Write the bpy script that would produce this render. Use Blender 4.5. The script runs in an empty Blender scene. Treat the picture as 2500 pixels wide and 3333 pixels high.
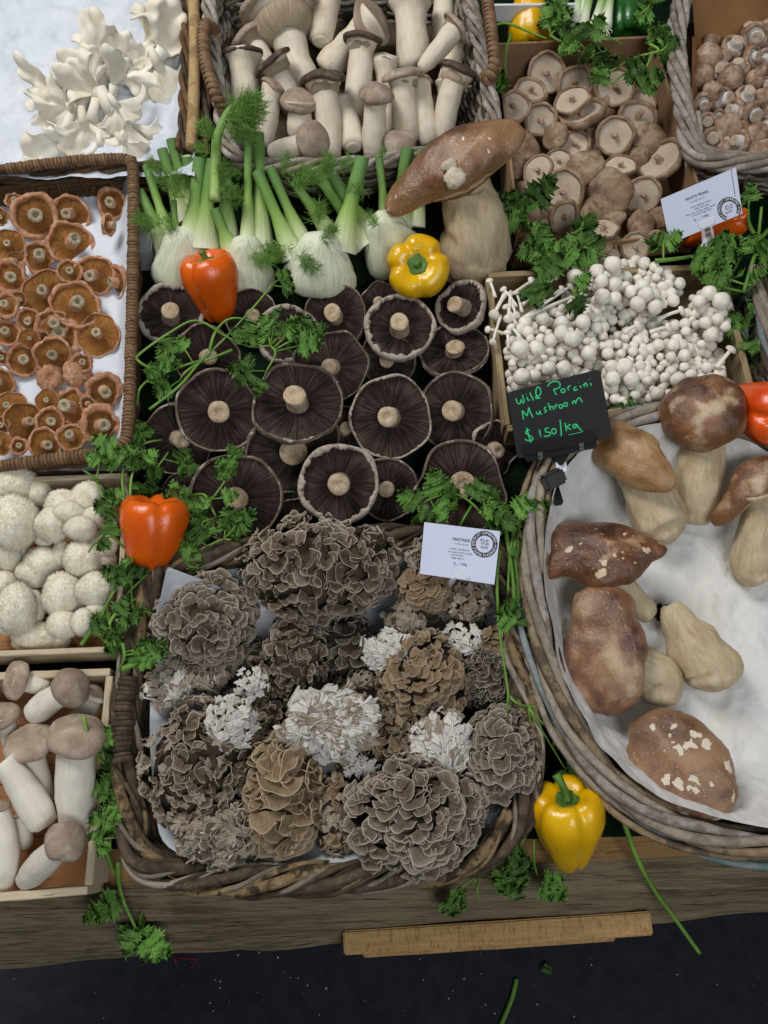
import bpy, math, random
import numpy as np
from math import sin, cos, pi, sqrt, atan2, radians, exp
from mathutils import Vector as V, Matrix as M, noise

# ---------------------------------------------------------------- camera, light, exposure
sc = bpy.context.scene
COL = sc.collection
TILT = M.Rotation(radians(15), 4, 'X')          # the whole stall top leans 15 degrees towards the customer
PITCH = radians(70)                             # camera pitch against the stall top
H = 1.07
F = 2777.0                                      # focal length in photograph pixels (2500 x 3333)
CAM = V((0, -H / math.tan(PITCH), H))
RT = V((1, 0, 0)); UP = V((0, sin(PITCH), cos(PITCH))); FW = V((0, cos(PITCH), -sin(PITCH)))

cam = bpy.data.cameras.new('camera')
cam.sensor_fit = 'VERTICAL'; cam.sensor_height = 36; cam.sensor_width = 27
cam.lens = 36 * F / 3333.0
cam.clip_start = 0.01; cam.clip_end = 100
co = bpy.data.objects.new('camera', cam); COL.objects.link(co)
co.matrix_world = TILT @ M.Translation(CAM) @ M((RT, UP, -FW)).transposed().to_4x4()
sc.camera = co

w = bpy.data.worlds.new('World'); sc.world = w; w.use_nodes = True
bg = w.node_tree.nodes['Background']
bg.inputs[0].default_value = (0.86, 0.93, 1.0, 1); bg.inputs[1].default_value = 0.11

def area(name, loc, target, size, power, col):
    l = bpy.data.lights.new(name, 'AREA'); l.shape = 'RECTANGLE'; l.size = size[0]; l.size_y = size[1]
    l.energy = power; l.color = col
    o = bpy.data.objects.new(name, l); COL.objects.link(o)
    o.location = loc
    o.rotation_euler = (V(target) - V(loc)).to_track_quat('-Z', 'Y').to_euler()
area('hall_skylight', (-1.2, 0.7, 2.5), (0.0, 0.1, 0), (1.1, 1.1), 54, (1.0, 0.985, 0.96))
area('open_front_daylight', (0.9, -2.2, 2.3), (0, 0, 0), (1.5, 1.1), 40, (0.93, 0.965, 1.0))

sc.view_settings.view_transform = 'Standard'; sc.view_settings.look = 'None'
sc.view_settings.exposure = 0.0; sc.view_settings.gamma = 1.0
sc.render.engine = 'CYCLES'
sc.cycles.max_bounces = 5; sc.cycles.diffuse_bounces = 3; sc.cycles.glossy_bounces = 2
sc.cycles.transmission_bounces = 4; sc.cycles.transparent_max_bounces = 6
sc.cycles.use_denoising = True
sc.cycles.caustics_reflective = False; sc.cycles.caustics_refractive = False

# ---------------------------------------------------------------- lettering outlines (made first, while the scene is empty)
TXT = {}
def _glyphs(strings):
    for s_ in strings:
        if s_ in TXT: continue
        c = bpy.data.curves.new('txt', 'FONT'); c.body = s_; c.resolution_u = 2; o = bpy.data.objects.new('txt', c); COL.objects.link(o)
        dg = bpy.context.evaluated_depsgraph_get(); me = bpy.data.meshes.new_from_object(o.evaluated_get(dg))
        TXT[s_] = ([(v.co.x, v.co.y) for v in me.vertices], [tuple(p.vertices) for p in me.polygons])
        bpy.data.objects.remove(o); bpy.data.curves.remove(c); bpy.data.meshes.remove(me)
SEAL = 'DAMIAN PIKE \u2022 MUSHROOM & TRUFFLE SPECIALIST \u2022 '
CARD1 = (('WHITE PEARL', (455, 562), 375, 40, 'ink'), ('Locally Grown', (530, 585), 225, 20, 'grey_ink'), ('mild, slightly sweet', (535, 665), 320, 24, 'grey_ink'), ('Soft, delicate', (590, 690), 225, 24, 'grey_ink'), ('Best for soups, light dishes', (475, 780), 462, 24, 'grey_ink'), ('Low fat, high fibre', (560, 785), 305, 24, 'grey_ink'), ('$___ / 100g', (585, 850), 225, 32, 'ink'))
CARD2 = (('MAITAKE', (455, 400), 205, 36, 'ink'), ('Locally Grown', (480, 445), 165, 18, 'grey_ink'), ('earthy, rich flavour', (420, 505), 240, 20, 'grey_ink'), ('firm texture, good for roasting', (400, 540), 290, 20, 'grey_ink'), ('and broths', (440, 578), 140, 20, 'grey_ink'), ('high fibre', (440, 615), 150, 20, 'grey_ink'), ('$__ / 100g', (470, 690), 155, 30, 'blue_ink'))
_glyphs([c for c in SEAL if c != ' '] + [a[0] for a in CARD1] + [a[0] for a in CARD2] + ['FUI', 'YUI', 'taste'])

# ---------------------------------------------------------------- picture pixel -> place
def P(x, y, z=0.0):
    d = RT * ((x - 1250) / F) + UP * ((1666.5 - y) / F) + FW
    return CAM + d * ((z - CAM.z) / d.z)
def onplane(x, y, p0, n):
    d = RT * ((x - 1250) / F) + UP * ((1666.5 - y) / F) + FW
    return CAM + d * ((p0 - CAM).dot(n) / d.dot(n))
def mpp(p):
    return (p - CAM).dot(FW) / F
def frame(p):
    t = (CAM - p).normalized(); r = (V((1, 0, 0)) - t * t.x).normalized()
    return r, t.cross(r), t
def vaxis(p, tx, ty, s=1):
    m = sqrt(tx * tx + ty * ty)
    if m > .995: tx, ty = tx / m * .995, ty / m * .995
    r, u, t = frame(p)
    return (r * tx + u * ty + t * s * sqrt(max(0, 1 - tx * tx - ty * ty))).normalized()
class Crop:
    def __init__(s, x0, y0, k): s.x0, s.y0, s.k = x0, y0, k
    def __call__(s, x, y): return s.x0 + x / s.k, s.y0 + y / s.k
def axmat(p, z, spin=0.0, scale=1.0):
    z = z.normalized(); a = V((0, 0, 1)) if abs(z.z) < .9 else V((0, 1, 0))
    x = a.cross(z).normalized(); y = z.cross(x)
    x2 = x * cos(spin) + y * sin(spin); y2 = z.cross(x2)
    m = M((x2, y2, z)).transposed().to_4x4()
    if not hasattr(scale, '__len__'): scale = (scale,) * 3
    return M.Translation(p) @ m @ M.Diagonal((*scale, 1))
def yzmat(p, ydir, zdir, scale=1.0):
    y = ydir.normalized(); z = (zdir - y * zdir.dot(y)).normalized(); x = y.cross(z)
    if not hasattr(scale, '__len__'): scale = (scale,) * 3
    return M.Translation(p) @ M((x, y, z)).transposed().to_4x4() @ M.Diagonal((*scale, 1))

# ---------------------------------------------------------------- objects
TM = {}
def thing(name, label, cat, loc=(0, 0, 0), group=None):
    o = bpy.data.objects.new(name, None); COL.objects.link(o)
    o.empty_display_size = .02; o.matrix_basis = M.Translation(V(loc)); TM[o.name] = o.matrix_basis.copy()
    tag(o, label, cat, group); return o
def tag(o, label=None, cat=None, group=None, kind=None):
    if label: o['label'] = label
    if cat: o['category'] = cat
    if group: o['group'] = group
    if kind: o['kind'] = kind
    return o
def part(name, me, parent=None, mt=None, label=None):
    o = bpy.data.objects.new(name, me); COL.objects.link(o)
    mt = mt.copy() if mt is not None else M.Identity(4)
    TM[o.name] = mt
    if parent is not None:
        o.parent = parent; o.matrix_basis = TM[parent.name].inverted() @ mt
    else: o.matrix_basis = mt
    if label: o['label'] = label
    return o
def solo(name, me, label, cat, group=None, mt=None):
    return tag(part(name, me, None, mt), label, cat, group)

# ---------------------------------------------------------------- meshes
def mesh(name, verts, faces, mat, smooth=True, uv=None):
    me = bpy.data.meshes.new(name)
    me.from_pydata([tuple(v) for v in verts], [], faces)
    if mat is not None:
        for m_ in (mat if isinstance(mat, (list, tuple)) else [mat]): me.materials.append(m_)
    if smooth: me.polygons.foreach_set('use_smooth', [True] * len(me.polygons))
    if uv is not None:
        l = me.uv_layers.new(name='UVMap')
        idx = np.empty(len(me.loops), dtype=np.int32); me.loops.foreach_get('vertex_index', idx)
        l.data.foreach_set('uv', np.asarray(uv, dtype=np.float32)[idx].ravel())
    me.update(); return me
class MB:
    """collects pieces of one mesh"""
    def __init__(s): s.v = []; s.f = []; s.uv = []; s.mi = []
    def add(s, verts, faces, uv=None, mi=0):
        n = len(s.v); s.v += [tuple(v) for v in verts]; s.f += [tuple(i + n for i in f) for f in faces]
        s.uv += uv if uv is not None else [(0, 0)] * len(verts); s.mi += [mi] * len(faces)
    def box(s, c, sx, sy, sz, R=None):
        R = R or M.Identity(3); c = V(c); vs = []
        for dz in (-1, 1):
            for dx, dy in ((-1, -1), (1, -1), (1, 1), (-1, 1)): vs.append(c + R @ V((dx * sx / 2, dy * sy / 2, dz * sz / 2)))
        s.add(vs, [(3, 2, 1, 0), (4, 5, 6, 7), (0, 1, 5, 4), (1, 2, 6, 5), (2, 3, 7, 6), (3, 0, 4, 7)])
    def build(s, name, mat, smooth=True):
        me = mesh(name, s.v, s.f, mat, smooth, s.uv)
        if any(s.mi): me.polygons.foreach_set('material_index', s.mi)
        return me
def tube(path, rad, n=8, cap=True, closed=False, sec=None, flat=None):
    """tube along a path; returns verts, faces, uv"""
    path = [V(p) for p in path]; k = len(path)
    if not hasattr(rad, '__len__'): rad = [rad] * k
    vs, fs, uv = [], [], []
    up = None; L = 0
    for i, p in enumerate(path):
        a = path[(i - 1) % k] if closed or i > 0 else p; b = path[(i + 1) % k] if closed or i < k - 1 else p
        t = (b - a)
        t = t.normalized() if t.length > 1e-9 else V((0, 0, 1))
        if up is None:
            up = V((0, 0, 1)) if abs(t.z) < .9 else V((0, 1, 0))
        up = (up - t * up.dot(t)).normalized(); sd = t.cross(up)
        if i: L += (p - path[i - 1]).length
        for j in range(n):
            th = 2 * pi * j / n; r = rad[i] * (sec(th, i / (k - 1)) if sec else 1)
            q = sd * cos(th) * r + up * sin(th) * r * (flat or 1)
            vs.append(p + q); uv.append((j / n, L))
    m = k if closed else k - 1
    for i in range(m):
        for j in range(n):
            a = i * n + j; b = i * n + (j + 1) % n; c = ((i + 1) % k) * n + (j + 1) % n; d = ((i + 1) % k) * n + j
            fs.append((a, b, c, d))
    if cap and not closed:
        fs.append(tuple(range(n - 1, -1, -1))); fs.append(tuple((k - 1) * n + j for j in range(n)))
    return vs, fs, uv
def tubemesh(name, path, rad, mat, n=8, **kw):
    v, f, uv = tube(path, rad, n, **kw); return mesh(name, v, f, mat, True, uv)
def smoothpath(pts, n=8, closed=False):
    pts = [V(p) for p in pts]; k = len(pts); out = []
    rng = range(k if closed else k - 1)
    for i in rng:
        if closed: p0, p1, p2, p3 = pts[(i - 1) % k], pts[i], pts[(i + 1) % k], pts[(i + 2) % k]
        else: p0, p1, p2, p3 = pts[max(i - 1, 0)], pts[i], pts[i + 1], pts[min(i + 2, k - 1)]
        for j in range(n):
            t = j / n
            out.append(.5 * ((2 * p1) + (p2 - p0) * t + (2 * p0 - 5 * p1 + 4 * p2 - p3) * t * t + (3 * p1 - p0 - 3 * p2 + p3) * t ** 3))
    if not closed: out.append(pts[-1])
    return out
def resample(path, n, closed=False):
    path = [V(p) for p in path]
    if closed: path = path + [path[0]]
    d = [0]
    for a, b in zip(path, path[1:]): d.append(d[-1] + (b - a).length)
    out = []; j = 0
    for i in range(n):
        s = d[-1] * i / (n if closed else n - 1)
        while j < len(d) - 2 and d[j + 1] < s: j += 1
        seg = d[j + 1] - d[j]; t = (s - d[j]) / seg if seg > 1e-9 else 0
        out.append(path[j].lerp(path[j + 1], min(max(t, 0), 1)))
    return out
def plen(path): return sum((b - a).length for a, b in zip(path, path[1:]))
def lathe(prof, n, rf=None, closeTop=True):
    """prof: (r, z) list from the pole outwards; rf(th, i, r, z) -> (r, z); returns verts, faces, uv"""
    vs, fs, uv = [], [], []; k = len(prof)
    for i, (r, z) in enumerate(prof):
        for j in range(n):
            th = 2 * pi * j / n; rr, zz = (rf(th, i, r, z) if rf else (r, z))
            vs.append((rr * cos(th), rr * sin(th), zz)); uv.append((j / n, i / (k - 1)))
    for i in range(k - 1):
        for j in range(n):
            a = i * n + j; b = i * n + (j + 1) % n
            fs.append((a, b, b + n, a + n))
    if closeTop: fs.append(tuple(range(n - 1, -1, -1)))
    return vs, fs, uv
def nz(p, s=1.0, seed=0.0):
    return noise.noise(V((p[0] * s + seed * 7.31, p[1] * s + seed * 3.17, p[2] * s - seed * 5.77)))
def sheet(name, mat, fn, nu, nv, thick=0.0, smooth=True):
    """open surface fn(u, v) -> point with u, v in 0..1; with a thickness it is closed"""
    top = [fn(i / nu, j / nv) for j in range(nv + 1) for i in range(nu + 1)]
    uv = [(i / nu, j / nv) for j in range(nv + 1) for i in range(nu + 1)]
    W = nu + 1
    fs = [(j * W + i, j * W + i + 1, (j + 1) * W + i + 1, (j + 1) * W + i) for j in range(nv) for i in range(nu)]
    if thick:
        nn = [V((0, 0, 0)) for _ in top]
        for f in fs:
            a, b, c, d = (top[i] for i in f); q = (c - a).cross(d - b)
            for i in f: nn[i] += q
        bot = [p - (q.normalized() if q.length > 1e-12 else V((0, 0, 1))) * thick for p, q in zip(top, nn)]
        n = len(top); fs2 = [tuple(i + n for i in reversed(f)) for f in fs]
        e = [i for i in range(W)] + [j * W + nu for j in range(1, nv + 1)] + [nv * W + i for i in range(nu - 1, -1, -1)] + [j * W for j in range(nv - 1, 0, -1)]
        rim = [(e[(i + 1) % len(e)], e[i], e[i] + n, e[(i + 1) % len(e)] + n) for i in range(len(e))]
        return mesh(name, top + bot, fs + fs2 + rim, mat, smooth, uv + uv)
    return mesh(name, top, fs, mat, smooth, uv)

# ---------------------------------------------------------------- materials
def C(r, g, b):
    f = lambda c: (c / 255 / 12.92) if c <= 10 else ((c / 255 + .055) / 1.055) ** 2.4
    return (f(r), f(g), f(b), 1)
class NT:
    def __init__(s, name):
        s.m = bpy.data.materials.new(name); s.m.use_nodes = True; s.t = s.m.node_tree
        s.b = s.t.nodes['Principled BSDF']
    def n(s, typ, **kw):
        o = s.t.nodes.new(typ)
        for k, v in kw.items():
            if k.startswith('i_'):
                key = k[2:]; key = int(key) if key.isdigit() else key
                s.set(o.inputs[key], v)
            else: setattr(o, k, v)
        return o
    def set(s, sock, v):
        if hasattr(v, 'is_output') or isinstance(v, bpy.types.NodeSocket): s.t.links.new(v, sock)
        else: sock.default_value = v
    def co(s, kind='Object', scale=(1, 1, 1), rnd=True):
        c = s.n('ShaderNodeTexCoord').outputs[kind]
        mp = s.n('ShaderNodeMapping', i_Vector=c, i_Scale=scale)
        if rnd:
            oi = s.n('ShaderNodeObjectInfo').outputs['Random']
            mul = s.n('ShaderNodeMath', operation='MULTIPLY', i_0=oi, i_1=37.0).outputs[0]
            s.set(mp.inputs['Location'], mul)
        return mp.outputs[0]
    def noise(s, vec, scale, detail=4, rough=.55, dist=0.0):
        return s.n('ShaderNodeTexNoise', i_Vector=vec, i_Scale=scale, i_Detail=detail, i_Roughness=rough, i_Distortion=dist).outputs[0]
    def ramp(s, fac, stops):
        r = s.n('ShaderNodeValToRGB', i_Fac=fac); e = r.color_ramp.elements
        while len(e) < len(stops): e.new(.5)
        for el, (p, c) in zip(e, stops): el.position = p; el.color = c if len(c) == 4 else (*c, 1)
        return r.outputs[0]
    def fr(s, fac, a, b):
        return s.n('ShaderNodeMapRange', i_0=fac, i_1=a, i_2=b).outputs[0]
    def mix(s, fac, a, b, mode='MIX'):
        x = s.n('ShaderNodeMix', data_type='RGBA', blend_type=mode)
        s.set(x.inputs[0], fac); s.set(x.inputs[6], a); s.set(x.inputs[7], b); return x.outputs[2]
    def mul(s, a, b): return s.n('ShaderNodeMath', operation='MULTIPLY', i_0=a, i_1=b).outputs[0]
    def addm(s, a, b): return s.n('ShaderNodeMath', operation='ADD', i_0=a, i_1=b).outputs[0]
    def vary(s, col, amt=.25):
        oi = s.n('ShaderNodeObjectInfo').outputs['Random']
        v = s.n('ShaderNodeMapRange', i_0=oi, i_1=0.0, i_2=1.0, i_3=1 - amt, i_4=1 + amt).outputs[0]
        h = s.n('ShaderNodeHueSaturation', i_Color=col, i_Value=v); return h.outputs[0]
    def bump(s, h, strength=.4, dist=.002):
        s.set(s.b.inputs['Normal'], s.n('ShaderNodeBump', i_Height=h, i_Strength=strength, i_Distance=dist).outputs[0])
    def done(s, col, rough=.6, spec=.3, sss=0, sssr=(.01, .006, .004), coat=0, coatr=.1):
        s.set(s.b.inputs['Base Color'], col); s.set(s.b.inputs['Roughness'], rough); s.set(s.b.inputs['Specular IOR Level'], spec)
        if sss:
            s.b.inputs['Subsurface Weight'].default_value = sss; s.b.inputs['Subsurface Radius'].default_value = sssr
            s.b.inputs['Subsurface Scale'].default_value = 1.0
        if coat: s.b.inputs['Coat Weight'].default_value = coat; s.b.inputs['Coat Roughness'].default_value = coatr
        return s.m
def simple(name, stops, scale=8, detail=5, rough=.6, spec=.3, bump=.3, bscale=None, bdist=.001, stretch=(1, 1, 1), vary=.12, kind='Object', **kw):
    t = NT(name); c = t.co(kind, stretch); f = t.noise(c, scale, detail)
    col = t.ramp(f, stops)
    if vary: col = t.vary(col, vary)
    if bump: t.bump(t.noise(c, bscale or scale * 4, 4), bump, bdist)
    return t.done(col, rough, spec, **kw)
def radial(name, stops, k=14, rscale=1.5, rough=.75, bump=.8, bdist=.01, rings=None, vary=.12):
    """streaks that run from the centre outwards in the object's own xy plane"""
    t = NT(name); c = t.co('Object', (1, 1, 0), rnd=False)
    nrm = t.n('ShaderNodeVectorMath', operation='NORMALIZE', i_0=c).outputs[0]
    ln = t.n('ShaderNodeVectorMath', operation='LENGTH', i_0=c).outputs['Value']
    sc_ = t.n('ShaderNodeVectorMath', operation='SCALE', i_0=nrm); sc_.inputs['Scale'].default_value = k
    comb = t.n('ShaderNodeCombineXYZ', i_Z=t.mul(ln, rscale)).outputs[0]
    v = t.n('ShaderNodeVectorMath', operation='ADD', i_0=sc_.outputs[0], i_1=comb).outputs[0]
    f = t.noise(v, 1.0, 3, .6); g = t.noise(t.co('Object'), 2.2, 4)
    col = t.ramp(t.addm(t.mul(f, .6), t.mul(g, .4)), stops)
    if vary: col = t.vary(col, vary)
    f2 = t.noise(v, 2.4, 2, .5)
    t.bump(t.addm(f, f2), bump, bdist)
    return t.done(col, rough, .2)
# ---------------------------------------------------------------- material set
MT = {}
def wood(name, stops, stretch, scale=14, crack=.5, rough=.8, bd=.003, vary=.06, kind='Object'):
    t = NT(name); c = t.co(kind, stretch); f = t.noise(c, scale, 6, .65, .4)
    fine = t.noise(c, scale * 5, 5, .7); blot = t.noise(t.co('Object', (1, 1, 1)), 9, 4)
    col = t.ramp(t.addm(t.addm(t.mul(f, .35), t.mul(fine, .45)), t.mul(blot, .2)), stops)
    ck = t.fr(t.noise(t.co(kind, (stretch[0] * .55, stretch[1], stretch[2])), scale * 2.0, 5, .65, .5), .35, .40)
    if crack: col = t.mix(t.mul(t.n('ShaderNodeMath', operation='SUBTRACT', i_0=1.0, i_1=ck).outputs[0], crack), col, C(22, 18, 14))
    t.bump(t.addm(t.mul(ck, .8), t.mul(fine, .6)), .7, bd)
    return t.done(t.vary(col, vary) if vary else col, rough, .2)
MT['beam'] = wood('weathered_timber', [(.30, C(50, 43, 34)), (.44, C(102, 90, 70)), (.54, C(140, 126, 100)), (.66, C(124, 104, 76)), (.8, C(92, 70, 48))], (1.0, 20, 20), 5, .85, bd=.006, vary=0)
MT['tan'] = wood('tan_board', [(.2, C(120, 88, 54)), (.8, C(176, 138, 92))], (2, 22, 22), 6, .3)
t = NT('oak_bar'); c = t.co('Object', (3, 30, 30), rnd=False); f = t.noise(c, 8, 5, .6, .6); c2 = t.co('Object', (1, 1, 1), rnd=False)
fl = t.fr(t.noise(t.co('Object', (60, 14, 14), rnd=False), 4, 5, .7, 1.2), .52, .62)
MT['oak'] = (t.bump(f, .3, .001), t.done(t.mix(t.mul(fl, .6), t.ramp(f, [(.2, C(152, 116, 70)), (.8, C(194, 158, 106))]), C(112, 74, 36)), .65, .25))[1]
MT['crate'] = wood('pale_poplar', [(.2, C(150, 132, 106)), (.5, C(196, 180, 152)), (.8, C(214, 200, 174))], (2, 26, 26), 7, .25, bd=.0015)
MT['crate_old'] = wood('stained_poplar', [(.2, C(98, 78, 54)), (.5, C(158, 138, 106)), (.8, C(188, 168, 132))], (2, 22, 22), 7, .45, bd=.002)
MT['crate_base'] = wood('crate_base_board', [(.2, C(140, 96, 60)), (.8, C(186, 136, 92))], (2, 20, 20), 5, .2)
MT['card'] = simple('corrugated_board', [(.3, C(128, 100, 74)), (.7, C(156, 126, 96))], 10, 5, .85, .1, .25, 90, .0006, vary=.03)
MT['kraft'] = simple('kraft_paper', [(.3, C(134, 96, 62)), (.7, C(164, 122, 82))], 12, 5, .8, .15, .3, 60, .001, vary=.03)
t = NT('asphalt'); c = t.co('Object', rnd=False); f = t.noise(c, 30, 6, .7); sp = t.fr(t.noise(c, 260, 2), .74, .78)
t.bump(t.noise(c, 220, 5, .7), .6, .002)
MT['asphalt'] = t.done(t.mix(t.mul(sp, .10), t.ramp(f, [(.3, C(24, 26, 33)), (.7, C(42, 44, 53))]), C(150, 150, 150)), .7, .25)
t = NT('turf_mat'); MT['turf'] = t.done(t.ramp(t.noise(t.co('Object', rnd=False), 40, 4), [(.3, C(6, 18, 10)), (.7, C(14, 34, 18))]), .8, .1)
t = NT('turf_blade'); MT['blade'] = t.done(t.ramp(t.noise(t.co('Object', rnd=False), 300, 2), [(.3, C(10, 34, 18)), (.7, C(26, 66, 34))]), .6, .2)
def paper(name, a, b, warm=None, rough=.55):
    t = NT(name); c = t.co('Object'); f = t.noise(c, 14, 5, .6, .3)
    col = t.ramp(f, [(.3, a), (.7, b)])
    if warm: col = t.mix(t.mul(t.fr(t.noise(c, 7, 4), .5, .72), .75), col, warm)
    wv = t.n('ShaderNodeVectorMath', operation='ADD', i_0=c, i_1=t.n('ShaderNodeVectorMath', operation='SCALE', i_0=t.n('ShaderNodeTexNoise', i_Vector=c, i_Scale=18.0).outputs['Color'], i_Scale=.03).outputs[0]).outputs[0]
    v = t.n('ShaderNodeTexVoronoi', i_Vector=wv, i_Scale=34.0); v2 = t.n('ShaderNodeTexVoronoi', i_Vector=wv, i_Scale=80.0)
    t.bump(t.addm(t.addm(v.outputs['Distance'], t.mul(v2.outputs['Distance'], .4)), t.mul(t.noise(c, 30, 5, .6, .6), .25)), .45, .005)
    return t.done(col, rough, .25, sss=0)
MT['paper'] = paper('white_wrapping_paper', C(200, 206, 216), C(216, 221, 228))
MT['paper_warm'] = paper('stained_wrapping_paper', C(212, 211, 209), C(226, 225, 223), C(206, 194, 176))
MT['paper_grey'] = paper('grey_wrapping_paper', C(190, 194, 200), C(208, 211, 216))
def strand(name, stops, rough=.7, bark=None, barkamt=.5, bd=.0015, vary=.18):
    t = NT(name); c = t.co('UV', (5, 55, 1)); f = t.noise(c, 1.0, 6, .7); ob = t.noise(t.co('Object'), 110, 6, .7)
    col = t.ramp(t.addm(t.mul(f, .55), t.mul(ob, .45)), stops)
    if bark: col = t.mix(t.mul(t.fr(t.noise(t.co('Object'), 30, 5, .65), .5, .58), barkamt), col, bark)
    t.bump(t.addm(f, t.addm(ob, t.noise(t.co('UV', (14, 26, 1)), 1.6, 4, .7))), .8, bd)
    return t.done(t.vary(col, vary), rough, .25)
MT['w_dark'] = strand('dark_willow', [(.25, C(40, 32, 25)), (.5, C(82, 68, 54)), (.75, C(128, 110, 88))], bark=C(32, 26, 21))
MT['w_bark'] = strand('peeling_willow', [(.25, C(66, 54, 40)), (.5, C(134, 112, 80)), (.75, C(176, 152, 114))], bark=C(44, 34, 26), barkamt=.9)
MT['w_grey'] = strand('driftwood_willow', [(.25, C(104, 92, 80)), (.5, C(150, 138, 122)), (.75, C(176, 166, 150))], bark=C(92, 84, 76), barkamt=.5)
MT['w_teal'] = strand('teal_stained_willow', [(.25, C(92, 100, 102)), (.5, C(134, 140, 142)), (.75, C(150, 158, 158))], bark=C(96, 128, 126), barkamt=.8)
MT['w_wash'] = strand('whitewashed_willow', [(.25, C(110, 98, 90)), (.5, C(160, 150, 142)), (.75, C(196, 190, 186))], bark=C(104, 88, 74), barkamt=.6)
MT['w_brown'] = strand('brown_willow', [(.25, C(52, 36, 24)), (.5, C(96, 70, 46)), (.75, C(136, 106, 72))])
MT['w_cane'] = strand('aged_willow', [(.25, C(92, 74, 56)), (.5, C(142, 122, 96)), (.75, C(176, 156, 126))], bark=C(72, 60, 50), barkamt=.7)
MT['cane'] = strand('cane', [(.25, C(132, 104, 68)), (.5, C(172, 144, 102)), (.75, C(190, 164, 120))], bark=C(70, 52, 34), barkamt=.4)
MT['rattan'] = strand('rattan_wrap', [(.25, C(76, 56, 40)), (.5, C(122, 94, 68)), (.75, C(150, 122, 92))], .5, vary=.22)
MT['rope'] = strand('rope_wrap', [(.25, C(120, 94, 66)), (.5, C(166, 138, 104)), (.75, C(190, 164, 130))], .65)
def plain(name, col, rough=.5, spec=.4, **kw):
    t = NT(name); return t.done(col, rough, spec, **kw)
MT['black'] = plain('black_plastic', C(20, 21, 24), .3, .5)
MT['slate'] = plain('black_board', C(19, 21, 25), .5, .35)
MT['chalk'] = plain('green_marker', C(64, 200, 130), .7, .2)
MT['ink'] = plain('ink', C(24, 26, 36), .6, .2)
MT['blue_ink'] = plain('blue_ink', C(46, 52, 96), .7, .2)
MT['grey_ink'] = plain('grey_ink', C(96, 100, 120), .6, .2)
MT['steel'] = plain('steel', C(200, 200, 200), .2, .5); MT['steel'].node_tree.nodes['Principled BSDF'].inputs['Metallic'].default_value = 1
MT['white_plastic'] = plain('white_plastic', C(222, 226, 236), .4, .4)
MT['label_card'] = plain('laminated_card', C(206, 212, 232), .35, .5)
MT['clear'] = plain('clear_plastic', (1, 1, 1, 1), .08, .5); MT['clear'].node_tree.nodes['Principled BSDF'].inputs['Alpha'].default_value = .32

import bmesh
def cbox(name, lx, ly, lz, mat, b=.0015, seg=1, jit=0, cuts=0):
    bm = bmesh.new(); bmesh.ops.create_cube(bm, size=1.0)
    if cuts:
        ed = [e for e in bm.edges if abs(e.verts[0].co.x - e.verts[1].co.x) > .5]
        bmesh.ops.subdivide_edges(bm, edges=ed, cuts=cuts)
    for v in bm.verts: v.co = V((v.co.x * lx, v.co.y * ly, v.co.z * lz))
    if b:
        ed = [e for e in bm.edges if len(e.link_faces) == 2 and e.calc_face_angle() > .5]
        bmesh.ops.bevel(bm, geom=ed, offset=b, segments=seg, affect='EDGES', clamp_overlap=True)
    if jit:
        s_ = random.random() * 50
        for v in bm.verts: v.co += V((0, nz(v.co, 25, s_), nz(v.co, 25, s_ + 3))) * jit
    me = bpy.data.meshes.new(name); bm.to_mesh(me); bm.free(); me.materials.append(mat); return me
def board(name, p0, p1, up, h, th, mat, parent, jit=.0008, out=0):
    """plank whose upper edge runs p0 -> p1"""
    p0, p1, up = V(p0), V(p1), V(up).normalized(); x = (p1 - p0).normalized(); y = up.cross(x).normalized(); z = x.cross(y)
    L = (p1 - p0).length; me = cbox(name, L, th, h, mat, .001, 1, jit, 6)
    c = (p0 + p1) / 2 - z * h / 2 + y * out
    return part(name, me, parent, M.Translation(c) @ M((x, y, z)).transposed().to_4x4())

# ---------------------------------------------------------------- the setting
random.seed(4)
def big_plane(name, mat, sz, z):
    s = sz / 2; me = mesh(name, [(-s, -s, z), (s, -s, z), (s, s, z), (-s, s, z)], [(0, 1, 2, 3)], mat, False); return part(name, me)
floor = tag(big_plane('ground', MT['asphalt'], 8, -.86), kind='structure'); floor['world'] = 1
x0, x1 = -.95, .95; yb = P(1250, -150).y + .12
bl, br = P(-900, 2795, 0), P(3400, 2690, 0)
turf = mesh('turf_mat', [(bl.x, bl.y, 0), (br.x, br.y, 0), (br.x, yb, 0), (bl.x, yb, 0), (bl.x, bl.y, -.012), (br.x, br.y, -.012), (br.x, yb, -.012), (bl.x, yb, -.012)],
            [(0, 1, 2, 3), (4, 5, 1, 0), (5, 6, 2, 1), (6, 7, 3, 2), (7, 4, 0, 3)], MT['turf'], False)
tag(part('stall_ground', turf), kind='structure')
rs = np.random.RandomState(3); N = 42000
bx = rs.uniform(-.62, .62, N); by = rs.uniform(P(1250, 2740).y, .5, N); keep = by > (bl.y + (br.y - bl.y) * (bx - bl.x) / (br.x - bl.x)) + .004
bx, by = bx[keep], by[keep]; N = len(bx); a = rs.uniform(0, 6.28, N); hh = rs.uniform(.005, .010, N); ww = .0006
vs = np.empty((N, 3, 3)); vs[:, 0] = np.c_[bx - np.cos(a) * ww, by - np.sin(a) * ww, np.zeros(N)]; vs[:, 1] = np.c_[bx + np.cos(a) * ww, by + np.sin(a) * ww, np.zeros(N)]
vs[:, 2] = np.c_[bx + rs.normal(0, .003, N), by + rs.normal(0, .003, N), hh]
tag(part('artificial_grass', mesh('artificial_grass', vs.reshape(-1, 3).tolist(), np.arange(N * 3).reshape(-1, 3).tolist(), MT['blade'], False)), 'dark green artificial grass between the baskets', 'turf', kind='stuff')

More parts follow.
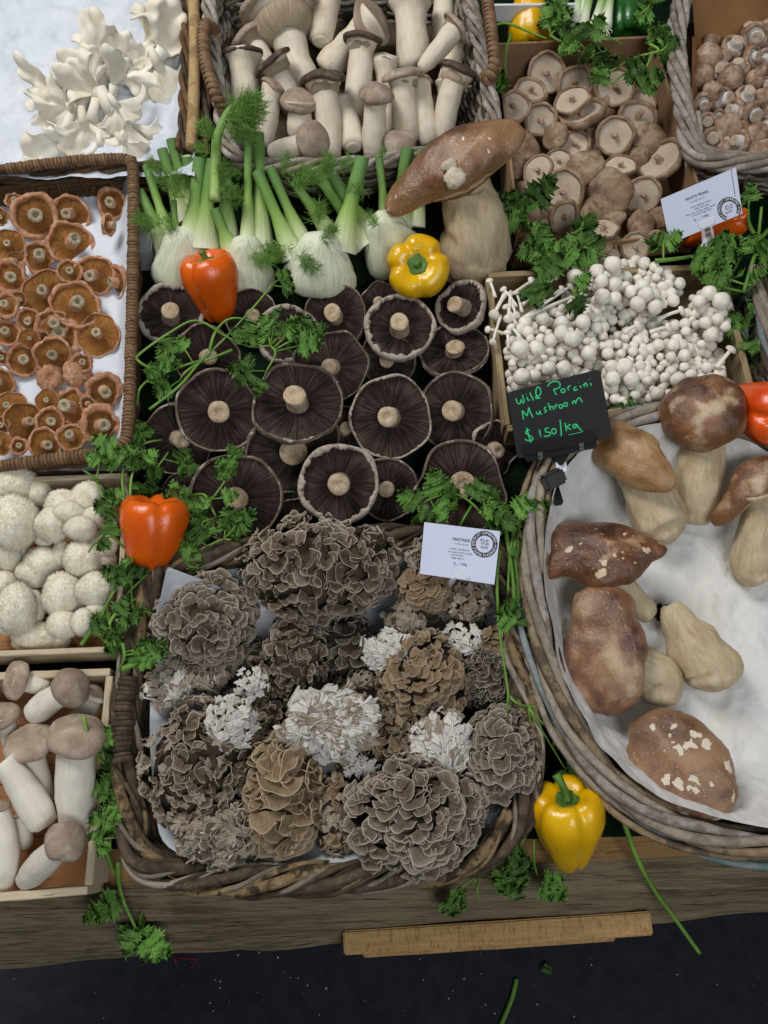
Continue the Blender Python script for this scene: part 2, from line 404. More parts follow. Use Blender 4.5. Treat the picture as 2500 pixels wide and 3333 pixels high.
# timber sleeper along the front of the stall
def lineP(a, b, z):
    pa, pb = P(*a, z), P(*b, z); d = pb - pa; return pa - d * .35, pb + d * .35
ba, bb = lineP((0, 2760), (2500, 2690), -.014)
ra, rb = lineP((0, 3025), (2500, 2880), -.016)
ca, cb = lineP((0, 3136), (2500, 2955), -.075)
da, db = lineP((0, 3150), (2500, 2966), -.085)
prof = [(ba, bb), (ba.lerp(ra, .5), bb.lerp(rb, .5)), (ra, rb), (ra.lerp(ca, .12) + V((0, 0, -.004)), rb.lerp(cb, .12) + V((0, 0, -.004))), (ra.lerp(ca, .55), rb.lerp(cb, .55)), (ca, cb), (da, db), (da + V((0, .08, -.06)), db + V((0, .08, -.06))), (ba + V((0, 0, -.13)), bb + V((0, 0, -.13)))]
NX = 90; vs, fs = [], []
for i in range(NX + 1):
    for k, (q0, q1) in enumerate(prof):
        p = q0.lerp(q1, i / NX)
        a_ = .0 if k in (0, 8) else (.0035 if k < 5 else .007)
        vs.append(p + V((0, nz((p.x, k * .7, 0), 9, 1) * a_ * 1.4, nz((p.x, k * .7, 5), 12, 2) * a_ * .7)))
K = len(prof)
for i in range(NX):
    for k in range(K - 1): fs.append((i * K + k, (i + 1) * K + k, (i + 1) * K + k + 1, i * K + k + 1)[::-1])
o = solo('timber_sleeper', mesh('timber_sleeper', vs, fs, MT['beam'], False), 'long weathered grey timber sleeper edging the front of the stall', 'timber')
ta, tb = P(330, 2800, -.004), P(1250, 2770, -.004)
st = thing('edge_strip', 'thin tan wooden board between the turf and the timber sleeper', 'board', ta)
ta, tb = P(-100, 2828, -.003), P(2700, 2688, -.003)
board('board', ta, tb, V((0, 0, 1)), .010, .05, MT['tan'], st, 0)

# pale bar with a short foot below the timber
ob = thing('bar_frame', 'mottled yellow oak bar below the timber sleeper', 'wooden bar', P(1130, 3060, -.07))
zb = -.05
a0, a1 = P(1118, 3070, zb), P(2122, 3005, zb); d = (a1 - a0).normalized(); yv = V((0, 0, 1)).cross(d)
w_ = 72 * mpp(a0)
def bar(name, p, q, wd, h, parent):
    x = (q - p).normalized(); y = V((0, 0, 1)).cross(x); me = cbox(name, (q - p).length, wd, h, MT['oak'], .0018, 2, .0004, 8)
    return part(name, me, parent, M.Translation((p + q) / 2 - V((0, 0, h / 2))) @ M((x, y, V((0, 0, 1)))).transposed().to_4x4())
bar('top_rail', a0, a1, w_, .03, ob)
b0, b1 = P(1180, 3088, zb - .05), P(2000, 3034, zb - .05)
bar('lower_rail', b0, b1, w_ * .8, .02, ob)
f0 = a0 + d * .012 - yv * .004 - V((0, 0, .0305)); bar('foot', f0 - d * .01, f0 + d * .028, w_ * .7, .05, ob)
# ---------------------------------------------------------------- baskets
def pxpath(pts, z, n=10, closed=False):
    return smoothpath([P(q[0], q[1], q[2] if len(q) > 2 else z) for q in pts], n, closed)
def sides(path, closed):
    k = len(path); out = []
    for i in range(k):
        a = path[(i - 1) % k] if closed or i else path[i]; b = path[(i + 1) % k] if closed or i < k - 1 else path[i]
        t = (b - a).normalized(); out.append(t.cross(V((0, 0, 1))).normalized())
    return out
def helix(path, R, r, nstr, pitch, mats, parent, closed=False, name='strand', flat=1.0, n=8, jit=.15, phase=0, drop=0):
    L = plen(path); m = max(int(L / .004), 12); path = resample(path, m, closed); sd = sides(path, closed)
    turns = L / pitch
    if closed: turns = max(1, round(turns))
    for k in range(nstr):
        pts, rad = [], []
        rr = r * random.uniform(.85, 1.15)
        for i, p in enumerate(path):
            f = 2 * pi * (turns * i / m + k / nstr) + phase
            pts.append(p + sd[i] * cos(f) * R * (1 + jit * nz(p, 30, k)) + V((0, 0, sin(f) * R * flat - drop)))
            rad.append(rr * (1 + .18 * nz(p, 40, k + 9)))
        part(name, tubemesh(name, pts, rad, mats[k % len(mats)], n, closed=closed), parent)
def weave(top, bot, rows, r, mats, parent, closed=False, amp=.004, stake=.025, t0=.1, t1=1.0, name='strand', stakes=True, rj=.2, stake_r=None, n=6):
    L = plen(top); m = max(int(L / .006), 10); top = resample(top, m, closed); bot = resample(bot, m, closed); sd = sides(top, closed)
    for k in range(rows):
        t = t0 + (t1 - t0) * k / max(rows - 1, 1); pts = []; ph = random.uniform(-.4, .4)
        for i in range(m):
            q = top[i].lerp(bot[i], t)
            pts.append(q + sd[i] * amp * sin(pi * (L * i / m) / stake + k * pi + ph) + V((0, 0, .0012 * nz(q, 60, k))))
        rr = r * random.uniform(1 - rj, 1 + rj)
        part(name, tubemesh(name, pts, [rr * (1 + .15 * nz(p, 50, k)) for p in pts], mats[k % len(mats)], n, closed=closed), parent)
    if stakes:
        ns = int(L / (stake * 2))
        for j in range(ns):
            i = int(m * (j + .5) / ns); a, b = top[i], bot[i]
            part('stake', tubemesh('stake', [a + V((0, 0, .002)), a.lerp(b, .5), b], stake_r or r * 1.2, mats[j % len(mats)], 6), parent)
def shrink(path, k, z):
    c = sum(path, V((0, 0, 0))) / len(path); return [V((c.x + (p.x - c.x) * k, c.y + (p.y - c.y) * k, z)) for p in path]
def floorpoly(name, path, z, mat, parent):
    c = sum(path, V((0, 0, 0))) / len(path); n = len(path)
    return part(name, mesh(name, [V((p.x, p.y, z)) for p in path] + [V((c.x, c.y, z))], [(i, (i + 1) % n, n) for i in range(n)], mat, False), parent)
def crumple(p, amp, sc=10, seed=0):
    q = V((p[0] * sc + seed * 3.1, p[1] * sc - seed * 1.7, seed * 2.3)); w_ = noise.noise_vector(q * .8) * .5
    a = noise.voronoi(q + w_)[0][0]; b = noise.voronoi(q * 2.3 + w_ + V((5, 1, 2)))[0][0]; c = noise.voronoi(q * 4.7 + V((1, 7, 3)))[0][0]
    return amp * (a + .45 * b + .18 * c - .55)

# --- rattan tray with orange milk caps (left)
K4 = Crop(0, 480, 2.106)
random.seed(11)
tray = thing('rattan_basket', 'rectangular brown basket with rattan wrapped rim holding orange milk caps', 'basket', P(100, 1000, 0))
ZR = .085
rimpx = [(-420, 190), (0, 152), (430, 100), (760, 78), (870, 85), (912, 140), (914, 500), (908, 1000), (895, 1500), (880, 1880), (845, 2030), (720, 2090), (400, 2130), (0, 2185), (-420, 2250)]
rim = smoothpath([P(*K4(*q), ZR) for q in rimpx], 10)
rcore = part('rim_core', tubemesh('rim_core', rim, .0068, MT['w_brown'], 8), tray)
ring_v = []; A, B = 14, 6
ringV, ringF = [], []
for i in range(A):
    th = 2 * pi * i / A
    for j in range(B):
        f = 2 * pi * j / B; rr = .0066 + .0018 * cos(f); ringV.append((rr * cos(th), rr * sin(th), .0025 * sin(f)))
for i in range(A):
    for j in range(B): ringF.append((i * B + j, ((i + 1) % A) * B + j, ((i + 1) % A) * B + (j + 1) % B, i * B + (j + 1) % B))
ring = mesh('rim_wrap', ringV, ringF, MT['rattan'], True, [(i / A, 0) for i in range(A) for j in range(B)])
Lr = plen(rim); nr = int(Lr / .0049); rp = resample(rim, nr)
for i in range(1, nr - 1):
    if rp[i].x < P(-60, 1000, ZR).x: continue
    t_ = (rp[i + 1] - rp[i - 1]).normalized(); t_ = (t_ + V((0, 0, random.uniform(-.12, .12))) + V((random.uniform(-.08, .08),) * 3)).normalized()
    part('rim_wrap', ring, rcore, axmat(rp[i], t_, random.uniform(0, 6), random.uniform(.93, 1.07)))
back_t = smoothpath([P(*K4(*q), ZR) for q in rimpx[0:6]], 8); back_b = [V((p.x, p.y - .012, .012)) for p in back_t]
sel = [i for i, p in enumerate(back_t) if p.x > P(*K4(430, 100), ZR).x]
bt = [back_t[i] for i in sel]; bb_ = [back_b[i] for i in sel]
def stakes(top, bot, n, r, mat, parent, name='stake', lean=.0):
    top = resample(top, n + 1); bot = resample(bot, n + 1)
    for i in range(n + 1):
        j = min(max(i + (1 if i % 2 else -1) * lean, 0), n); j0 = int(j)
        q = bot[j0].lerp(bot[min(j0 + 1, n)], j - j0)
        part(name, tubemesh(name, [top[i], top[i].lerp(q, .5) + V((0, (-1) ** i * .0015, 0)), q], r * random.uniform(.85, 1.15), mat, 6), parent)
stakes(bt, bb_, 24, .0021, MT['w_brown'], tray, lean=.8)
lt = [p.lerp(q, .45) for p, q in zip(back_t, back_b)]
part('side_strand', tubemesh('side_strand', [p + V((0, 0, .002)) for p in lt], .004, MT['w_brown'], 6), tray)
stakes(lt, back_b, 60, .0026, MT['w_brown'], tray)
for tt in (.55, .75, .93): part('side_strand', tubemesh('side_strand', [p.lerp(q, tt) + V((0, .001 * (i % 2), 0)) for i, (p, q) in enumerate(zip(back_t, back_b))], .003, MT['w_brown'], 6), tray)
right_t = smoothpath([P(*K4(*q), ZR) for q in rimpx[5:12]], 6); right_b = [V((p.x - .012, p.y, .01)) for p in right_t]
weave(right_t, right_b, 11, .0034, [MT['w_brown']], tray, name='side_strand', stakes=False, amp=.0015)
front_t = smoothpath([P(*K4(*q), ZR) for q in rimpx[11:]], 6); front_b = [V((p.x, p.y + .01, .01)) for p in front_t]
weave(front_t, front_b, 10, .0036, [MT['w_brown']], tray, name='side_strand', stakes=False, amp=.0015)
q_ = [P(-100, 500, .01), P(430, 500, .01), P(425, 1480, .01), P(-100, 1510, .01)]
part('base', mesh('base', q_, [(3, 2, 1, 0)], MT['w_brown'], False), tray)
def tray_paper(u, v):
    x = -60 + u * 515; y = 632 - 58 * u + v * (905 + 55 * u); z = .022
    e = max(0, (u - .86) / .14); z += .050 * e ** 1.5; x -= 22 * e
    f = max(0, (v - .95) / .05); z += .03 * f * f * (u > .3); b_ = max(0, (.05 - v) / .05); z += .012 * b_
    p = P(x, y, z); return p + V((0, 0, crumple(p, .004, 14, 3)))
solo('lining_paper', sheet('lining_paper', MT['paper'], tray_paper, 40, 60), 'white paper sheet lining the basket of orange milk caps', 'paper')

# --- maitake basket
random.seed(12)
mb = thing('willow_basket', 'dark weathered willow basket holding the maitake clumps', 'basket', P(1050, 2300, 0))
mpath = [(505, 1880), (480, 1960), (450, 2080), (412, 2230), (402, 2400), (410, 2560), (420, 2680), (450, 2790), (560, 2845), (800, 2868), (1050, 2862), (1280, 2845), (1480, 2815), (1620, 2745), (1700, 2640), (1722, 2500), (1712, 2300), (1690, 2100), (1660, 1930), (1625, 1820), (1540, 1765), (1350, 1745), (1100, 1760), (850, 1785), (640, 1815), (545, 1835)]
mrim = pxpath(mpath, .075, 6, True)
helix(mrim, .0095, .0066, 3, .21, [MT['w_bark'], MT['w_dark'], MT['w_dark']], mb, True, 'rim_strand', .8)
helix([p + V((0, 0, -.006)) for p in mrim], .0155, .0046, 4, .26, [MT['w_dark'], MT['w_bark'], MT['w_grey'], MT['w_dark']], mb, True, 'rim_strand', .8, phase=1.2)
helix([p + V((0, 0, -.002)) for p in mrim], .0125, .0028, 5, .15, [MT['w_dark'], MT['w_grey'], MT['w_bark']], mb, True, 'rim_strand', .9, phase=.4, n=6)
mbot = shrink(mrim, .90, .008)
weave([p + V((0, 0, -.012)) for p in mrim], mbot, 9, .0048, [MT['w_dark']], mb, True, amp=.004, stake=.05, name='side_strand', stake_r=.005)
floorpoly('base', mbot, .008, MT['w_dark'], mb)
# the coiled hand grip on the left side
gp = [P(x, y, .085) for x, y in ((420, 2195), (408, 2280), (402, 2360), (400, 2440), (404, 2490))]
gp = resample(smoothpath(gp, 8), 19); coil = ring.copy(); coil.materials.clear(); coil.materials.append(MT['w_dark'])
for i in range(1, 18):
    t_ = (gp[i + 1] - gp[i - 1]).normalized()
    part('grip_coil', coil, mb, axmat(gp[i], t_, i, 1.45 * random.uniform(.85, 1.15)))
def mpaper(u, v):
    p = mrim[0]; i = u * len(mrim); a = mrim[int(i) % len(mrim)].lerp(mrim[(int(i) + 1) % len(mrim)], i % 1)
    c = V((.05, -.245, 0)); k = .18 + .74 * v
    q = V((c.x + (a.x - c.x) * k, c.y + (a.y - c.y) * k, .016 + .05 * max(0, (v - .72) / .28) ** 1.3))
    return q + V((0, 0, crumple(q, .006, 13, 8)))
solo('lining_paper', sheet('lining_paper', MT['paper_grey'], mpaper, 90, 14), 'grey white paper lining the basket under the maitake clumps', 'paper')
def corner_paper(u, v):
    a = P(505, 2165, .05).lerp(P(715, 1995, .06), u); b = P(500, 2060, .10).lerp(P(545, 1845, .125), min(1, u * 1.6)) if u < .62 else P(545, 1845, .125).lerp(P(770, 1930, .08), (u - .62) / .38)
    q = a.lerp(b, v); return q + V((0, 0, crumple(q, .006, 14, 4)))
solo('paper_corner', sheet('paper_corner', MT['paper_grey'], corner_paper, 24, 14), 'stiff grey paper corner standing up below the orange pepper', 'paper')
def corner2(u, v):
    a = P(1560, 2725, .03).lerp(P(1660, 2600, .035), u); b = P(1560, 2735, .05).lerp(P(1668, 2578, .075), u); q = a.lerp(b, v); return q + V((0, 0, crumple(q, .004, 20, 5)))
solo('paper_corner', sheet('paper_corner', MT['paper_grey'], corner2, 12, 6), 'small paper corner poking out beside the yellow pepper with long stem', 'paper')

# --- oval driftwood basket with the porcini (right)
random.seed(13)
pb = thing('oval_basket', 'large oval driftwood coloured willow basket holding the wild porcini', 'basket', P(2250, 2050, 0))
opath = [(1850, 1455), (1792, 1520), (1752, 1640), (1735, 1780), (1738, 1930), (1762, 2080), (1800, 2220), (1852, 2350), (1925, 2470), (2020, 2575), (2140, 2660), (2290, 2720), (2460, 2752), (2750, 2740), (3050, 2500), (3150, 2100), (3000, 1700), (2750, 1520), (2520, 1440), (2350, 1375), (2200, 1345), (2050, 1360), (1930, 1400)]
orim = pxpath(opath, .10, 6, True)
cen = sum(orim, V((0, 0, 0))) / len(orim)
def offs(path, d, dz):
    sd = sides(path, True); return [p + s * d + V((0, 0, dz)) for p, s in zip(path, sd)]
sgn = 1 if sides(orim, True)[0].dot(orim[0] - cen) > 0 else -1
helix(orim, .0085, .0054, 4, .34, [MT['w_grey'], MT['w_cane'], MT['w_grey'], MT['w_wash']], pb, True, 'rim_strand', .7)
helix(offs(orim, sgn * .013, -.014), .0065, .0046, 3, .4, [MT['w_grey'], MT['w_teal'], MT['w_cane']], pb, True, 'rim_strand', .9, phase=1)
helix(offs(orim, -sgn * .010, -.010), .006, .0046, 3, .3, [MT['w_grey'], MT['w_dark'], MT['w_cane']], pb, True, 'rim_strand', .9, phase=2)
obot = [p.lerp(V((cen.x, cen.y, .01)), .13) for p in orim]; obot = [V((p.x, p.y, .01)) for p in obot]
weave(offs(orim, sgn * .008, -.028), obot, 9, .0046, [MT['w_grey'], MT['w_dark'], MT['w_teal']], pb, True, amp=.005, stake=.06, name='side_strand', stake_r=.006)
floorpoly('base', obot, .008, MT['w_dark'], pb)
def opaper(u, v):
    i = u * len(orim); a = orim[int(i) % len(orim)].lerp(orim[(int(i) + 1) % len(orim)], i % 1)
    c = V((cen.x, cen.y, 0)); k = .05 + .875 * v + .02 * nz((u * 9, 0, 0), 3, 2)
    q = V((c.x + (a.x - c.x) * k, c.y + (a.y - c.y) * k, .03 + .075 * max(0, (v - .66) / .34) ** 1.4))
    return q + V((0, 0, crumple(q, .013, 15, 6) + (.008 * sin(u * 120) * max(0, v - .7))))
solo('lining_paper', sheet('lining_paper', MT['paper_warm'], opaper, 420, 110, smooth=False), 'crumpled white paper lining the oval basket under the wild porcini', 'paper')

# --- king oyster basket (top middle)
random.seed(14)
K2 = Crop(600, 0, 1.508)
kb = thing('wicker_basket', 'whitewashed wicker basket with rope handles full of king oyster mushrooms', 'basket', P(1150, 250, 0))
kp = [(110, -120), (118, 0), (145, 300), (190, 600), (232, 745), (330, 800), (600, 815), (900, 800), (1200, 752), (1420, 690), (1515, 600), (1500, 480), (1455, 250), (1400, 0), (1380, -120), (1330, -200), (750, -215), (170, -200)]
krim = smoothpath([P(*K2(*q), .10) for q in kp], 6, True)
helix(krim, .008, .0045, 4, .13, [MT['w_wash'], MT['w_wash'], MT['w_grey']], kb, True, 'rim_strand', .7)
kbot = shrink(krim, .86, .012)
weave([p + V((0, 0, -.006)) for p in krim], kbot, 15, .0036, [MT['w_wash'], MT['w_dark'], MT['w_grey']], kb, True, amp=.004, stake=.03, name='side_strand', stake_r=.0045)
floorpoly('base', kbot, .012, MT['w_dark'], kb)
def handle(pts, parent, r=.0085):
    hp = smoothpath(pts, 10); parent = part('handle_core', tubemesh('handle_core', hp, r * .86, MT['rope'], 8), parent)
    L = plen(hp); n_ = int(L / .0085); q = resample(hp, n_ + 2)
    for i in range(1, n_ + 1):
        t_ = (q[i + 1] - q[i - 1]).normalized(); s_ = t_.cross(V((0, 0, 1))).normalized()
        part('handle_wrap', ring, parent, axmat(q[i], (t_ + s_ * .5).normalized(), 0, (r / .0072, r / .0072, 1.9)))
handle([P(*K2(165, 175), .10), P(*K2(108, 120), .125), P(*K2(92, 190), .13), P(*K2(110, 330), .135), P(*K2(150, 450), .13), P(*K2(190, 545), .11)], kb)
handle([P(*K2(1405, -40), .11), P(*K2(1470, -60), .13), P(*K2(1495, 60), .135), P(*K2(1512, 200), .135), P(*K2(1522, 300), .13), P(*K2(1500, 385), .115), P(*K2(1470, 370), .1)], kb)

# --- basket with white paper (top left), only its right side stands in the picture
random.seed(15)
fb = thing('wicker_basket', 'brown wicker basket side between the white paper and king oyster basket', 'basket', P(640, 250, 0))
fr_ = [P(*K2(q[0], q[1]), .10) for q in ((35, -200), (40, 0), (48, 200), (45, 400), (38, 600), (30, 735))]
ft = smoothpath(fr_, 8)
part('rim_cane', tubemesh('rim_cane', [p + V((.002, 0, .004)) for p in ft], [.0088 * (1 + .06 * (i % 9 == 0)) for i in range(len(ft))], MT['cane'], 10), fb)
helix([p + V((-.013, 0, 0)) for p in ft], .005, .004, 3, .12, [MT['w_brown'], MT['w_dark']], fb, False, 'rim_strand', .8)
helix([p + V((.016, 0, -.012)) for p in ft], .005, .0042, 3, .15, [MT['w_brown'], MT['w_dark']], fb, False, 'rim_strand', .8)
fbt = [V((p.x, p.y, .01)) for p in ft]
weave([p + V((.006, 0, -.02)) for p in ft], fbt, 9, .0042, [MT['w_brown'], MT['w_dark']], fb, False, amp=.004, name='side_strand', stake=.035)
c0 = [P(*K2(30, 735), .09), P(600, 535, .075), P(480, 545, .07), P(300, 552, .07), P(0, 570, .07), P(-150, 575, .07)]
helix(smoothpath(c0, 8), .006, .0045, 3, .16, [MT['w_dark'], MT['w_brown']], fb, False, 'rim_strand', .8)
fw = smoothpath(c0, 8)
weave([p + V((0, .0, -.01)) for p in fw], [V((p.x, p.y, .01)) for p in fw], 6, .0048, [MT['w_dark'], MT['w_brown']], fb, False, amp=.004, name='side_strand', stake=.035)
def fpaper(u, v):
    x = -140 + u * 790; y = -120 + v * 700; z = .045
    e = max(0, (u - .88) / .12); z += .05 * e ** 1.2; x -= 14 * e
    f = max(0, (v - .93) / .07); z += .03 * f
    p = P(x, y, z); return p + V((0, 0, crumple(p, .014, 15, 12)))
solo('wrapping_paper', sheet('wrapping_paper', MT['paper'], fpaper, 110, 100), 'large white paper sheet under the cream oyster mushrooms', 'paper')
def ffold(u, v):
    p = P(498 + u * 135, 440 - 12 * u + v * 140, .085 + .012 * u - .02 * v); return p + V((0, 0, crumple(p, .003, 20, 7)))
solo('paper_corner', sheet('paper_corner', MT['paper'], ffold, 10, 10), 'folded white paper corner behind the cut fennel stalks', 'paper')

# --- button mushroom basket (top right)
random.seed(16)
K3 = Crop(1550, 0, 1.746)
eb = thing('wicker_basket', 'grey whitewashed wicker basket full of brown button mushrooms', 'basket', P(2380, 300, 0))
ep = [(1215, -150), (1170, 0), (1140, 160), (1138, 300), (1160, 480), (1190, 680), (1222, 840), (1290, 905), (1450, 925), (1750, 930), (2200, 900), (2300, 500), (2250, -100), (1700, -190)]
erim = smoothpath([P(*K3(*q), .10) for q in ep], 7, True)
helix(erim, .0105, .0055, 5, .20, [MT['w_wash'], MT['w_grey'], MT['w_wash'], MT['w_wash']], eb, True, 'rim_strand', .6)
ebot = shrink(erim, .86, .012)
weave([p + V((0, 0, -.008)) for p in erim], ebot, 12, .0042, [MT['w_grey'], MT['w_dark'], MT['w_wash']], eb, True, amp=.004, stake=.035, name='side_strand', stake_r=.005)
floorpoly('base', ebot, .012, MT['kraft'], eb)
helix(smoothpath([P(*K3(x, y), z) for x, y, z in ((1245, 640, .1), (1262, 760, .1), (1290, 840, .095), (1400, 880, .09), (1600, 905, .09))], 8), .004, .005, 2, .3, [MT['w_grey']], eb, False, 'rim_strand', .8)
part('loose_cane', tubemesh('loose_cane', [P(*K3(1530, 945), .10), P(*K3(1525, 1000), .07), P(*K3(1515, 1090), .03)], .0045, MT['w_wash'], 7), eb)
def epaper(u, v):
    x = 1222 + u * 480; y = -40 + v * 260; z = .095 - .055 * v; x += 18 * v
    X, Y = K3(x, y); p = P(X, Y, z); return p + V((0, 0, crumple(p, .006, 12, 15)))
solo('kraft_lining', sheet('kraft_lining', MT['kraft'], epaper, 24, 16), 'brown kraft paper behind the button mushrooms', 'paper')
def epaper2(u, v):
    X, Y = K3(1225 + u * 470, 215 + v * 690); z = .034 + .045 * max(0, (.14 - u) / .14); p = P(X, Y, z); return p + V((0, 0, crumple(p, .004, 12, 16)))
solo('kraft_lining', sheet('kraft_lining', MT['kraft'], epaper2, 14, 20), 'brown kraft paper lying under the button mushrooms', 'paper')

# --- edge of another basket at the right border
gb = thing('wicker_basket', 'blue grey wicker basket edge at the right border below the card', 'basket', P(2490, 1000, 0))
gp_ = smoothpath([P(x, y, .09) for x, y in ((2466, 870), (2478, 960), (2492, 1060), (2512, 1180), (2560, 1260))], 8)
helix(gp_, .007, .005, 4, .2, [MT['w_grey'], MT['w_dark'], MT['w_teal']], gb, False, 'rim_strand', .7)
weave([p + V((.004, 0, -.01)) for p in gp_], [V((p.x + .0, p.y, .01)) for p in gp_], 8, .0045, [MT['w_teal'], MT['w_dark']], gb, False, name='side_strand', stakes=False)

# ---------------------------------------------------------------- crates and boxes
random.seed(17)
UPZ = V((0, 0, 1))
def crate(name, label, rimpx, z, h, th, mat, base_mat, cat='crate'):
    """rimpx: back-left, back-right, front-right, front-left of the upper edge"""
    c = [P(*q, z) for q in rimpx]; o = thing(name, label, cat, sum(c, V((0, 0, 0))) / 4 - V((0, 0, z)))
    nm = ('back_plank', 'side_plank', 'front_plank', 'side_plank')
    for i in range(4):
        a, b = c[i], c[(i + 1) % 4]; d = (b - a).normalized()
        if i % 2: a, b = a + d * th * .55, b - d * th * .55
        board(nm[i], a, b, UPZ, h, th, mat, o)
    q = [V((p.x, p.y, z - h + .006)) for p in c]; e0 = q[3].lerp(q[0], .02); n = 4
    for k in range(n):
        a = q[0].lerp(q[3], (k + .5) / n); b = q[1].lerp(q[2], (k + .5) / n); wd = (q[3] - q[0]).length / n
        me = cbox('base_slat', (b - a).length * .97, wd * .96, .004, base_mat, .0006, 1, .0003, 2); x = (b - a).normalized()
        part('base_slat', me, o, M.Translation((a + b) / 2) @ M((x, UPZ.cross(x), UPZ)).transposed().to_4x4())
    return o
lion_crate = crate('wooden_crate', 'pale wooden crate holding the shaggy lion\'s mane mushrooms', [(-350, 1580), (412, 1545), (380, 2112), (-350, 2140)], .062, .055, .007, MT['crate'], MT['crate_base'])
king_crate = crate('wooden_crate', 'pale wooden crate marked 52 holding fat king trumpet mushrooms', [(-350, 2215), (358, 2186), (284, 2898), (-350, 2950)], .062, .058, .009, MT['crate'], MT['crate_base'])
pearl_crate = crate('wooden_crate', 'worn wooden crate full of white beech mushrooms', [(1590, 892), (2345, 866), (2448, 1268), (1652, 1395)], .062, .058, .009, MT['crate_old'], MT['crate_old'])
# felt pen number on the king trumpet crate
def strokes_on(parent, name, lines, to3, mat, width, n=None, lift=.0006):
    for k, ln in enumerate(lines):
        pts = smoothpath([to3(*q) for q in ln], 5) if len(ln) > 2 else [to3(*q) for q in ln]
        part(name, tubemesh(name, pts, width, mat, 6), parent)
sp0 = P(358, 2186, .062); sp1 = P(284, 2898, .062); sdn = (sp1 - sp0).normalized(); outv = V((sdn.y, -sdn.x, 0)).normalized()
if outv.x < 0: outv = -outv
def side52(u, v):     # u along the plank towards the front, v downwards, in millimetres
    return sp0 + sdn * ((sp1 - sp0).length * .80 + u * .001) + V((0, 0, -.012 - v * .001)) + outv * .0052
strokes_on(king_crate, 'number_stroke', [[(12, 0), (4, 0), (4, 7), (9, 6), (12, 9), (10, 14), (4, 14)], [(17, 3), (20, 0), (24, 1), (24, 5), (17, 14), (26, 14)]], lambda u, v: side52(12 - u + 8, v + 2) if False else side52(u - 10, v), MT['blue_ink'], .0007)

# cardboard box of the shiitake
sb = thing('cardboard_box', 'open brown cardboard box full of shiitake mushrooms', 'box', P(1950, 500, 0))
cz = .085; cc = [P(*K3(*q), cz) for q in ((120, 248), (1010, 205), (1262, 1085), (205, 1180))]
cc[2] = P(2305, 705, cz); cc[3] = P(1690, 760, cz)
for i, nm in enumerate(('back_wall', 'side_wall', 'front_wall', 'side_wall')):
    a, b = cc[i], cc[(i + 1) % 4]; d = (b - a).normalized()
    if i % 2: a, b = a + d * .003, b - d * .003
    if i == 2: a, b = a - V((0, 0, .035)), b - V((0, 0, .035))
    board(nm, a, b, UPZ, .078 if i != 2 else .043, .0042, MT['card'], sb, .0006)
q = [V((p.x, p.y, .008)) for p in cc]; part('bottom', mesh('bottom', q, [(3, 2, 1, 0)], MT['card'], False), sb)
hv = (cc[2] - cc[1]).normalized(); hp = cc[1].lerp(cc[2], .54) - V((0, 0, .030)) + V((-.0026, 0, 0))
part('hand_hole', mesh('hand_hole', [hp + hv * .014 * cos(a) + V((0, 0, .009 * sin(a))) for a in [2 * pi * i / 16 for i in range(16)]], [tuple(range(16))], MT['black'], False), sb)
# ---------------------------------------------------------------- mushroom materials
def speck(name, stops, spots, thr, scale=9, sscale=40, rough=.6, bump=.4, bs=30, bd=.02, vary=.12, spec=.25, sss=0):
    """mottled skin with patches of another colour"""
    t = NT(name); c = t.co('Object'); f = t.noise(c, scale, 5, .6); col = t.ramp(f, stops)
    for (colr, lo, hi, s2) in spots:
        col = t.mix(t.fr(t.noise(c, s2, 4, .6, .3), lo, hi), col, colr)
    t.bump(t.addm(f, t.noise(c, bs, 4)), bump, bd)
    return t.done(t.vary(col, vary), rough, spec, sss=sss)
G = {}
G['porto_cap'] = speck('portobello_skin', [(.3, C(128, 100, 80)), (.7, C(176, 152, 130))], [(C(206, 196, 184), .52, .66, 2.5)], 0, 3, bd=.02, rough=.75)
G['porto_rim'] = speck('portobello_torn_rim', [(.3, C(156, 142, 126)), (.7, C(212, 202, 190))], [(C(118, 96, 80), .52, .64, 4)], 0, 4, rough=.8, vary=.06)
G['porto_edge'] = speck('portobello_thin_edge', [(.3, C(96, 80, 70)), (.7, C(150, 134, 120))], [(C(212, 202, 190), .56, .64, 3)], 0, 4, rough=.8, vary=.06)
G['porto_gill'] = radial('portobello_gill', [(.32, C(50, 38, 36)), (.5, C(100, 80, 75)), (.68, C(158, 134, 124))], 24, 1.0, .85, 1.0, .03)
G['porto_stem'] = speck('portobello_stem', [(.3, C(150, 128, 106)), (.7, C(196, 178, 156))], [(C(120, 92, 70), .62, .74, 8)], 0, 5, rough=.75)
G['porto_cut'] = speck('portobello_cut', [(.3, C(170, 140, 108)), (.6, C(208, 188, 158)), (.8, C(222, 208, 184))], [(C(128, 92, 62), .62, .72, 7)], 0, 6, rough=.7)
G['milk_cap'] = speck('milk_cap_skin', [(.3, C(170, 112, 78)), (.55, C(198, 147, 113)), (.75, C(215, 175, 145))], [(C(218, 180, 156), .54, .72, 4), (C(146, 80, 54), .58, .70, 9)], 0, 4, rough=.6, bd=.03, vary=.14)
G['milk_gill'] = radial('milk_cap_gill', [(.3, C(158, 98, 44)), (.5, C(208, 142, 74)), (.75, C(228, 176, 110))], 18, 1.2, .7, .8, .03, vary=.16)
G['milk_stem'] = speck('milk_cap_stem', [(.3, C(184, 130, 96)), (.7, C(218, 178, 146))], [(C(150, 84, 56), .58, .68, 12)], 0, 5, rough=.7)
G['milk_cut'] = speck('milk_cap_cut', [(.3, C(146, 130, 100)), (.7, C(206, 194, 164))], [(C(104, 88, 62), .58, .68, 10)], 0, 7, rough=.75)
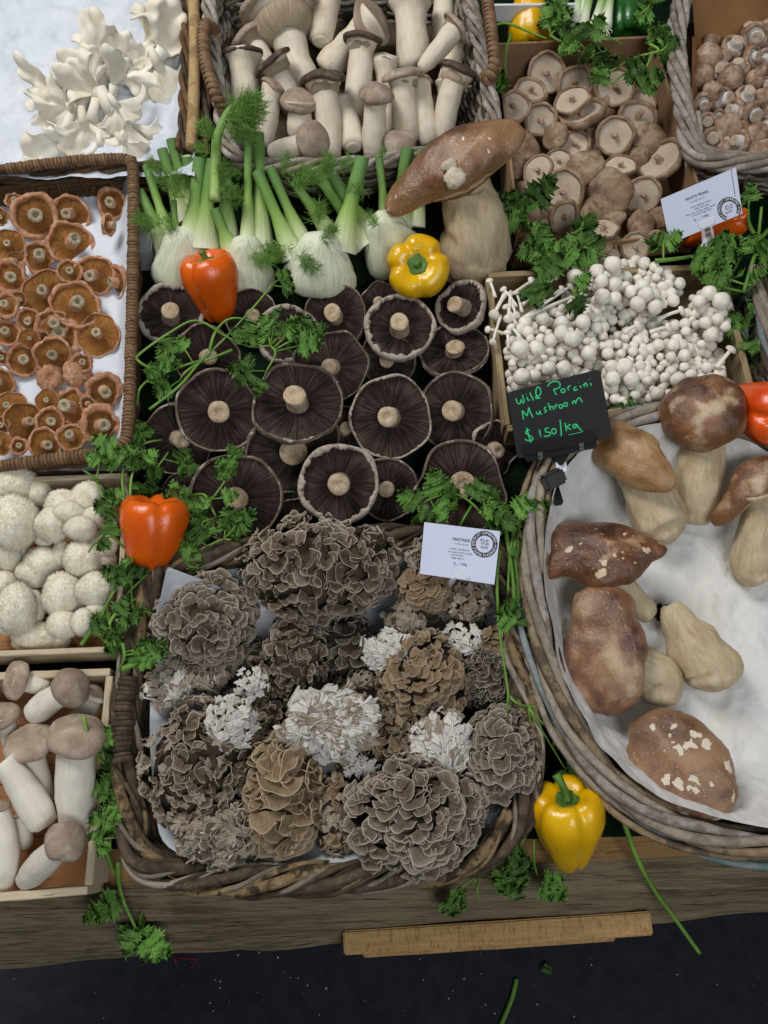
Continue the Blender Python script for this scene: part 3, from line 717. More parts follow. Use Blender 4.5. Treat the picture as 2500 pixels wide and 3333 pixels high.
G['shii_cap'] = speck('shiitake_skin', [(.25, C(88, 64, 47)), (.5, C(130, 103, 80)), (.75, C(168, 141, 114))], [(C(190, 168, 142), .45, .85, 1.6)], 0, 1.4, rough=.5, bump=.2, bs=8, bd=.02, vary=.2)
G['shii_gill'] = radial('shiitake_gill', [(.3, C(196, 174, 150)), (.7, C(228, 212, 190))], 50, 1.2, .7, .5, .012, vary=.08)
G['shii_stem'] = speck('shiitake_stem', [(.3, C(158, 122, 100)), (.7, C(206, 180, 156))], [], 0, 5, rough=.75)
G['but_cap'] = speck('button_skin', [(.25, C(98, 70, 53)), (.5, C(140, 108, 85)), (.75, C(176, 148, 125))], [(C(206, 188, 170), .45, .85, 1.6)], 0, 1.4, rough=.45, bump=.15, bs=6, bd=.02, vary=.16)
G['but_stem'] = speck('button_stem', [(.3, C(222, 214, 206)), (.7, C(240, 236, 231))], [(C(186, 160, 138), .64, .78, 6)], 0, 5, rough=.65, vary=.06)
G['but_cut'] = speck('button_cut', [(.3, C(176, 152, 124)), (.7, C(216, 202, 182))], [(C(150, 116, 86), .6, .7, 5)], 0, 5, rough=.7)
def fibre(name, stops, spots=(), stretch=(6, 6, .9), scale=30, rough=.6, bd=.0008, vary=.06, sss=.0):
    t = NT(name); c = t.co('Generated'); o = t.co('Object'); f = t.noise(t.co('UV', (14, 14, 1)), 1.4, 5, .6); g = t.noise(o, scale, 5)
    col = t.ramp(t.addm(t.mul(f, .5), t.mul(g, .5)), stops)
    for (cl, lo, hi, s2) in spots: col = t.mix(t.fr(t.noise(o, s2, 4, .6), lo, hi), col, cl)
    t.bump(t.addm(f, t.mul(g, .6)), .35, bd)
    return t.done(t.vary(col, vary), rough, .25, sss=sss)
G['king_stem'] = fibre('king_oyster_stem', [(.25, C(186, 168, 142)), (.5, C(216, 204, 184)), (.8, C(230, 222, 208))], [(C(196, 170, 134), .58, .76, 16)])
G['king_pale'] = fibre('king_trumpet_stem', [(.25, C(200, 190, 172)), (.5, C(222, 214, 200)), (.8, C(234, 229, 220))], [(C(206, 188, 158), .6, .78, 12)])
G['king_gill'] = radial('king_oyster_gill', [(.3, C(176, 150, 118)), (.7, C(218, 202, 176))], 26, 1.5, .7, .6, .02)
G['king_dark'] = speck('king_oyster_dark_cap', [(.3, C(56, 45, 40)), (.7, C(96, 79, 68))], [(C(150, 130, 112), .55, .8, 1.3)], 0, 1.6, bump=.25, bs=14, bd=.02, rough=.55)
G['king_taupe'] = speck('king_oyster_taupe_cap', [(.3, C(140, 120, 102)), (.7, C(176, 156, 138))], [(C(202, 188, 170), .5, .78, 1.2), (C(120, 98, 80), .64, .74, 9)], 0, 1.6, bump=.25, bs=14, bd=.02, rough=.5)
G['cut_pale'] = fibre('pale_cut', [(.3, C(214, 202, 174)), (.7, C(232, 224, 206))])

# ---------------------------------------------------------------- gilled mushroom meshes (unit cap radius, local +Z = towards the stem)
def lobef(seed, amp, ks=(2, 3, 4, 5, 7)):
    r = random.Random(seed); t = [(k, amp * r.uniform(.3, 1) / k ** .5, r.uniform(0, 6.28)) for k in ks]
    return lambda th: 1 + sum(a * cos(k * th + p) for k, a, p in t)
def gilled(tagname, seed, mats, Hc=.4, inr=.2, lip=.14, gd=.12, sr=.22, sl=.6, lob=.05, wob=.06, torn=None, nseg=44, ng=120, ridge=.012, hollow=0, bend=.1, lump=.02, flare=1.15, foot=1.0, dent=0):
    L = lobef(seed, lob); Wf = lobef(seed + 5, wob, (2, 3, 4)); r_ = random.Random(seed); W = lambda th: Wf(th) - 1
    D = {}
    def rf(th, i, r, z):
        rr = r * (1 + (L(th) - 1) * min(1, r * 1.2)); zz = z + W(th) * r * r
        k = 1 + lump * 2 * nz((cos(th) * r * 2, sin(th) * r * 2, z * 2), 1.7, seed); return rr * k, zz
    prof = []
    for i in range(11):
        a = i / 10 * pi / 2; prof.append((max(.001, sin(a) ** .9), -Hc * (cos(a) ** .8 if cos(a) > 0 else 0) + (dent * exp(-(sin(a) / .3) ** 2))))
    for i in range(1, 7):
        b = i / 6 * pi; prof.append((1 - inr * (1 - cos(b)) / 2, lip * sin(b)))
    prof.append((1 - inr * 1.02, -Hc * .3))
    v, f, uv = lathe(prof, nseg, rf); D['cap'] = mesh(tagname + '_cap', v, f, mats['cap'], True, uv)
    gp = []; n = 6
    for i in range(n + 1):
        t = i / n; r = sr * .8 + (1 - inr * .85 - sr * .8) * t; gp.append((r, -gd * (1 - t) ** 1.3 - .015 if gd >= 0 else -gd * (1 - t) ** 2 - .03))
    def rg(th, i, r, z):
        rr, zz = rf(th, i, r, z); j = int(round(th / (2 * pi) * ng)); return rr, zz + (ridge if j % 2 else -ridge) * sin(pi * min(1, .15 + i / n * .85))
    v, f, uv = lathe(gp, ng, rg); D['gills'] = mesh(tagname + '_gills', v, f, mats['gill'], False, uv)
    if torn:
        wd, am = torn
        pr = [(1.01, -.08), (1.03, -.01), (1.01, .035 + lip * .3), (1 - wd * .5, .05 + lip * .8), (1 - wd, .03 + lip * .55), (1 - wd * .92, -.05)]
        def rt(th, i, r, z):
            nn = .25 + 1.1 * nz((cos(th) * 2.2, sin(th) * 2.2, 0), 1.6, seed) + .7 * nz((cos(th) * 9, sin(th) * 9, 1), 1.5, seed + 2) + .5 * nz((cos(th) * 22, sin(th) * 22, 1), 1.5, seed + 4)
            k = (0, 0, .15, .6, 1, 1)[i]; rr = r - (nn * am) * k if k else r
            if k and nn < -.1: rr = max(rr, 1.0 + .2 * nn)
            rr = min(rr, 1.015 - .012 * i); q = rf(th, i, rr, z); return q[0], q[1] + .02 * k * nn
        v, f, uv = lathe(pr, 96, rt, False); D['margin'] = mesh(tagname + '_margin', v, f, mats['rim'], True, uv)
    bx_ = r_.uniform(-1, 1) * bend; by_ = r_.uniform(-1, 1) * bend; z0 = -gd - .06 if gd >= 0 else -.05
    def sp(path):
        out = []
        for (x, y, z) in path:
            t = (z - z0) / (sl - z0); q = 1 + .07 * nz((x * 3, y * 3, z * 2), 1.5, seed + 3); out.append((x * q + bx_ * t * t, y * q + by_ * t * t, z))
        return out
    pr = [(sr * flare, z0), (sr * 1.02, z0 + .12), (sr * .98, z0 + (sl - z0) * .5), (sr * foot, sl - .04), (sr * foot * .96, sl - .01)]
    v, f, uv = lathe(pr, 20, None, False); D['stem'] = mesh(tagname + '_stem', sp(v), f, mats['stem'], True, uv)
    e = sr * foot
    pr = [(e * .97, sl - .012), (e * .9, sl + .01), (e * .6, sl + .016), (e * .35, sl + (.012 if not hollow else -.02)), (e * .28, sl + (-.005 if not hollow else -.22)), (.001, sl + (.0 if not hollow else -.24))]
    v, f, uv = lathe(pr, 20, None, False); D['cut_face'] = mesh(tagname + '_cut', sp(v), f, mats['cut'], True, uv)
    return D
def put(name, label, cat, group, D, p, axis, R, spin, skip=()):
    o = thing(name, label, cat, p, group); m = axmat(p, axis, spin, R)
    st = None
    for k, me in D.items():
        q = part(k, me, st if k == 'cut_face' else o, m)
        if k == 'stem': st = q
    return o
ORD = ['first', 'second', 'third', 'fourth', 'fifth', 'sixth', 'seventh', 'eighth', 'ninth', 'tenth', 'eleventh', 'twelfth', 'thirteenth', 'fourteenth', 'fifteenth', 'sixteenth', 'seventeenth', 'eighteenth', 'nineteenth', 'twentieth', 'next to last', 'last']
def rows(items, gap):
    """items: (x, y); row by row from the back, each row from the left -> (row, place)"""
    idx = sorted(range(len(items)), key=lambda i: items[i][1]); out = {}; row = []; k = 0
    def flush(row, k):
        for j, i in enumerate(sorted(row, key=lambda i: items[i][0])): out[i] = (ORD[min(k, 21)], ORD[min(j, 21)])
    for i in idx:
        if row and items[i][1] - items[row[0]][1] > gap: flush(row, k); row = []; k += 1
        row.append(i)
    flush(row, k); return out
def size_word(d, lo, hi): return 'small ' if d < lo else 'large ' if d > hi else ''

# ---------------------------------------------------------------- orange milk caps
random.seed(21)
mm = dict(cap=G['milk_cap'], gill=G['milk_gill'], stem=G['milk_stem'], cut=G['milk_cut'])
MK = [gilled('milk_a', 1, mm, .36, .26, .16, -.16, .30, .55, .05, .05, hollow=1, ng=96, lump=.05, flare=1.4),
      gilled('milk_b', 2, mm, .34, .18, .13, -.18, .28, .60, .08, .08, hollow=1, ng=96, lump=.06, flare=1.5),
      gilled('milk_c', 3, mm, .28, .07, .05, -.20, .22, .55, .06, .10, hollow=1, ng=96, lump=.03, flare=1.8),
      gilled('milk_d', 4, mm, .40, .34, .20, -.12, .31, .42, .10, .06, hollow=1, ng=96, lump=.08, flare=1.3),
      gilled('milk_e', 5, mm, .42, .22, .16, -.14, .36, .75, .12, .10, hollow=1, ng=96, lump=.10, flare=1.2)]
MKUP = [gilled('milk_f', 6, mm, .50, .20, .12, -.05, .25, .4, .10, .06, hollow=1, lump=.08, dent=.22), gilled('milk_g', 7, mm, .55, .25, .15, -.05, .25, .4, .18, .08, hollow=1, lump=.10)]
milk = [(0, 475, 105, 0, .1, 1), (105, 372, 115, -.2, .4, 4), (240, 470, 295, -.18, .12, 0), (490, 452, 235, -.2, .12, 1), (768, 385, 205, -.4, .18, 0), (742, 530, 130, .88, .0, 4),
        (485, 658, 285, .05, .15, 1), (60, 665, 200, -.25, .4, 2), (268, 755, 200, .05, .35, 4), (110, 775, 110, 0, .1, 2), (478, 852, 165, .05, .25, 0), (645, 875, 258, -.25, .12, 1),
        (812, 930, 225, -.80, .12, 0), (72, 890, 225, -.05, .02, 3), (320, 1010, 320, -.45, .15, 2), (130, 1040, 95, 0, 0, 1), (42, 1085, 175, .0, .35, 3), (520, 1085, 310, .03, .18, 1),
        (202, 1185, 165, -.35, .0, 0), (400, 1290, 280, -.05, .02, 3), (365, 1208, 190, .15, .15, 4), (675, 1285, 275, -.4, .25, 2), (45, 1275, 185, 0, .35, 0), (200, 1312, 125, 0, 0, 2),
        (5, 1440, 110, .1, 0, 3), (160, 1462, 215, -.25, .15, 0), (365, 1425, 240, -.05, -.05, 1), (562, 1478, 135, -.1, .05, 3), (345, 1580, 172, .1, .1, 'u0'), (515, 1560, 165, .2, .1, 'u1'), (596, 1575, 90, .3, 0, 'u1'),
        (0, 1610, 185, -.1, .05, 1), (712, 1668, 235, .02, 0, 3), (325, 1738, 155, -.35, .1, 2), (600, 1755, 105, .1, 0, 3), (490, 1780, 230, -.4, .1, 4), (75, 1785, 215, -.3, .3, 2), (165, 1885, 262, .35, 0, 2),
        (345, 1880, 190, .02, -.1, 0), (690, 1905, 262, .15, .15, 3), (490, 1990, 195, -.35, .2, 0), (310, 2040, 218, .12, .15, 1), (130, 2048, 118, .0, .12, 3), (5, 2030, 150, -.2, .1, 2), (5, 1905, 120, .1, .0, 0)]
rw = rows([(m[0], m[1]) for m in milk], 75)
mdesc = ['ring shaped orange milk cap', 'orange milk cap with rolled rim', 'flat orange gilled milk cap', 'deeply inrolled orange milk cap', 'wrinkled orange milk cap']
for i, (x, y, d, tx, ty, vr) in enumerate(milk):
    R = d / 2.106 / 2 * 1.09; tx, ty = tx + random.uniform(-.14, .14), ty + random.uniform(-.14, .14); X, Y = K4(x, y)
    up = isinstance(vr, str); z = .034 + .003 * (i % 3) + (.014 if d < 180 and not up else 0) + (.008 if i in (20, 17, 26) else 0)
    p = P(X, Y, z); Rm = R * mpp(p); ax = vaxis(p, tx, ty)
    D = MKUP[int(vr[1])] if up else MK[vr]
    if up: ax = -ax
    ro, pl = rw[i]; ds = 'pinkish milk cap, cap upward' if up else mdesc[vr]
    put('milk_cap', f'{size_word(d, 140, 250)}{ds}, {pl} from left in {ro} row from the back', 'mushroom', 'orange milk caps in the rattan basket', D, p, ax, Rm, random.uniform(0, 6.28), ('gills',) if False else ())

# ---------------------------------------------------------------- portobello
random.seed(22)
pm_ = dict(cap=G['porto_cap'], gill=G['porto_gill'], stem=G['porto_stem'], cut=G['porto_cut'], rim=G['porto_rim'])
pf_ = dict(pm_, rim=G['porto_edge'])
PO0 = [gilled('porto_a', 31, pf_, .22, .05, .02, .05, .245, .24, .035, .035, torn=(.028, .035), ng=180, ridge=.010, lump=.01, foot=1.1, flare=1.1),
      gilled('porto_b', 32, pm_, .20, .05, .02, .04, .235, .28, .05, .05, torn=(.035, .055), ng=180, ridge=.010, lump=.01, foot=1.05, flare=1.1),
      gilled('porto_c', 33, pf_, .24, .06, .02, .03, .23, .24, .03, .06, torn=(.02, .045), ng=180, ridge=.010, lump=.01, foot=1.15, flare=1.1),
      gilled('porto_d', 34, pm_, .44, .10, .08, .18, .27, .40, .03, .03, torn=(.12, .06), ng=160, ridge=.010, lump=.01, foot=1.0, flare=1.1),
      gilled('porto_e', 35, pm_, .55, .14, .12, .26, .31, .50, .05, .05, torn=(.15, .09), ng=160, ridge=.010, lump=.02, foot=.95, flare=1.1)]
PO = PO0
for q_ in range(4): PO.append(gilled(f'porto_x{q_}', 130 + q_, pf_ if q_ < 3 else pm_, .20, .05, .02, .04 + .02 * (q_ % 2), .215 + .02 * q_, .18 + .05 * q_, .07 + .015 * q_, .06, torn=(.02 + .008 * q_, .05), ng=180, ridge=.010, lump=.02, foot=1.0 + .08 * (q_ % 3), flare=1.1, bend=.14))
K6 = Crop(430, 900, 1.306)
# x, y, diameter, tilt right, tilt up, variant, height, label
porto = [(505, 165, 230, .1, .15, 1, .03, 'dark portobello half hidden behind the upper orange pepper'),
         (1055, 118, 190, -.1, .2, 1, .03, 'portobello edge peeking out behind the upper yellow pepper'),
         (165, 165, 280, .0, .32, 3, .04, 'cup shaped portobello with tall stem left of the upper orange pepper'),
         (862, 172, 275, -.22, .12, 0, .03, 'portobello with torn white edge below the middle fennel bulb'),
         (1085, 352, 240, -.22, -.15, 2, .022, 'portobello mostly covered, behind the cup under the yellow pepper'),
         (1368, 312, 300, -.1, .68, 2, .035, 'steeply tilted portobello with ragged white lower edge near the crate'),
         (660, 245, 270, .05, .42, 3, .035, 'cup shaped portobello under the parsley sprig'),
         (1138, 215, 300, .02, .38, 3, .055, 'cup shaped portobello with thick pale wall below the upper yellow pepper'),
         (1398, 128, 235, -.45, .28, 4, .05, 'round cup portobello on its side beside the upper yellow pepper'),
         (318, 345, 275, .08, -.10, 1, .03, 'portobello crossed by parsley stems, left of the others'),
         (848, 385, 310, -.1, .02, 0, .035, 'portobello with creamy stem in the centre of the upper rows'),
         (905, 655, 210, .0, .0, 1, .018, 'hidden portobello of which mostly the stub shows in the centre'),
         (485, 735, 170, .1, -.1, 1, .018, 'hidden portobello below the large left one'),
         (1372, 572, 335, -.22, .02, 0, .04, 'large portobello at the right of the middle row'),
         (1100, 600, 355, .05, -.02, 2, .052, 'large portobello right of the centre with ragged right edge'),
         (195, 690, 300, .1, -.1, 0, .03, 'dark portobello with pale crumpled stem at the left border'),
         (690, 745, 400, .02, -.06, 1, .022, 'wide portobello lying below the oval one, partly covered'),
         (705, 535, 392, .0, .52, 2, .062, 'oval looking tilted portobello in the centre row'),
         (365, 572, 355, .03, .02, 0, .058, 'largest round portobello at the left of the centre row'),
         (1085, 905, 270, -.08, -.1, 1, .025, 'portobello half hidden behind the white rimmed ring one'),
         (215, 930, 190, .05, .1, 0, .025, 'portobello edge among parsley at the lower left'),
         (1540, 735, 235, .42, -.22, 1, .022, 'small portobello with stem pointing right beneath the black board'),
         (1400, 895, 392, .0, .08, 0, .035, 'large portobello under the parsley by the white card'),
         (440, 945, 392, -.08, .0, 1, .038, 'large portobello at the lower left, its stem leaf covered'),
         (690, 1010, 150, .1, -.3, 1, .015, 'dark stub of a portobello beside the white rimmed one'),
         (880, 882, 348, .02, .0, 3, .058, 'portobello with thick white torn rim like a ring, lowest centre')]
for i, (x, y, d, tx, ty, vr, z, lb) in enumerate(porto):
    X, Y = K6(x, y); p = P(X, Y, z); vr = vr if vr in (3, 4) else random.choice((0, 1, 2, 5, 6, 7, 8)); put('portobello', lb, 'mushroom', 'upturned portobello mushrooms', PO[vr], p, vaxis(p, tx, ty), d / 1.306 / 2 * mpp(p), random.uniform(0, 6.28))

# ---------------------------------------------------------------- shiitake
random.seed(23)
sm = dict(cap=G['shii_cap'], gill=G['shii_gill'], stem=G['shii_stem'], cut=G['shii_stem'])
SH = [gilled('shii_a', 41, sm, .34, .20, .12, .04, .13, .26, .04, .05, ng=110, ridge=.006, lump=.03, foot=.9, flare=1.3),
      gilled('shii_b', 42, sm, .40, .24, .14, .06, .14, .32, .06, .07, ng=110, ridge=.006, lump=.02, foot=.9, flare=1.3),
      gilled('shii_c', 43, sm, .42, .14, .10, .04, .14, .28, .05, .06, ng=110, ridge=.006, lump=.015, foot=.9, flare=1.3)]
shi = [(400, 415, 225, .1, .1, 0), (312, 515, 195, .25, .72, 1), (215, 608, 200, -.02, .55, 0), (365, 682, 192, 0, .1, 1), (562, 475, 205, .15, .2, 1), (545, 568, 215, -.3, .72, 2), (600, 640, 280, -.22, .86, 1), (790, 495, 235, .1, .38, 0),
       (940, 588, 170, .1, .62, 2), (740, 605, 150, .2, .3, 'c'), (920, 665, 245, .28, .68, 1), (450, 778, 160, -.45, .2, 'c'), (572, 722, 170, .0, .62, 0), (560, 820, 185, .02, .5, 1), (790, 772, 222, .05, .05, 0), (985, 798, 190, .25, .2, 'c'),
       (675, 775, 110, .1, .2, 'c'), (925, 885, 120, 0, .2, 'c'), (820, 942, 195, .0, .82, 2), (1045, 912, 285, -.45, .62, 0), (290, 852, 160, .4, .3, 'c'), (235, 942, 150, .3, .2, 'c'), (350, 968, 190, -.5, .38, 2), (470, 918, 160, .05, .38, 0),
       (625, 962, 215, 0, .3, 'c'), (490, 1090, 255, 0, 0, 0), (270, 1115, 165, -.2, .2, 'c'), (950, 1108, 208, -.1, .1, 0), (765, 1092, 255, -.05, .25, 'c'), (350, 1242, 155, -.3, .1, 'c'), (500, 1232, 200, .55, -.4, 1), (670, 1205, 160, .2, .2, 'c'), (780, 1228, 135, .1, .2, 'c'),
       (720, 1298, 195, .0, .84, 2), (938, 1277, 158, .1, .15, 'c'), (1040, 1240, 130, -.2, .1, 'c'), (790, 1408, 130, .4, .3, 1), (700, 1388, 158, -.1, .1, 'c'), (905, 1402, 175, .0, .08, 0), (300, 1395, 130, -.1, .1, 'c'), (275, 790, 80, 0, .2, 'c'), (1020, 1360, 110, 0, .1, 'c'),
       (480, 1345, 170, 0, .1, 'c'), (245, 700, 90, 0, .3, 'c'), (700, 710, 140, 0, .2, 'c'), (560, 1300, 130, .2, .1, 'c'), (660, 875, 130, 0, .2, 'c'), (1000, 1180, 120, 0, .2, 'c')]
rw = rows([(m[0], m[1]) for m in shi], 95)
for i, (x, y, d, tx, ty, vr) in enumerate(shi):
    X, Y = K3(x, y); z = .035 + .004 * (i % 3) + (.016 if d > 185 else 0) + (-.015 if i > 41 else 0); p = P(X, Y, z); ax = vaxis(p, tx, ty); up = vr == 'c'
    if up: ax = -ax; D = SH[(1, 2)[i % 2]]
    else: D = SH[vr]
    ds = 'brown shiitake cap side up' if up else ('upturned shiitake with pale gills' if ty < .5 else 'shiitake standing on its edge')
    ro, pl = rw[i]
    put('shiitake', f'{size_word(d, 135, 215)}{ds}, {pl} from left in {ro} row of the box', 'mushroom', 'shiitake in the cardboard box', D, p, ax, d / 1.746 / 2 * mpp(p), random.uniform(0, 6.28))

# ---------------------------------------------------------------- brown button mushrooms
random.seed(24)
bm_ = dict(cap=G['but_cap'], gill=G['but_stem'], stem=G['but_stem'], cut=G['but_cut'])
BU = [gilled('button_a', 51, bm_, .80, .40, .22, .02, .42, .60, .03, .02, ng=40, ridge=.003, lump=.02, foot=1.05, flare=1.25), gilled('button_b', 52, bm_, .72, .36, .20, .02, .46, .75, .05, .03, ng=40, ridge=.003, lump=.03, foot=1.0, flare=1.3),
      gilled('button_c', 53, bm_, .85, .42, .2, .02, .50, .45, .04, .02, ng=40, ridge=.003, lump=.02, foot=1.1, flare=1.2)]
but = [(1340, 245, 95, .1, .3, 'c'), (1468, 262, 138, .25, .72, 1), (1590, 205, 140, .1, -.15, 0), (1560, 165, 100, -.4, .75, 1), (1318, 325, 140, -.1, .3, 'c'), (1412, 325, 85, .2, .3, 'c'), (1385, 400, 110, .1, .35, 2), (1490, 385, 125, -.05, .82, 1), (1575, 322, 115, .75, .1, 0),
       (1645, 335, 110, -.2, -.3, 1), (1285, 442, 130, .05, .35, 'c'), (1450, 442, 135, .3, .3, 'c'), (1575, 455, 105, .1, .3, 'c'), (1612, 405, 85, .2, .3, 'c'), (1342, 520, 110, -.1, .2, 'c'), (1392, 568, 145, .72, .15, 1), (1540, 545, 125, .35, .6, 1), (1288, 590, 115, .35, -.35, 0),
       (1625, 560, 105, .1, .2, 'c'), (1468, 632, 125, -.7, .0, 1), (1582, 650, 138, .55, -.3, 2), (1312, 692, 100, .05, -.1, 2), (1432, 722, 145, .1, .3, 'c'), (1505, 735, 85, .1, .2, 'c'), (1342, 786, 115, .05, .05, 2), (1492, 805, 130, -.6, .2, 0), (1592, 768, 135, .05, .3, 'c'), (1600, 845, 150, .1, .4, 'c'),
       (1402, 838, 95, .2, .4, 'c'), (1655, 480, 90, -.4, .2, 0), (1650, 720, 110, -.3, .1, 1), (1640, 240, 90, .1, .3, 'c'), (1400, 490, 90, .2, -.2, 1), (1500, 490, 80, .3, -.3, 1), (1380, 665, 80, .2, .1, 0), (1425, 795, 80, -.2, .0, 1), (1545, 700, 80, .2, .2, 'c'), (1640, 640, 80, .2, .2, 'c'), (1655, 150, 90, 0, .3, 'c')]
rw = rows([(m[0], m[1]) for m in but], 72)
for i, (x, y, d, tx, ty, vr) in enumerate(but):
    X, Y = K3(x, y); z = .058 + .005 * (i % 3) - (.012 if d < 100 else 0); p = P(X, Y, z); ax = vaxis(p, tx, ty); up = vr == 'c'
    if up: ax = -ax; D = BU[i % 3]
    else: D = BU[vr]
    ro, pl = rw[i]; ds = 'brown button mushroom cap' if up else 'brown button mushroom showing pale stem'
    put('button_mushroom', f'{size_word(d, 92, 133)}{ds}, {pl} from left in {ro} row from the back', 'mushroom', 'brown button mushrooms in the wicker basket', D, p, ax, d / 1.746 / 2 * 1.06 * mpp(p), random.uniform(0, 6.28))

# ---------------------------------------------------------------- king oysters
def bez(a, c, b, n):
    return [a * (1 - t) ** 2 + c * 2 * t * (1 - t) + b * t * t for t in [i / n for i in range(n + 1)]]
def king(label, group, cap, base, sw, cw, zc, zb, bend=0, tilt=(0, 0), style='taupe', Hc=.5, radii=None, stemmat='king_stem', cut=False, nocap=False, seed=0, flare=1.35, squash=1.0):
    a, c = P(*base, zb), P(*cap, zc); rs_ = sw / 2 * mpp((a + c) / 2); rc = cw / 2 * mpp(c)
    r_, u_, t_ = frame((a + c) / 2); ax = c - a; perp = t_.cross(ax.normalized())
    path = bez(a, (a + c) / 2 + perp * bend * ax.length, c, 16)
    rd = radii or [.80, 1.02, 1.05, .98, .92, flare]
    def rad(t):
        x = t * (len(rd) - 1); i = min(int(x), len(rd) - 2); f = x - i; f = f * f * (3 - 2 * f); return rd[i] * (1 - f) + rd[i + 1] * f
    path = [a - (path[1] - a).normalized() * rs_ * .25] + path
    rr = [rs_ * rad(0) * .6] + [rs_ * rad(i / 16) for i in range(17)]
    o = thing('king_oyster', label, 'mushroom', a, group)
    v, f, uv = tube(path, rr, 22); v = [q * 1 for q in v]
    v = [q + (q - a).normalized() * 0 + V((nz(q, 60, seed), nz(q, 60, seed + 1), nz(q, 60, seed + 2))) * rs_ * .07 for q in v]
    part('stem', mesh('stem', v, f, G[stemmat], True, [(x * 2.2, y * 2.0) for x, y in uv]), o)
    if cut:
        e = path[0]; d_ = (path[0] - path[2]).normalized(); v, f, uv = lathe([(.001, .10), (.55, .09), (.80, .03), (.86, -.12)], 20); part('cut_face', mesh('cut_face', v, f, G['cut_pale'], True, uv), o, axmat(e, d_, 0, rs_ * .78))
    if nocap: return o
    dirn = (path[-1] - path[-3]).normalized(); r1, u1, t1 = frame(c); dirn = (dirn + r1 * tilt[0] + u1 * tilt[1] + t1 * (tilt[2] if len(tilt) > 2 else 0)).normalized()
    L = lobef(seed + 3, .05); Wf = lobef(seed + 9, .07, (2, 3, 4))
    def rf(th, i, r, z):
        k = 1 + .05 * nz((cos(th) * r * 2, sin(th) * r * 2, z), 1.4, seed); return r * (1 + (L(th) - 1) * min(1, r)) * k, z + (Wf(th) - 1) * r * r
    prof = [(max(.001, sin(i / 9 * pi / 2)), -Hc * cos(i / 9 * pi / 2)) for i in range(10)] + [(1.0, .07), (.95, .13), (.86, .13), (.80, .08)]
    v, f, uv = lathe(prof, 32, rf); m = axmat(c, -dirn, seed, (rc, rc * squash, rc))
    part('cap', mesh('cap', v, f, G['king_' + style], True, uv), o, m)
    k0 = min(.8, rs_ * rd[-1] / rc * .92)
    gp = [(.88, .10), (.7 * .6 + k0 * .4, .16), (k0 * .8 + .1, .34), (k0 * .86, .58), (k0 * .5, .8)]
    v, f, uv = lathe(gp, 72, lambda th, i, r, z: (rf(th, i, r, z)[0], z + (Wf(th) - 1) * r * r), False); part('gills', mesh('gills', v, f, G['king_gill'], True, uv), o, m)
    return o
random.seed(25)
gk = 'king oysters in the whitewashed basket'
Q = lambda x, y: K2(x, y)
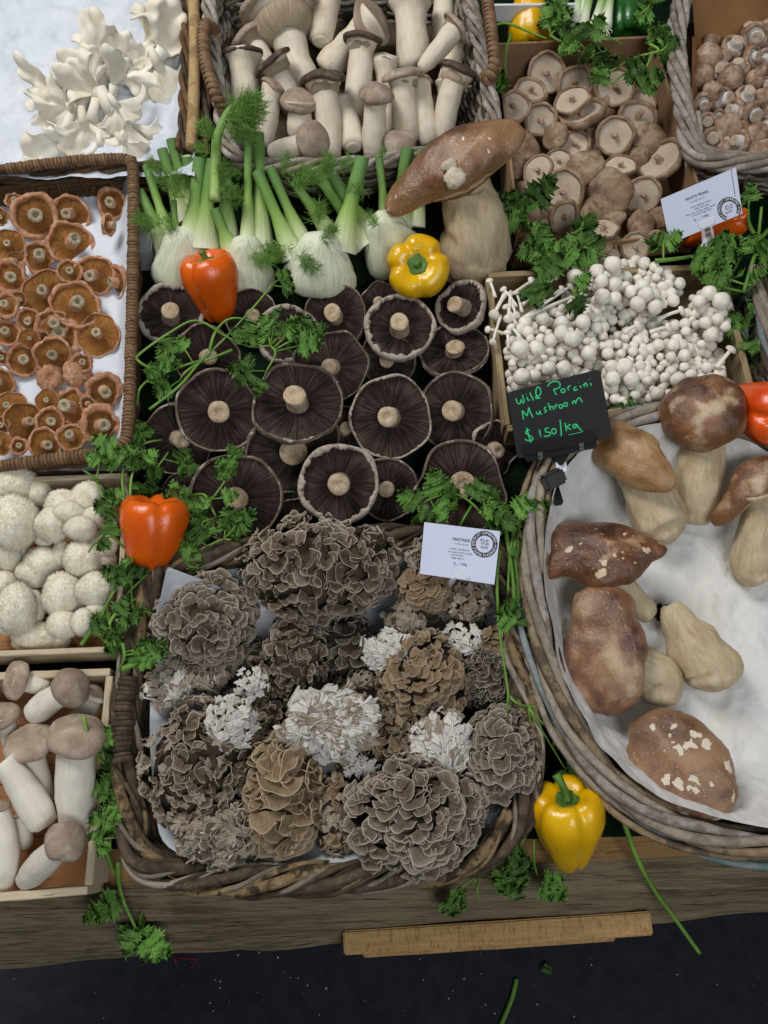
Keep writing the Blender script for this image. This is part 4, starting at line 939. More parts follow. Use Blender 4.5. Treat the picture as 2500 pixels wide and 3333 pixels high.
KO = [('broad pale king oyster funnel leaning at the back left of the basket', (470, 60), (600, 430), 170, 400, .075, .04, .02, (0, .1, -.3), 'taupe', .12, [.95, .9, .85, 1.0, 1.25, 2.0]),
      ('pale king oyster behind the dark capped one at the basket\'s left', (320, 175), (420, 420), 120, 200, .06, .03, -.1, (0, 0, .2), 'taupe', .4, None),
      ('king oyster stem with its cap out of sight at the top of the basket', (740, -120), (670, 195), 128, 150, .075, .06, .06, (0, 0), 'taupe', .4, [.88, .98, 1.0, 1, 1, 1]),
      ('king oyster with wide split tan cap at the top centre', (925, 110), (700, 340), 130, 250, .07, .035, .05, (.1, .1, .9), 'taupe', .15, [1.1, 1.15, 1.0, .95, 1.1, 1.5]),
      ('thick king oyster standing at the back, its cap cut by the picture edge', (1110, 5), (1125, 330), 160, 215, .085, .05, 0, (0, 0, .1), 'taupe', .35, [.95, 1.03, 1.02, .95, .95, 1.35]),
      ('slim king oyster behind, in the back right corner', (1275, -60), (1265, 240), 105, 130, .065, .03, 0, (0, 0), 'taupe', .4, None),
      ('king oyster in the far right back, mostly covered', (1325, 250), (1290, 480), 110, 130, .05, .03, 0, (0, 0), 'taupe', .4, None),
      ('king oyster lying slantwise, cap pointing up to the right', (1332, 135), (1165, 335), 98, 165, .105, .08, -.04, (.5, .1), 'taupe', .35, [.62, .85, .95, 1.0, 1.02, 1.15]),
      ('dark capped king oyster at the left wall of the basket', (288, 262), (305, 560), 135, 198, .08, .04, 0, (0, .1, .05), 'dark', .28, [.9, 1, 1.0, .98, 1.05, 1.4]),
      ('king oyster with dark cap tilted left like a hat', (428, 302), (545, 560), 118, 205, .09, .04, -.05, (-.55, .5, .0), 'dark', .22, None),
      ('dark capped king oyster standing tall in the basket centre', (872, 195), (838, 555), 122, 200, .095, .05, -.03, (.05, .1, .1), 'dark', .3, [.85, 1.05, 1.05, 1.0, .95, 1.3]),
      ('king oyster with small curled cap behind the centre', (985, 300), (1000, 660), 105, 140, .075, .03, -.02, (.3, 0, .2), 'taupe', .5, None),
      ('slim king oyster beside the right wall, behind the dark cap', (1290, 400), (1290, 620), 92, 110, .06, .03, 0, (0, 0), 'taupe', .4, None),
      ('curved king oyster between two taller ones at the right', (1165, 395), (1205, 705), 118, 110, .08, .045, .10, (0, 0), 'taupe', .3, [.75, 1.0, 1.05, .95, .8, .75]),
      ('dark capped king oyster at the right wall, stem curving down left', (1345, 352), (1275, 690), 112, 198, .095, .05, .12, (.05, .1, .1), 'dark', .35, [.6, .9, 1.0, 1.02, 1.0, 1.5]),
      ('king oyster with flat taupe cap right of the centre', (1072, 372), (1092, 690), 124, 205, .10, .05, .01, (-.12, .1, .15), 'taupe', .35, [.85, 1.05, 1.02, .98, .92, 1.25]),
      ('brown capped king oyster left of the centre, standing', (680, 392), (722, 765), 128, 228, .10, .05, -.02, (.05, .15, .15), 'dark', .4, [.75, .95, 1.0, 1.0, 1.0, 1.45]),
      ('king oyster stump cut off slantwise at the bottom centre', (775, 500), (830, 715), 118, 110, .06, .055, -.04, (0, 0), 'taupe', .3, [.95, 1.0, 1.0, .95, .9, .9]),
      ('pale king oyster half behind the fennel frond', (438, 425), (385, 715), 122, 128, .085, .04, .06, (.35, .1, .2), 'taupe', .45, [.75, 1.0, 1.05, .98, .85, .9]),
      ('king oyster with round taupe cap facing the viewer at the lower left', (565, 498), (570, 690), 124, 180, .09, .05, 0, (.1, .1, .8), 'taupe', .45, None),
      ('short king oyster with round taupe cap at the lower centre', (940, 465), (928, 760), 114, 182, .11, .05, 0, (.02, .1, .45), 'taupe', .5, [.85, 1.0, 1.05, 1.0, .95, 1.2]),
      ('king oyster lying on its side with oval brown cap at the front left', (632, 690), (430, 755), 105, 180, .095, .075, .0, (-.2, .1, 1.4), 'taupe', .45, [.85, 1.0, 1.0, .95, .9, .9]),
      ('king oyster cap peeking over the front rim beside the giant porcini', (1060, 712), (1060, 800), 90, 158, .08, .03, 0, (0, .1, .6), 'taupe', .5, None)]
for i, (lb, cp, bs, sw, cw, zc, zb, bend, tl, sty, hc, rad) in enumerate(KO):
    k = 1 / 1.508
    king(lb, gk, Q(*cp), Q(*bs), sw * k, cw * k, zc, zb, bend, tl, sty, hc, rad, seed=i, cut=(i in (2, 17)))
KB = Crop(0, 2100, 2.107); k = 1 / 2.107; gk = 'king trumpets in the crate marked 52'
KT = [('fat king trumpet lying at the back left of the crate', (110, 240), (330, 285), 130, 270, .06, .05, 0, (-.3, 0, .9), 'taupe', .45, None),
      ('king trumpet with brown cap at the crate\'s back right corner', (655, 330), (540, 520), 150, 150, .05, .035, 0, (.5, .2, .6), 'taupe', .4, None),
      ('king trumpet with smooth round cap facing up at the back', (488, 292), (235, 470), 190, 272, .085, .055, .06, (.1, .1, 1.3), 'taupe', .62, [.9, 1.0, .98, .9, .8, .9]),
      ('king trumpet with dark cap at the left border, stem upright', (25, 480), (120, 760), 130, 230, .06, .03, 0, (-.2, .1, .8), 'taupe', .45, None),
      ('king trumpet with broad brown cap beside the leafy stem', (200, 672), (300, 1080), 170, 345, .07, .035, 0, (-.15, .1, .7), 'taupe', .42, None),
      ('cut stub of a king trumpet lying beneath the large white one', (140, 1170), (165, 1370), 140, 140, .04, .03, 0, (0, 0), 'taupe', .3, [.8, 1, 1, 1, 1, 1]),
      ('tallest king trumpet with wide brown cap and stout white stem', (528, 625), (525, 1290), 262, 395, .10, .05, .03, (.0, .12, .75), 'taupe', .45, [.80, .92, 1.02, 1.02, .98, 1.0]),
      ('white king trumpet stem leaning from upper left, cap hidden', (20, 800), (300, 1225), 225, 200, .085, .065, -.06, (-.1, .2, .2), 'taupe', .3, [.88, 1.0, .98, .9, .82, .8]),
      ('white king trumpet at the left border, standing upright', (-10, 1110), (30, 1650), 200, 160, .07, .045, -.05, (0, 0, .2), 'taupe', .4, [.55, .95, 1.05, 1.0, .85, .7]),
      ('short king trumpet with round taupe cap at the front of the crate', (452, 1345), (175, 1620), 195, 285, .10, .05, .04, (.15, .05, 1.0), 'taupe', .50, [.72, .95, 1.02, .98, .92, 1.1])]
for i, (lb, cp, bs, sw, cw, zc, zb, bend, tl, sty, hc, rad) in enumerate(KT):
    king(lb, gk, KB(*cp), KB(*bs), sw * k, cw * k, zc, zb, bend, tl, sty, hc, rad, 'king_pale', seed=40 + i, cut=(i in (5,)), nocap=(i in (5, 7)))
# ---------------------------------------------------------------- porcini
def porc_mat(name, stops, patch=None, spots=None, rough=.4, pscale=2.2, spscale=4.5, edge=C(196, 148, 92)):
    t = NT(name); c = t.co('Object', rnd=False); f = t.noise(c, 1.3, 5, .58, .2); col = t.ramp(t.fr(f, .28, .72), stops); col = t.mix(t.mul(t.fr(t.noise(c, 60, 4, .7), .64, .72), .3), col, C(64, 42, 28))
    col = t.mix(t.mul(t.fr(t.noise(c, 26, 4, .7), .56, .72), .35), col, C(92, 54, 30))
    if patch:
        cl, lo, hi, amt = patch; col = t.mix(t.mul(t.fr(t.noise(c, pscale, 5, .55, .3), lo, hi), amt), col, cl)
    if spots:
        v = t.n('ShaderNodeTexVoronoi', i_Vector=t.n('ShaderNodeVectorMath', operation='ADD', i_0=c, i_1=t.n('ShaderNodeVectorMath', operation='SCALE', i_0=t.n('ShaderNodeTexNoise', i_Vector=c, i_Scale=6.0).outputs['Color'], i_Scale=.30).outputs[0]).outputs[0], i_Scale=spscale)
        cellr = t.n('ShaderNodeSeparateColor', i_0=v.outputs['Color']).outputs[0]
        m = t.mul(t.fr(v.outputs['Distance'], spots[1], spots[1] * .82), t.fr(cellr, spots[2], spots[2] + .05)); col = t.mix(m, col, spots[0])
        v2 = t.n('ShaderNodeTexVoronoi', i_Vector=c, i_Scale=spscale * 5.0); c2 = t.n('ShaderNodeSeparateColor', i_0=v2.outputs['Color']).outputs[0]
        col = t.mix(t.mul(t.mul(t.fr(v2.outputs['Distance'], .2, .14), t.fr(c2, .72, .76)), .8), col, spots[0])
    uvy = t.n('ShaderNodeSeparateXYZ', i_0=t.n('ShaderNodeTexCoord').outputs['UV']).outputs[1]
    col = t.mix(t.mul(t.fr(t.addm(uvy, t.mul(t.noise(c, 3, 4), .5)), .72, 1.12), .6), col, edge)
    col = t.mix(t.mul(t.fr(t.addm(uvy, t.mul(t.noise(c, 5, 4), .10)), .90, .95), .8), col, C(206, 184, 148))
    t.bump(t.addm(t.mul(f, 2), t.mul(t.noise(c, 16, 5, .65), .5)), .28, .02)
    t.set(t.b.inputs['Roughness'], t.n('ShaderNodeMapRange', i_0=t.noise(c, 9, 3), i_1=.3, i_2=.7, i_3=rough - .04, i_4=rough + .2).outputs[0])
    t.set(t.b.inputs['Base Color'], col); t.b.inputs['Specular IOR Level'].default_value = .5; t.b.inputs['Coat Weight'].default_value = .16; t.b.inputs['Coat Roughness'].default_value = .3; return t.m
PC = {'tan': porc_mat('porcini_tan', [(.2, C(117, 82, 47)), (.5, C(151, 113, 70)), (.8, C(173, 136, 94))], (C(210, 190, 154), .58, .80, .6), rough=.28, edge=C(171, 136, 94)),
      'chestnut': porc_mat('porcini_chestnut', [(.2, C(58, 32, 19)), (.5, C(90, 54, 33)), (.8, C(121, 77, 48))], (C(180, 146, 112), .60, .66, .85), (C(212, 190, 160), .34, .46), .24, pscale=1.2, spscale=3.8, edge=C(119, 77, 45)),
      'patchy': porc_mat('porcini_patchy', [(.2, C(77, 47, 30)), (.5, C(115, 76, 49)), (.8, C(148, 104, 70))], (C(202, 180, 150), .52, .66, .85), None, .28, pscale=1.6, edge=C(144, 99, 61)),
      'mauve': porc_mat('porcini_mauve', [(.2, C(85, 55, 44)), (.5, C(128, 91, 67)), (.8, C(166, 128, 95))], (C(208, 186, 154), .52, .76, .75), None, .2, 1.5, edge=C(135, 91, 55)),
      'spotted': porc_mat('porcini_spotted', [(.2, C(103, 71, 48)), (.5, C(133, 97, 68)), (.8, C(155, 118, 86))], (C(171, 138, 101), .54, .78, .6), (C(220, 206, 186), .36, .45), .34, 1.5, 3.6, edge=C(158, 123, 86)),
      'giant': porc_mat('porcini_giant', [(.2, C(85, 55, 37)), (.5, C(122, 86, 59)), (.8, C(151, 114, 83))], (C(169, 133, 97), .56, .76, .6), (C(222, 208, 190), .18, .5), .24, 1.3, 6, edge=C(160, 124, 86))}
t = NT('porcini_stem'); uvc = t.co('UV', (18, 22, 1), rnd=False); f = t.noise(uvc, 1.0, 6, .7, .4); g = t.noise(t.co('Object', rnd=False), 24, 5, .65)
net = t.fr(t.noise(uvc, 2.4, 4, .6, .6), .46, .60)
col = t.ramp(t.addm(t.mul(f, .5), t.mul(g, .5)), [(.28, C(160, 138, 104)), (.5, C(196, 178, 146)), (.75, C(216, 204, 178))]); col = t.mix(t.mul(net, .28), col, C(150, 124, 88)); t.bump(t.addm(f, t.mul(net, .5)), .3, .001)
G['porc_stem'] = t.done(col, .65, .25)
G['pores'] = speck('porcini_pores', [(.3, C(150, 118, 66)), (.7, C(196, 172, 116))], [], 0, 5, rough=.8)
G['flesh'] = speck('porcini_flesh', [(.3, C(196, 178, 150)), (.7, C(226, 214, 196))], [(C(170, 134, 96), .62, .74, 6)], 0, 4, rough=.7)
def bolete(label, cap, Rpx, tilt, Hc, stem, capmat, seed, zc, lob=.06, squash=1, spin=0, group='porcini in the oval basket', crack=False, wob=.05, lip=.12, hat=0, ldir=None, outline=None):
    b = stem[0]; pb_ = P(b[0], b[1], b[2]); o = thing('porcini', label, 'mushroom', pb_, group); sp3 = [P(s[0], s[1], s[2]) for s in stem]
    if cap is not None:
        c = P(cap[0], cap[1], zc); sp3[-1] = c - vaxis(c, *tilt) * Rpx * mpp(c) * .02
        if len(sp3) > 3: sp3[-2] = sp3[-3].lerp(sp3[-1] - vaxis(c, *tilt) * Rpx * mpp(c) * .30, .75)
    path = smoothpath(sp3, 7); n = len(path); rl = [s[3] * mpp(P(s[0], s[1], s[2])) for s in stem]
    def rad(t):
        x = t * (len(rl) - 1); i = min(int(x), len(rl) - 2); q = x - i; q = q * q * (3 - 2 * q); return rl[i] * (1 - q) + rl[i + 1] * q
    path = [path[0] - (path[1] - path[0]).normalized() * rl[0] * .35, path[0] - (path[1] - path[0]).normalized() * rl[0] * .2] + path
    rr = [rl[0] * .45, rl[0] * .82] + [rad(i / (n - 1)) for i in range(n)]
    v, f, uv = tube(path, rr, 40)
    sc_ = max(rl)
    v = [q + V((nz(q, 40, seed), nz(q, 40, seed + 1), nz(q, 40, seed + 2))) * sc_ * .13 + V((nz(q, 130, seed), nz(q, 130, seed + 1), nz(q, 130, seed + 2))) * sc_ * .04 for q in v]
    part('stem', mesh('stem', v, f, G['porc_stem'], True, [(x, y * 1.0) for x, y in uv]), o)
    if cap is None: return o
    c = P(cap[0], cap[1], zc); R = Rpx * mpp(c); ax = vaxis(c, *tilt); L = lobef(seed + 3, lob); Wf = lobef(seed + 8, wob, (2, 3, 4, 5))
    if outline:
        m0 = axmat(c, -ax, 0, R).inverted(); loc = [m0 @ onplane(*outline[0](*q), c, ax) for q in outline[1]]
        pl = [(q.x, q.y, 0) for q in loc]; pl = smoothpath(pl, 4, True); pol = sorted((atan2(q.y, q.x) % (2 * pi), sqrt(q.x ** 2 + q.y ** 2)) for q in pl)
        pa = [pol[-1][0] - 2 * pi] + [q[0] for q in pol] + [pol[0][0] + 2 * pi]; pr_ = [pol[-1][1]] + [q[1] for q in pol] + [pol[0][1]]
        L = lambda th: float(np.interp(th % (2 * pi), pa, pr_)) * 1.065
    def rf(th, i, r, z):
        k = 1 + .02 * nz((cos(th) * r * 1.6, sin(th) * r * 1.6, z), 1.5, seed) + .02 * nz((cos(th) * r * 6, sin(th) * r * 6, z * 3), 1.5, seed + 1)
        rr_ = r * (1 + (L(th) - 1) * min(1, r)) * k
        if r > .9: rr_ *= 1 + .018 * nz((cos(th) * 14, sin(th) * 14, 0), 1.6, seed + 4)
        if crack: rr_ *= 1 - .22 * exp(-((th - pi) / .035) ** 2) * max(0, (r - .6) / .4)
        return rr_, z + (Wf(th) - 1) * r * r + .04 * nz((cos(th) * r * 2.5, sin(th) * r * 2.5, 2), 1.5, seed + 2)
    m_ = 18
    prof = ([(max(.001, i / m_), -Hc * (1 - (i / m_) ** hat)) for i in range(m_)] if hat else [(max(.001, sin(i / m_ * pi / 2) ** .85), -Hc * cos(i / m_ * pi / 2) ** .9) for i in range(m_)]) + [(1.0, .0), (1.0, .04), (.975, lip * .7), (.92, lip), (.86, lip * .8)]
    v, f, uv = lathe(prof, 90, rf); mt = axmat(c, -ax, spin, (R, R * squash, R))
    if outline: mt = axmat(c, -ax, 0, R)
    elif ldir:
        r1, u1, t1 = frame(c); yy = r1 * -ldir[1] + u1 * ldir[0]; mt = yzmat(c, yy, -ax, (R, R * squash, R))
    part('cap', mesh('cap', v, f, PC[capmat], True, uv), o, mt)
    v, f, uv = lathe([(.90, lip * .8), (.7, lip * 1.6), (.45, lip * 1.8), (.2, lip * .4)], 60, rf, False); part('pores', mesh('pores', v, f, G['pores'], True, uv), o, mt)
    return o
K9 = Crop(1600, 1100, 1.843); K10 = Crop(1600, 1900, 1.843); s9 = 1 / 1.843
def S9(*l): return [(*K9(x, y), z, r * s9) for x, y, z, r in l]
def S10(*l): return [(*K10(x, y), z, r * s9) for x, y, z, r in l]
random.seed(31)
bolete('porcini with knobbly brown cap next to the right orange pepper', K9(1270, 455), 255 * s9, (.02, .48), .72, S9((1215, 1060, .04, 130), (1240, 900, .06, 150), (1270, 720, .085, 128), (1270, 560, .10, 118)), 'patchy', 61, .115, .07, .95, 2.2)
bolete('porcini with smooth tan angular cap right of the black board', K9(850, 708), 285 * s9, (-.12, .25), .28, S9((1050, 1190, .055, 120), (1000, 1080, .06, 168), (900, 940, .08, 128), (830, 800, .10, 118)), 'tan', 62, .115, .05, .72, .75, wob=.03, hat=2.4, outline=(K9, [(610, 660), (625, 600), (700, 520), (760, 500), (830, 530), (920, 570), (990, 620), (1005, 665), (1060, 760), (1095, 850), (1060, 905), (980, 912), (870, 895), (790, 860), (740, 820), (690, 790), (640, 745)]))
bolete('porcini with chestnut cap cut by the right picture edge', K9(1600, 870), 300 * s9, (-.32, .36), .34, S9((1600, 1450, .05, 90), (1560, 1340, .055, 120), (1590, 1180, .07, 105), (1650, 1000, .10, 135)), 'patchy', 63, .115, .05, .66, 1.2, hat=2.2, wob=.04, outline=(K9, [(1330, 1090), (1340, 1040), (1390, 960), (1440, 880), (1480, 800), (1560, 745), (1659, 715), (1800, 700), (1900, 800), (1850, 900), (1700, 930), (1620, 950), (1540, 990), (1480, 1050), (1420, 1100), (1360, 1115)]))
bolete('dark chestnut porcini with pale scars lying by the left rim', K9(672, 1312), 350 * s9, (.02, .42), .30, S9((945, 1665, .045, 62), (900, 1610, .05, 72), (820, 1520, .06, 70), (700, 1400, .08, 90)), 'chestnut', 64, .095, .05, .66, .1, wob=.05, hat=2.2, outline=(K9, [(315, 1230), (335, 1190), (420, 1130), (520, 1110), (640, 1112), (760, 1130), (870, 1175), (960, 1215), (1020, 1255), (1020, 1300), (960, 1330), (900, 1400), (830, 1450), (745, 1470), (720, 1500), (640, 1515), (590, 1495), (570, 1465), (500, 1425), (420, 1420), (360, 1440), (320, 1380), (325, 1320), (350, 1290), (335, 1262)]))
bolete('porcini with long mauve brown cap beside a fat stem', K10(682, 400), 368 * s9, (-.18, .0), .34, S10((1000, 690, .05, 100), (1000, 560, .055, 140), (960, 420, .06, 118), (850, 350, .07, 90)), 'mauve', 65, .085, .035, .74, .35, wob=.03, outline=(K10, [(500, 160), (520, 80), (600, 40), (720, 35), (820, 80), (850, 140), (848, 210), (895, 280), (910, 350), (925, 400), (908, 470), (905, 560), (890, 640), (850, 700), (780, 750), (700, 770), (600, 740), (530, 660), (480, 590), (455, 520), (440, 430), (445, 350), (492, 270), (500, 220)]))
bolete('fat fibrous porcini stem without visible cap, lying on paper', None, 0, (0, 0), 0, S10((1340, 585, .06, 148), (1310, 500, .06, 172), (1220, 380, .06, 165), (1130, 250, .06, 105), (1078, 140, .06, 66)), 'tan', 66, .06)
bolete('big round porcini with white spotted cap and split edge', K10(1138, 1108), 335 * s9, (-.02, -.02), .42, S10((1150, 1000, .035, 80), (1140, 1080, .06, 80)), 'spotted', 67, .08, .015, .94, 0.0, wob=.02, outline=(K10, [(840, 880), (880, 820), (960, 780), (1040, 770), (1130, 785), (1220, 825), (1310, 900), (1380, 980), (1430, 1080), (1450, 1180), (1462, 1260), (1425, 1345), (1370, 1390), (1290, 1420), (1180, 1440), (1146, 1442), (1136, 1345), (1118, 1440), (1030, 1420), (950, 1370), (880, 1300), (830, 1200), (805, 1120), (820, 1040), (840, 960)]))
K5 = Crop(430, 400, 1.306); s5 = 1 / 1.306
gi = bolete('giant porcini standing upright beside the yellow pepper, broad speckled cap', K2(1332, 812), 362 / 1.508, (-.26, .50), .30, [(*K5(1460, 620), .02, 128 * s5), (*K5(1458, 540), .05, 150 * s5), (*K5(1468, 440), .085, 130 * s5), (*K5(1450, 330), .10, 108 * s5), (*K5(1410, 250), .12, 62 * s5)], 'giant', 68, .150, .025, .62, -.5, 'upright giant porcini', wob=.02, lip=.10, hat=2.3, outline=(K2, [(1003, 1000), (1020, 935), (1080, 860), (1165, 785), (1250, 715), (1340, 660), (1430, 622), (1530, 600), (1610, 604), (1648, 645), (1640, 700), (1590, 760), (1500, 830), (1420, 880), (1360, 925), (1270, 955), (1180, 985), (1100, 1030), (1040, 1042), (1010, 1020)]))
def lump(name, p, r, mat, parent, seed, sq=(1, 1, 1)):
    v, f, uv = lathe([(max(.001, sin(i / 8 * pi)), -cos(i / 8 * pi)) for i in range(9)], 16); v = [V((x * sq[0], y * sq[1], z * sq[2])) * (1 + .35 * nz((x, y, z), 1.6, seed)) for x, y, z in v]
    return part(name, mesh(name, v, f, mat, True, uv), parent, axmat(p, vaxis(p, 0, .3), seed, r))
lump('flesh_knob', P(*K2(1325, 872), .172), .014, G['flesh'], gi, 3, (1, 1, .5)); lump('flesh_knob', P(*K2(1298, 808), .178), .009, G['flesh'], gi, 5, (.8, 1.3, .4))

# ---------------------------------------------------------------- lion's mane
random.seed(32)
t = NT('lions_mane'); c = t.co('Object'); f = t.noise(c, 2.2, 5, .6)
G['lion'] = (t.bump(t.noise(c, 30, 5, .75), .35, .006), t.done(t.vary(t.ramp(f, [(.25, C(224, 209, 174)), (.5, C(244, 236, 214)), (.8, C(249, 246, 235))]), .05), .9, .05))[1]
def lionlobe(seed, ns=2600):
    r = random.Random(seed); mb_ = MB()
    n, k = 26, 14; v, f, uv = lathe([(max(.001, sin(i / k * pi)), -cos(i / k * pi)) for i in range(k + 1)], n)
    def disp(p): return 1 + .13 * nz(p, 1.2, seed) + .03 * nz(p, 3.5, seed + 1)
    v = [V(p) * disp(p) for p in v]; mb_.add(v, f)
    for i in range(ns):
        z = r.uniform(-1, 1); a = r.uniform(0, 6.283); q = V((sqrt(1 - z * z) * cos(a), sqrt(1 - z * z) * sin(a), z)); p = q * disp(q) * .98
        d = (q + V((r.gauss(0, .35), -.45 + r.gauss(0, .35), r.gauss(0, .35)))).normalized(); e = d.cross(V((.3, .5, .8))).normalized(); g = d.cross(e); w_ = .02; L_ = r.uniform(.08, .17)
        mb_.add([p + e * w_, p - e * w_ * .5 + g * w_, p - e * w_ * .5 - g * w_, p + d * L_], [(0, 1, 3), (1, 2, 3), (2, 0, 3)])
    return mb_.build('lobe', G['lion'])
LL = [lionlobe(s) for s in (1, 2, 3)]
K8 = Crop(0, 1400, 2.074)
lion = [('broad lion\'s mane clump at the back left of its crate', [(80, 370, 340, 260, .07), (255, 430, 180, 190, .06), (60, 300, 200, 140, .05)]),
        ('tall smooth lion\'s mane at the left border, shaggy at its foot', [(95, 620, 320, 350, .085), (50, 830, 170, 240, .06), (120, 800, 140, 160, .05)]),
        ('many lobed lion\'s mane with pale opened top by the back plank', [(430, 500, 240, 190, .08), (600, 470, 240, 230, .075), (350, 640, 210, 230, .085), (545, 665, 210, 160, .095), (640, 590, 170, 140, .085), (715, 600, 150, 170, .07), (470, 560, 200, 150, .09), (300, 720, 130, 130, .06)]),
        ('lion\'s mane clump behind the parsley at the crate\'s right side', [(560, 870, 240, 260, .075), (690, 770, 190, 190, .07), (700, 880, 160, 170, .06), (420, 830, 130, 170, .06)]),
        ('cone shaped beige lion\'s mane leaning in the middle of the crate', [(300, 890, 270, 200, .055), (230, 960, 220, 200, .052), (200, 1010, 150, 110, .05)]),
        ('small lion\'s mane at the left border above the shaggy one', [(25, 1060, 190, 200, .06)]),
        ('shaggy yellowish lion\'s mane at the lower left of the crate', [(110, 1210, 260, 330, .075), (220, 1200, 160, 220, .055), (40, 1290, 160, 180, .055)]),
        ('lion\'s mane of six round balls at the lower right of the crate', [(420, 1110, 250, 290, .075), (640, 1080, 240, 230, .08), (655, 1225, 150, 140, .075), (430, 1310, 220, 180, .075), (560, 1300, 150, 180, .085), (530, 1180, 160, 170, .06)]),
        ('ragged white lion\'s mane piece lying at the front plank', [(250, 1390, 300, 180, .05), (180, 1430, 180, 120, .04), (390, 1420, 160, 120, .04)])]
for lb, lobes in lion:
    o = thing('lions_mane', lb, 'mushroom', P(*K8(lobes[0][0], lobes[0][1]), .012), 'lion\'s mane mushrooms in the crate')
    for j, (x, y, dw, dh, z) in enumerate(lobes):
        p = P(*K8(x, y), z - .012); s_ = .5 / 2.074 * mpp(p) * 1.02; r1, u1, t1 = frame(p)
        part('lobe', LL[random.randrange(3)], o, yzmat(p, u1, t1, (dw * s_, dh * s_, (dw + dh) / 2 * s_ * .8)))

# ---------------------------------------------------------------- white beech mushrooms
random.seed(33)
t = NT('beech_white'); c = t.co('Object'); G['pearl'] = (t.bump(t.noise(c, 4, 4), .15, .03), t.done(t.vary(t.ramp(t.noise(c, 1.6, 3), [(.3, C(224, 212, 192)), (.6, C(240, 235, 225))]), .08), .42, .4))[1]
G['pearl_stem'] = fibre('beech_stem', [(.3, C(186, 166, 146)), (.7, C(222, 210, 196))], sss=.0)
def pearlcap(seed):
    L = lobef(seed, .05); v, f, uv = lathe([(max(.001, sin(i / 9 * pi * .62) / 1.0), -cos(i / 9 * pi * .62) * .86) for i in range(10)] + [(.80, .30), (.5, .22), (.24, .2)], 20, lambda th, i, r, z: (r * L(th), z)); return mesh('cap', v, f, G['pearl'], True, uv)
PCM = [pearlcap(s) for s in range(4)]
K7 = Crop(1500, 800, 1.659)
poly = [(250, 560), (300, 440), (420, 370), (540, 340), (560, 230), (590, 130), (700, 85), (860, 75), (1020, 85), (1170, 170), (1215, 250), (1150, 330), (1030, 350), (1050, 400), (1190, 420), (1250, 280), (1320, 225), (1440, 280), (1440, 440), (1380, 520), (1400, 600), (1440, 700), (1360, 745), (1180, 780), (1080, 850), (960, 860), (800, 850), (520, 790), (260, 790)]
hole = (870, 440, 80)
def inside(x, y):
    c_ = False; j = len(poly) - 1
    for i in range(len(poly)):
        (xi, yi), (xj, yj) = poly[i], poly[j]
        if (yi > y) != (yj > y) and x < (xj - xi) * (y - yi) / (yj - yi) + xi: c_ = not c_
        j = i
    return c_
caps = [(320, 555, 98), (408, 552, 82), (330, 708, 92), (485, 512, 72), (545, 470, 82), (602, 503, 86), (475, 662, 78), (690, 580, 80), (885, 650, 86), (922, 720, 82), (820, 720, 80), (813, 652, 72), (555, 668, 90), (820, 100, 88), (615, 165, 82), (1405, 298, 92), (1338, 255, 80), (1285, 300, 70), (1395, 700, 78), (1175, 725, 82), (955, 315, 82), (1050, 330, 78), (830, 285, 72), (765, 275, 84), (1350, 480, 80), (1065, 800, 76), (920, 250, 76), (830, 210, 80), (760, 190, 70), (980, 215, 76), (735, 135, 74), (660, 410, 80), (440, 390, 74), (345, 412, 72), (1000, 262, 80), (1320, 415, 66), (1425, 435, 60)]
tries = 0
while len(caps) < 440 and tries < 80000:
    tries += 1; x, y = random.uniform(240, 1450), random.uniform(70, 860)
    if not inside(x, y) or ((x - hole[0]) / 45) ** 2 + ((y - hole[1]) / 22) ** 2 < 1: continue
    d = random.choice((42, 48, 54, 60, 66)) * (1.05 if x < 700 else .98)
    if all((x - a) ** 2 + ((y - b) * 1.1) ** 2 > (.295 * (d + e)) ** 2 for a, b, e in caps): caps.append((x, y, d))
seeds = [('white beech mushroom cluster with the biggest caps, left in the crate', (370, 600)), ('white beech mushroom cluster at the centre left of the crate', (620, 450)), ('white beech mushroom cluster piled highest at the back of the crate', (760, 180)), ('creamy white beech mushroom cluster at the back right of the crate', (1050, 230)),
         ('small white beech mushroom cluster at the right end of the crate', (1340, 330)), ('white beech mushroom cluster in the middle behind the black board\'s right edge', (900, 640)), ('white beech mushroom cluster at the front right of the crate', (1180, 600)), ('white beech mushroom cluster at the front rim next to the porcini cap', (960, 790))]
cl = []
for lb, (x, y) in seeds: cl.append(thing('beech_mushroom_cluster', lb, 'mushroom', P(*K7(x, y), .012), 'white beech mushroom clusters'))
for i, (x, y, d) in enumerate(caps):
    j = min(range(len(seeds)), key=lambda q: (seeds[q][1][0] - x) ** 2 + (seeds[q][1][1] - y) ** 2); sx, sy = seeds[j][1]
    dd = sqrt((x - sx) ** 2 + (y - sy) ** 2); z = .082 - .030 * min(1, dd / 230) ** 2 + random.uniform(-.004, .004) + (.012 if i < 37 else 0) - (.012 if i > 230 else 0) - (.0 if d > 60 else .004)
    p = P(*K7(x, y), z); q = P(*K7(sx, sy + 20), .018); r = d / 2 / 1.659 * mpp(p) * 1.06; axs = ((p - q).normalized() * .8 + vaxis(p, random.uniform(-.2, .2), .2) * .8 + V((random.uniform(-.2, .2), random.uniform(-.2, .2), 0))).normalized()
    part('cap', PCM[i % 4], cl[j], axmat(p, -axs, random.uniform(0, 6), (r, r, r * random.uniform(.9, 1.1))))
    b = p - axs * (r * 1.2 + .008); e = p.lerp(q, .75)
    part('stem', tubemesh('stem', bez(p - axs * r * .1, b, e, 5), [r * .34, r * .33, r * .32, r * .34, r * .36, r * .4], G['pearl_stem'], 7), cl[j])
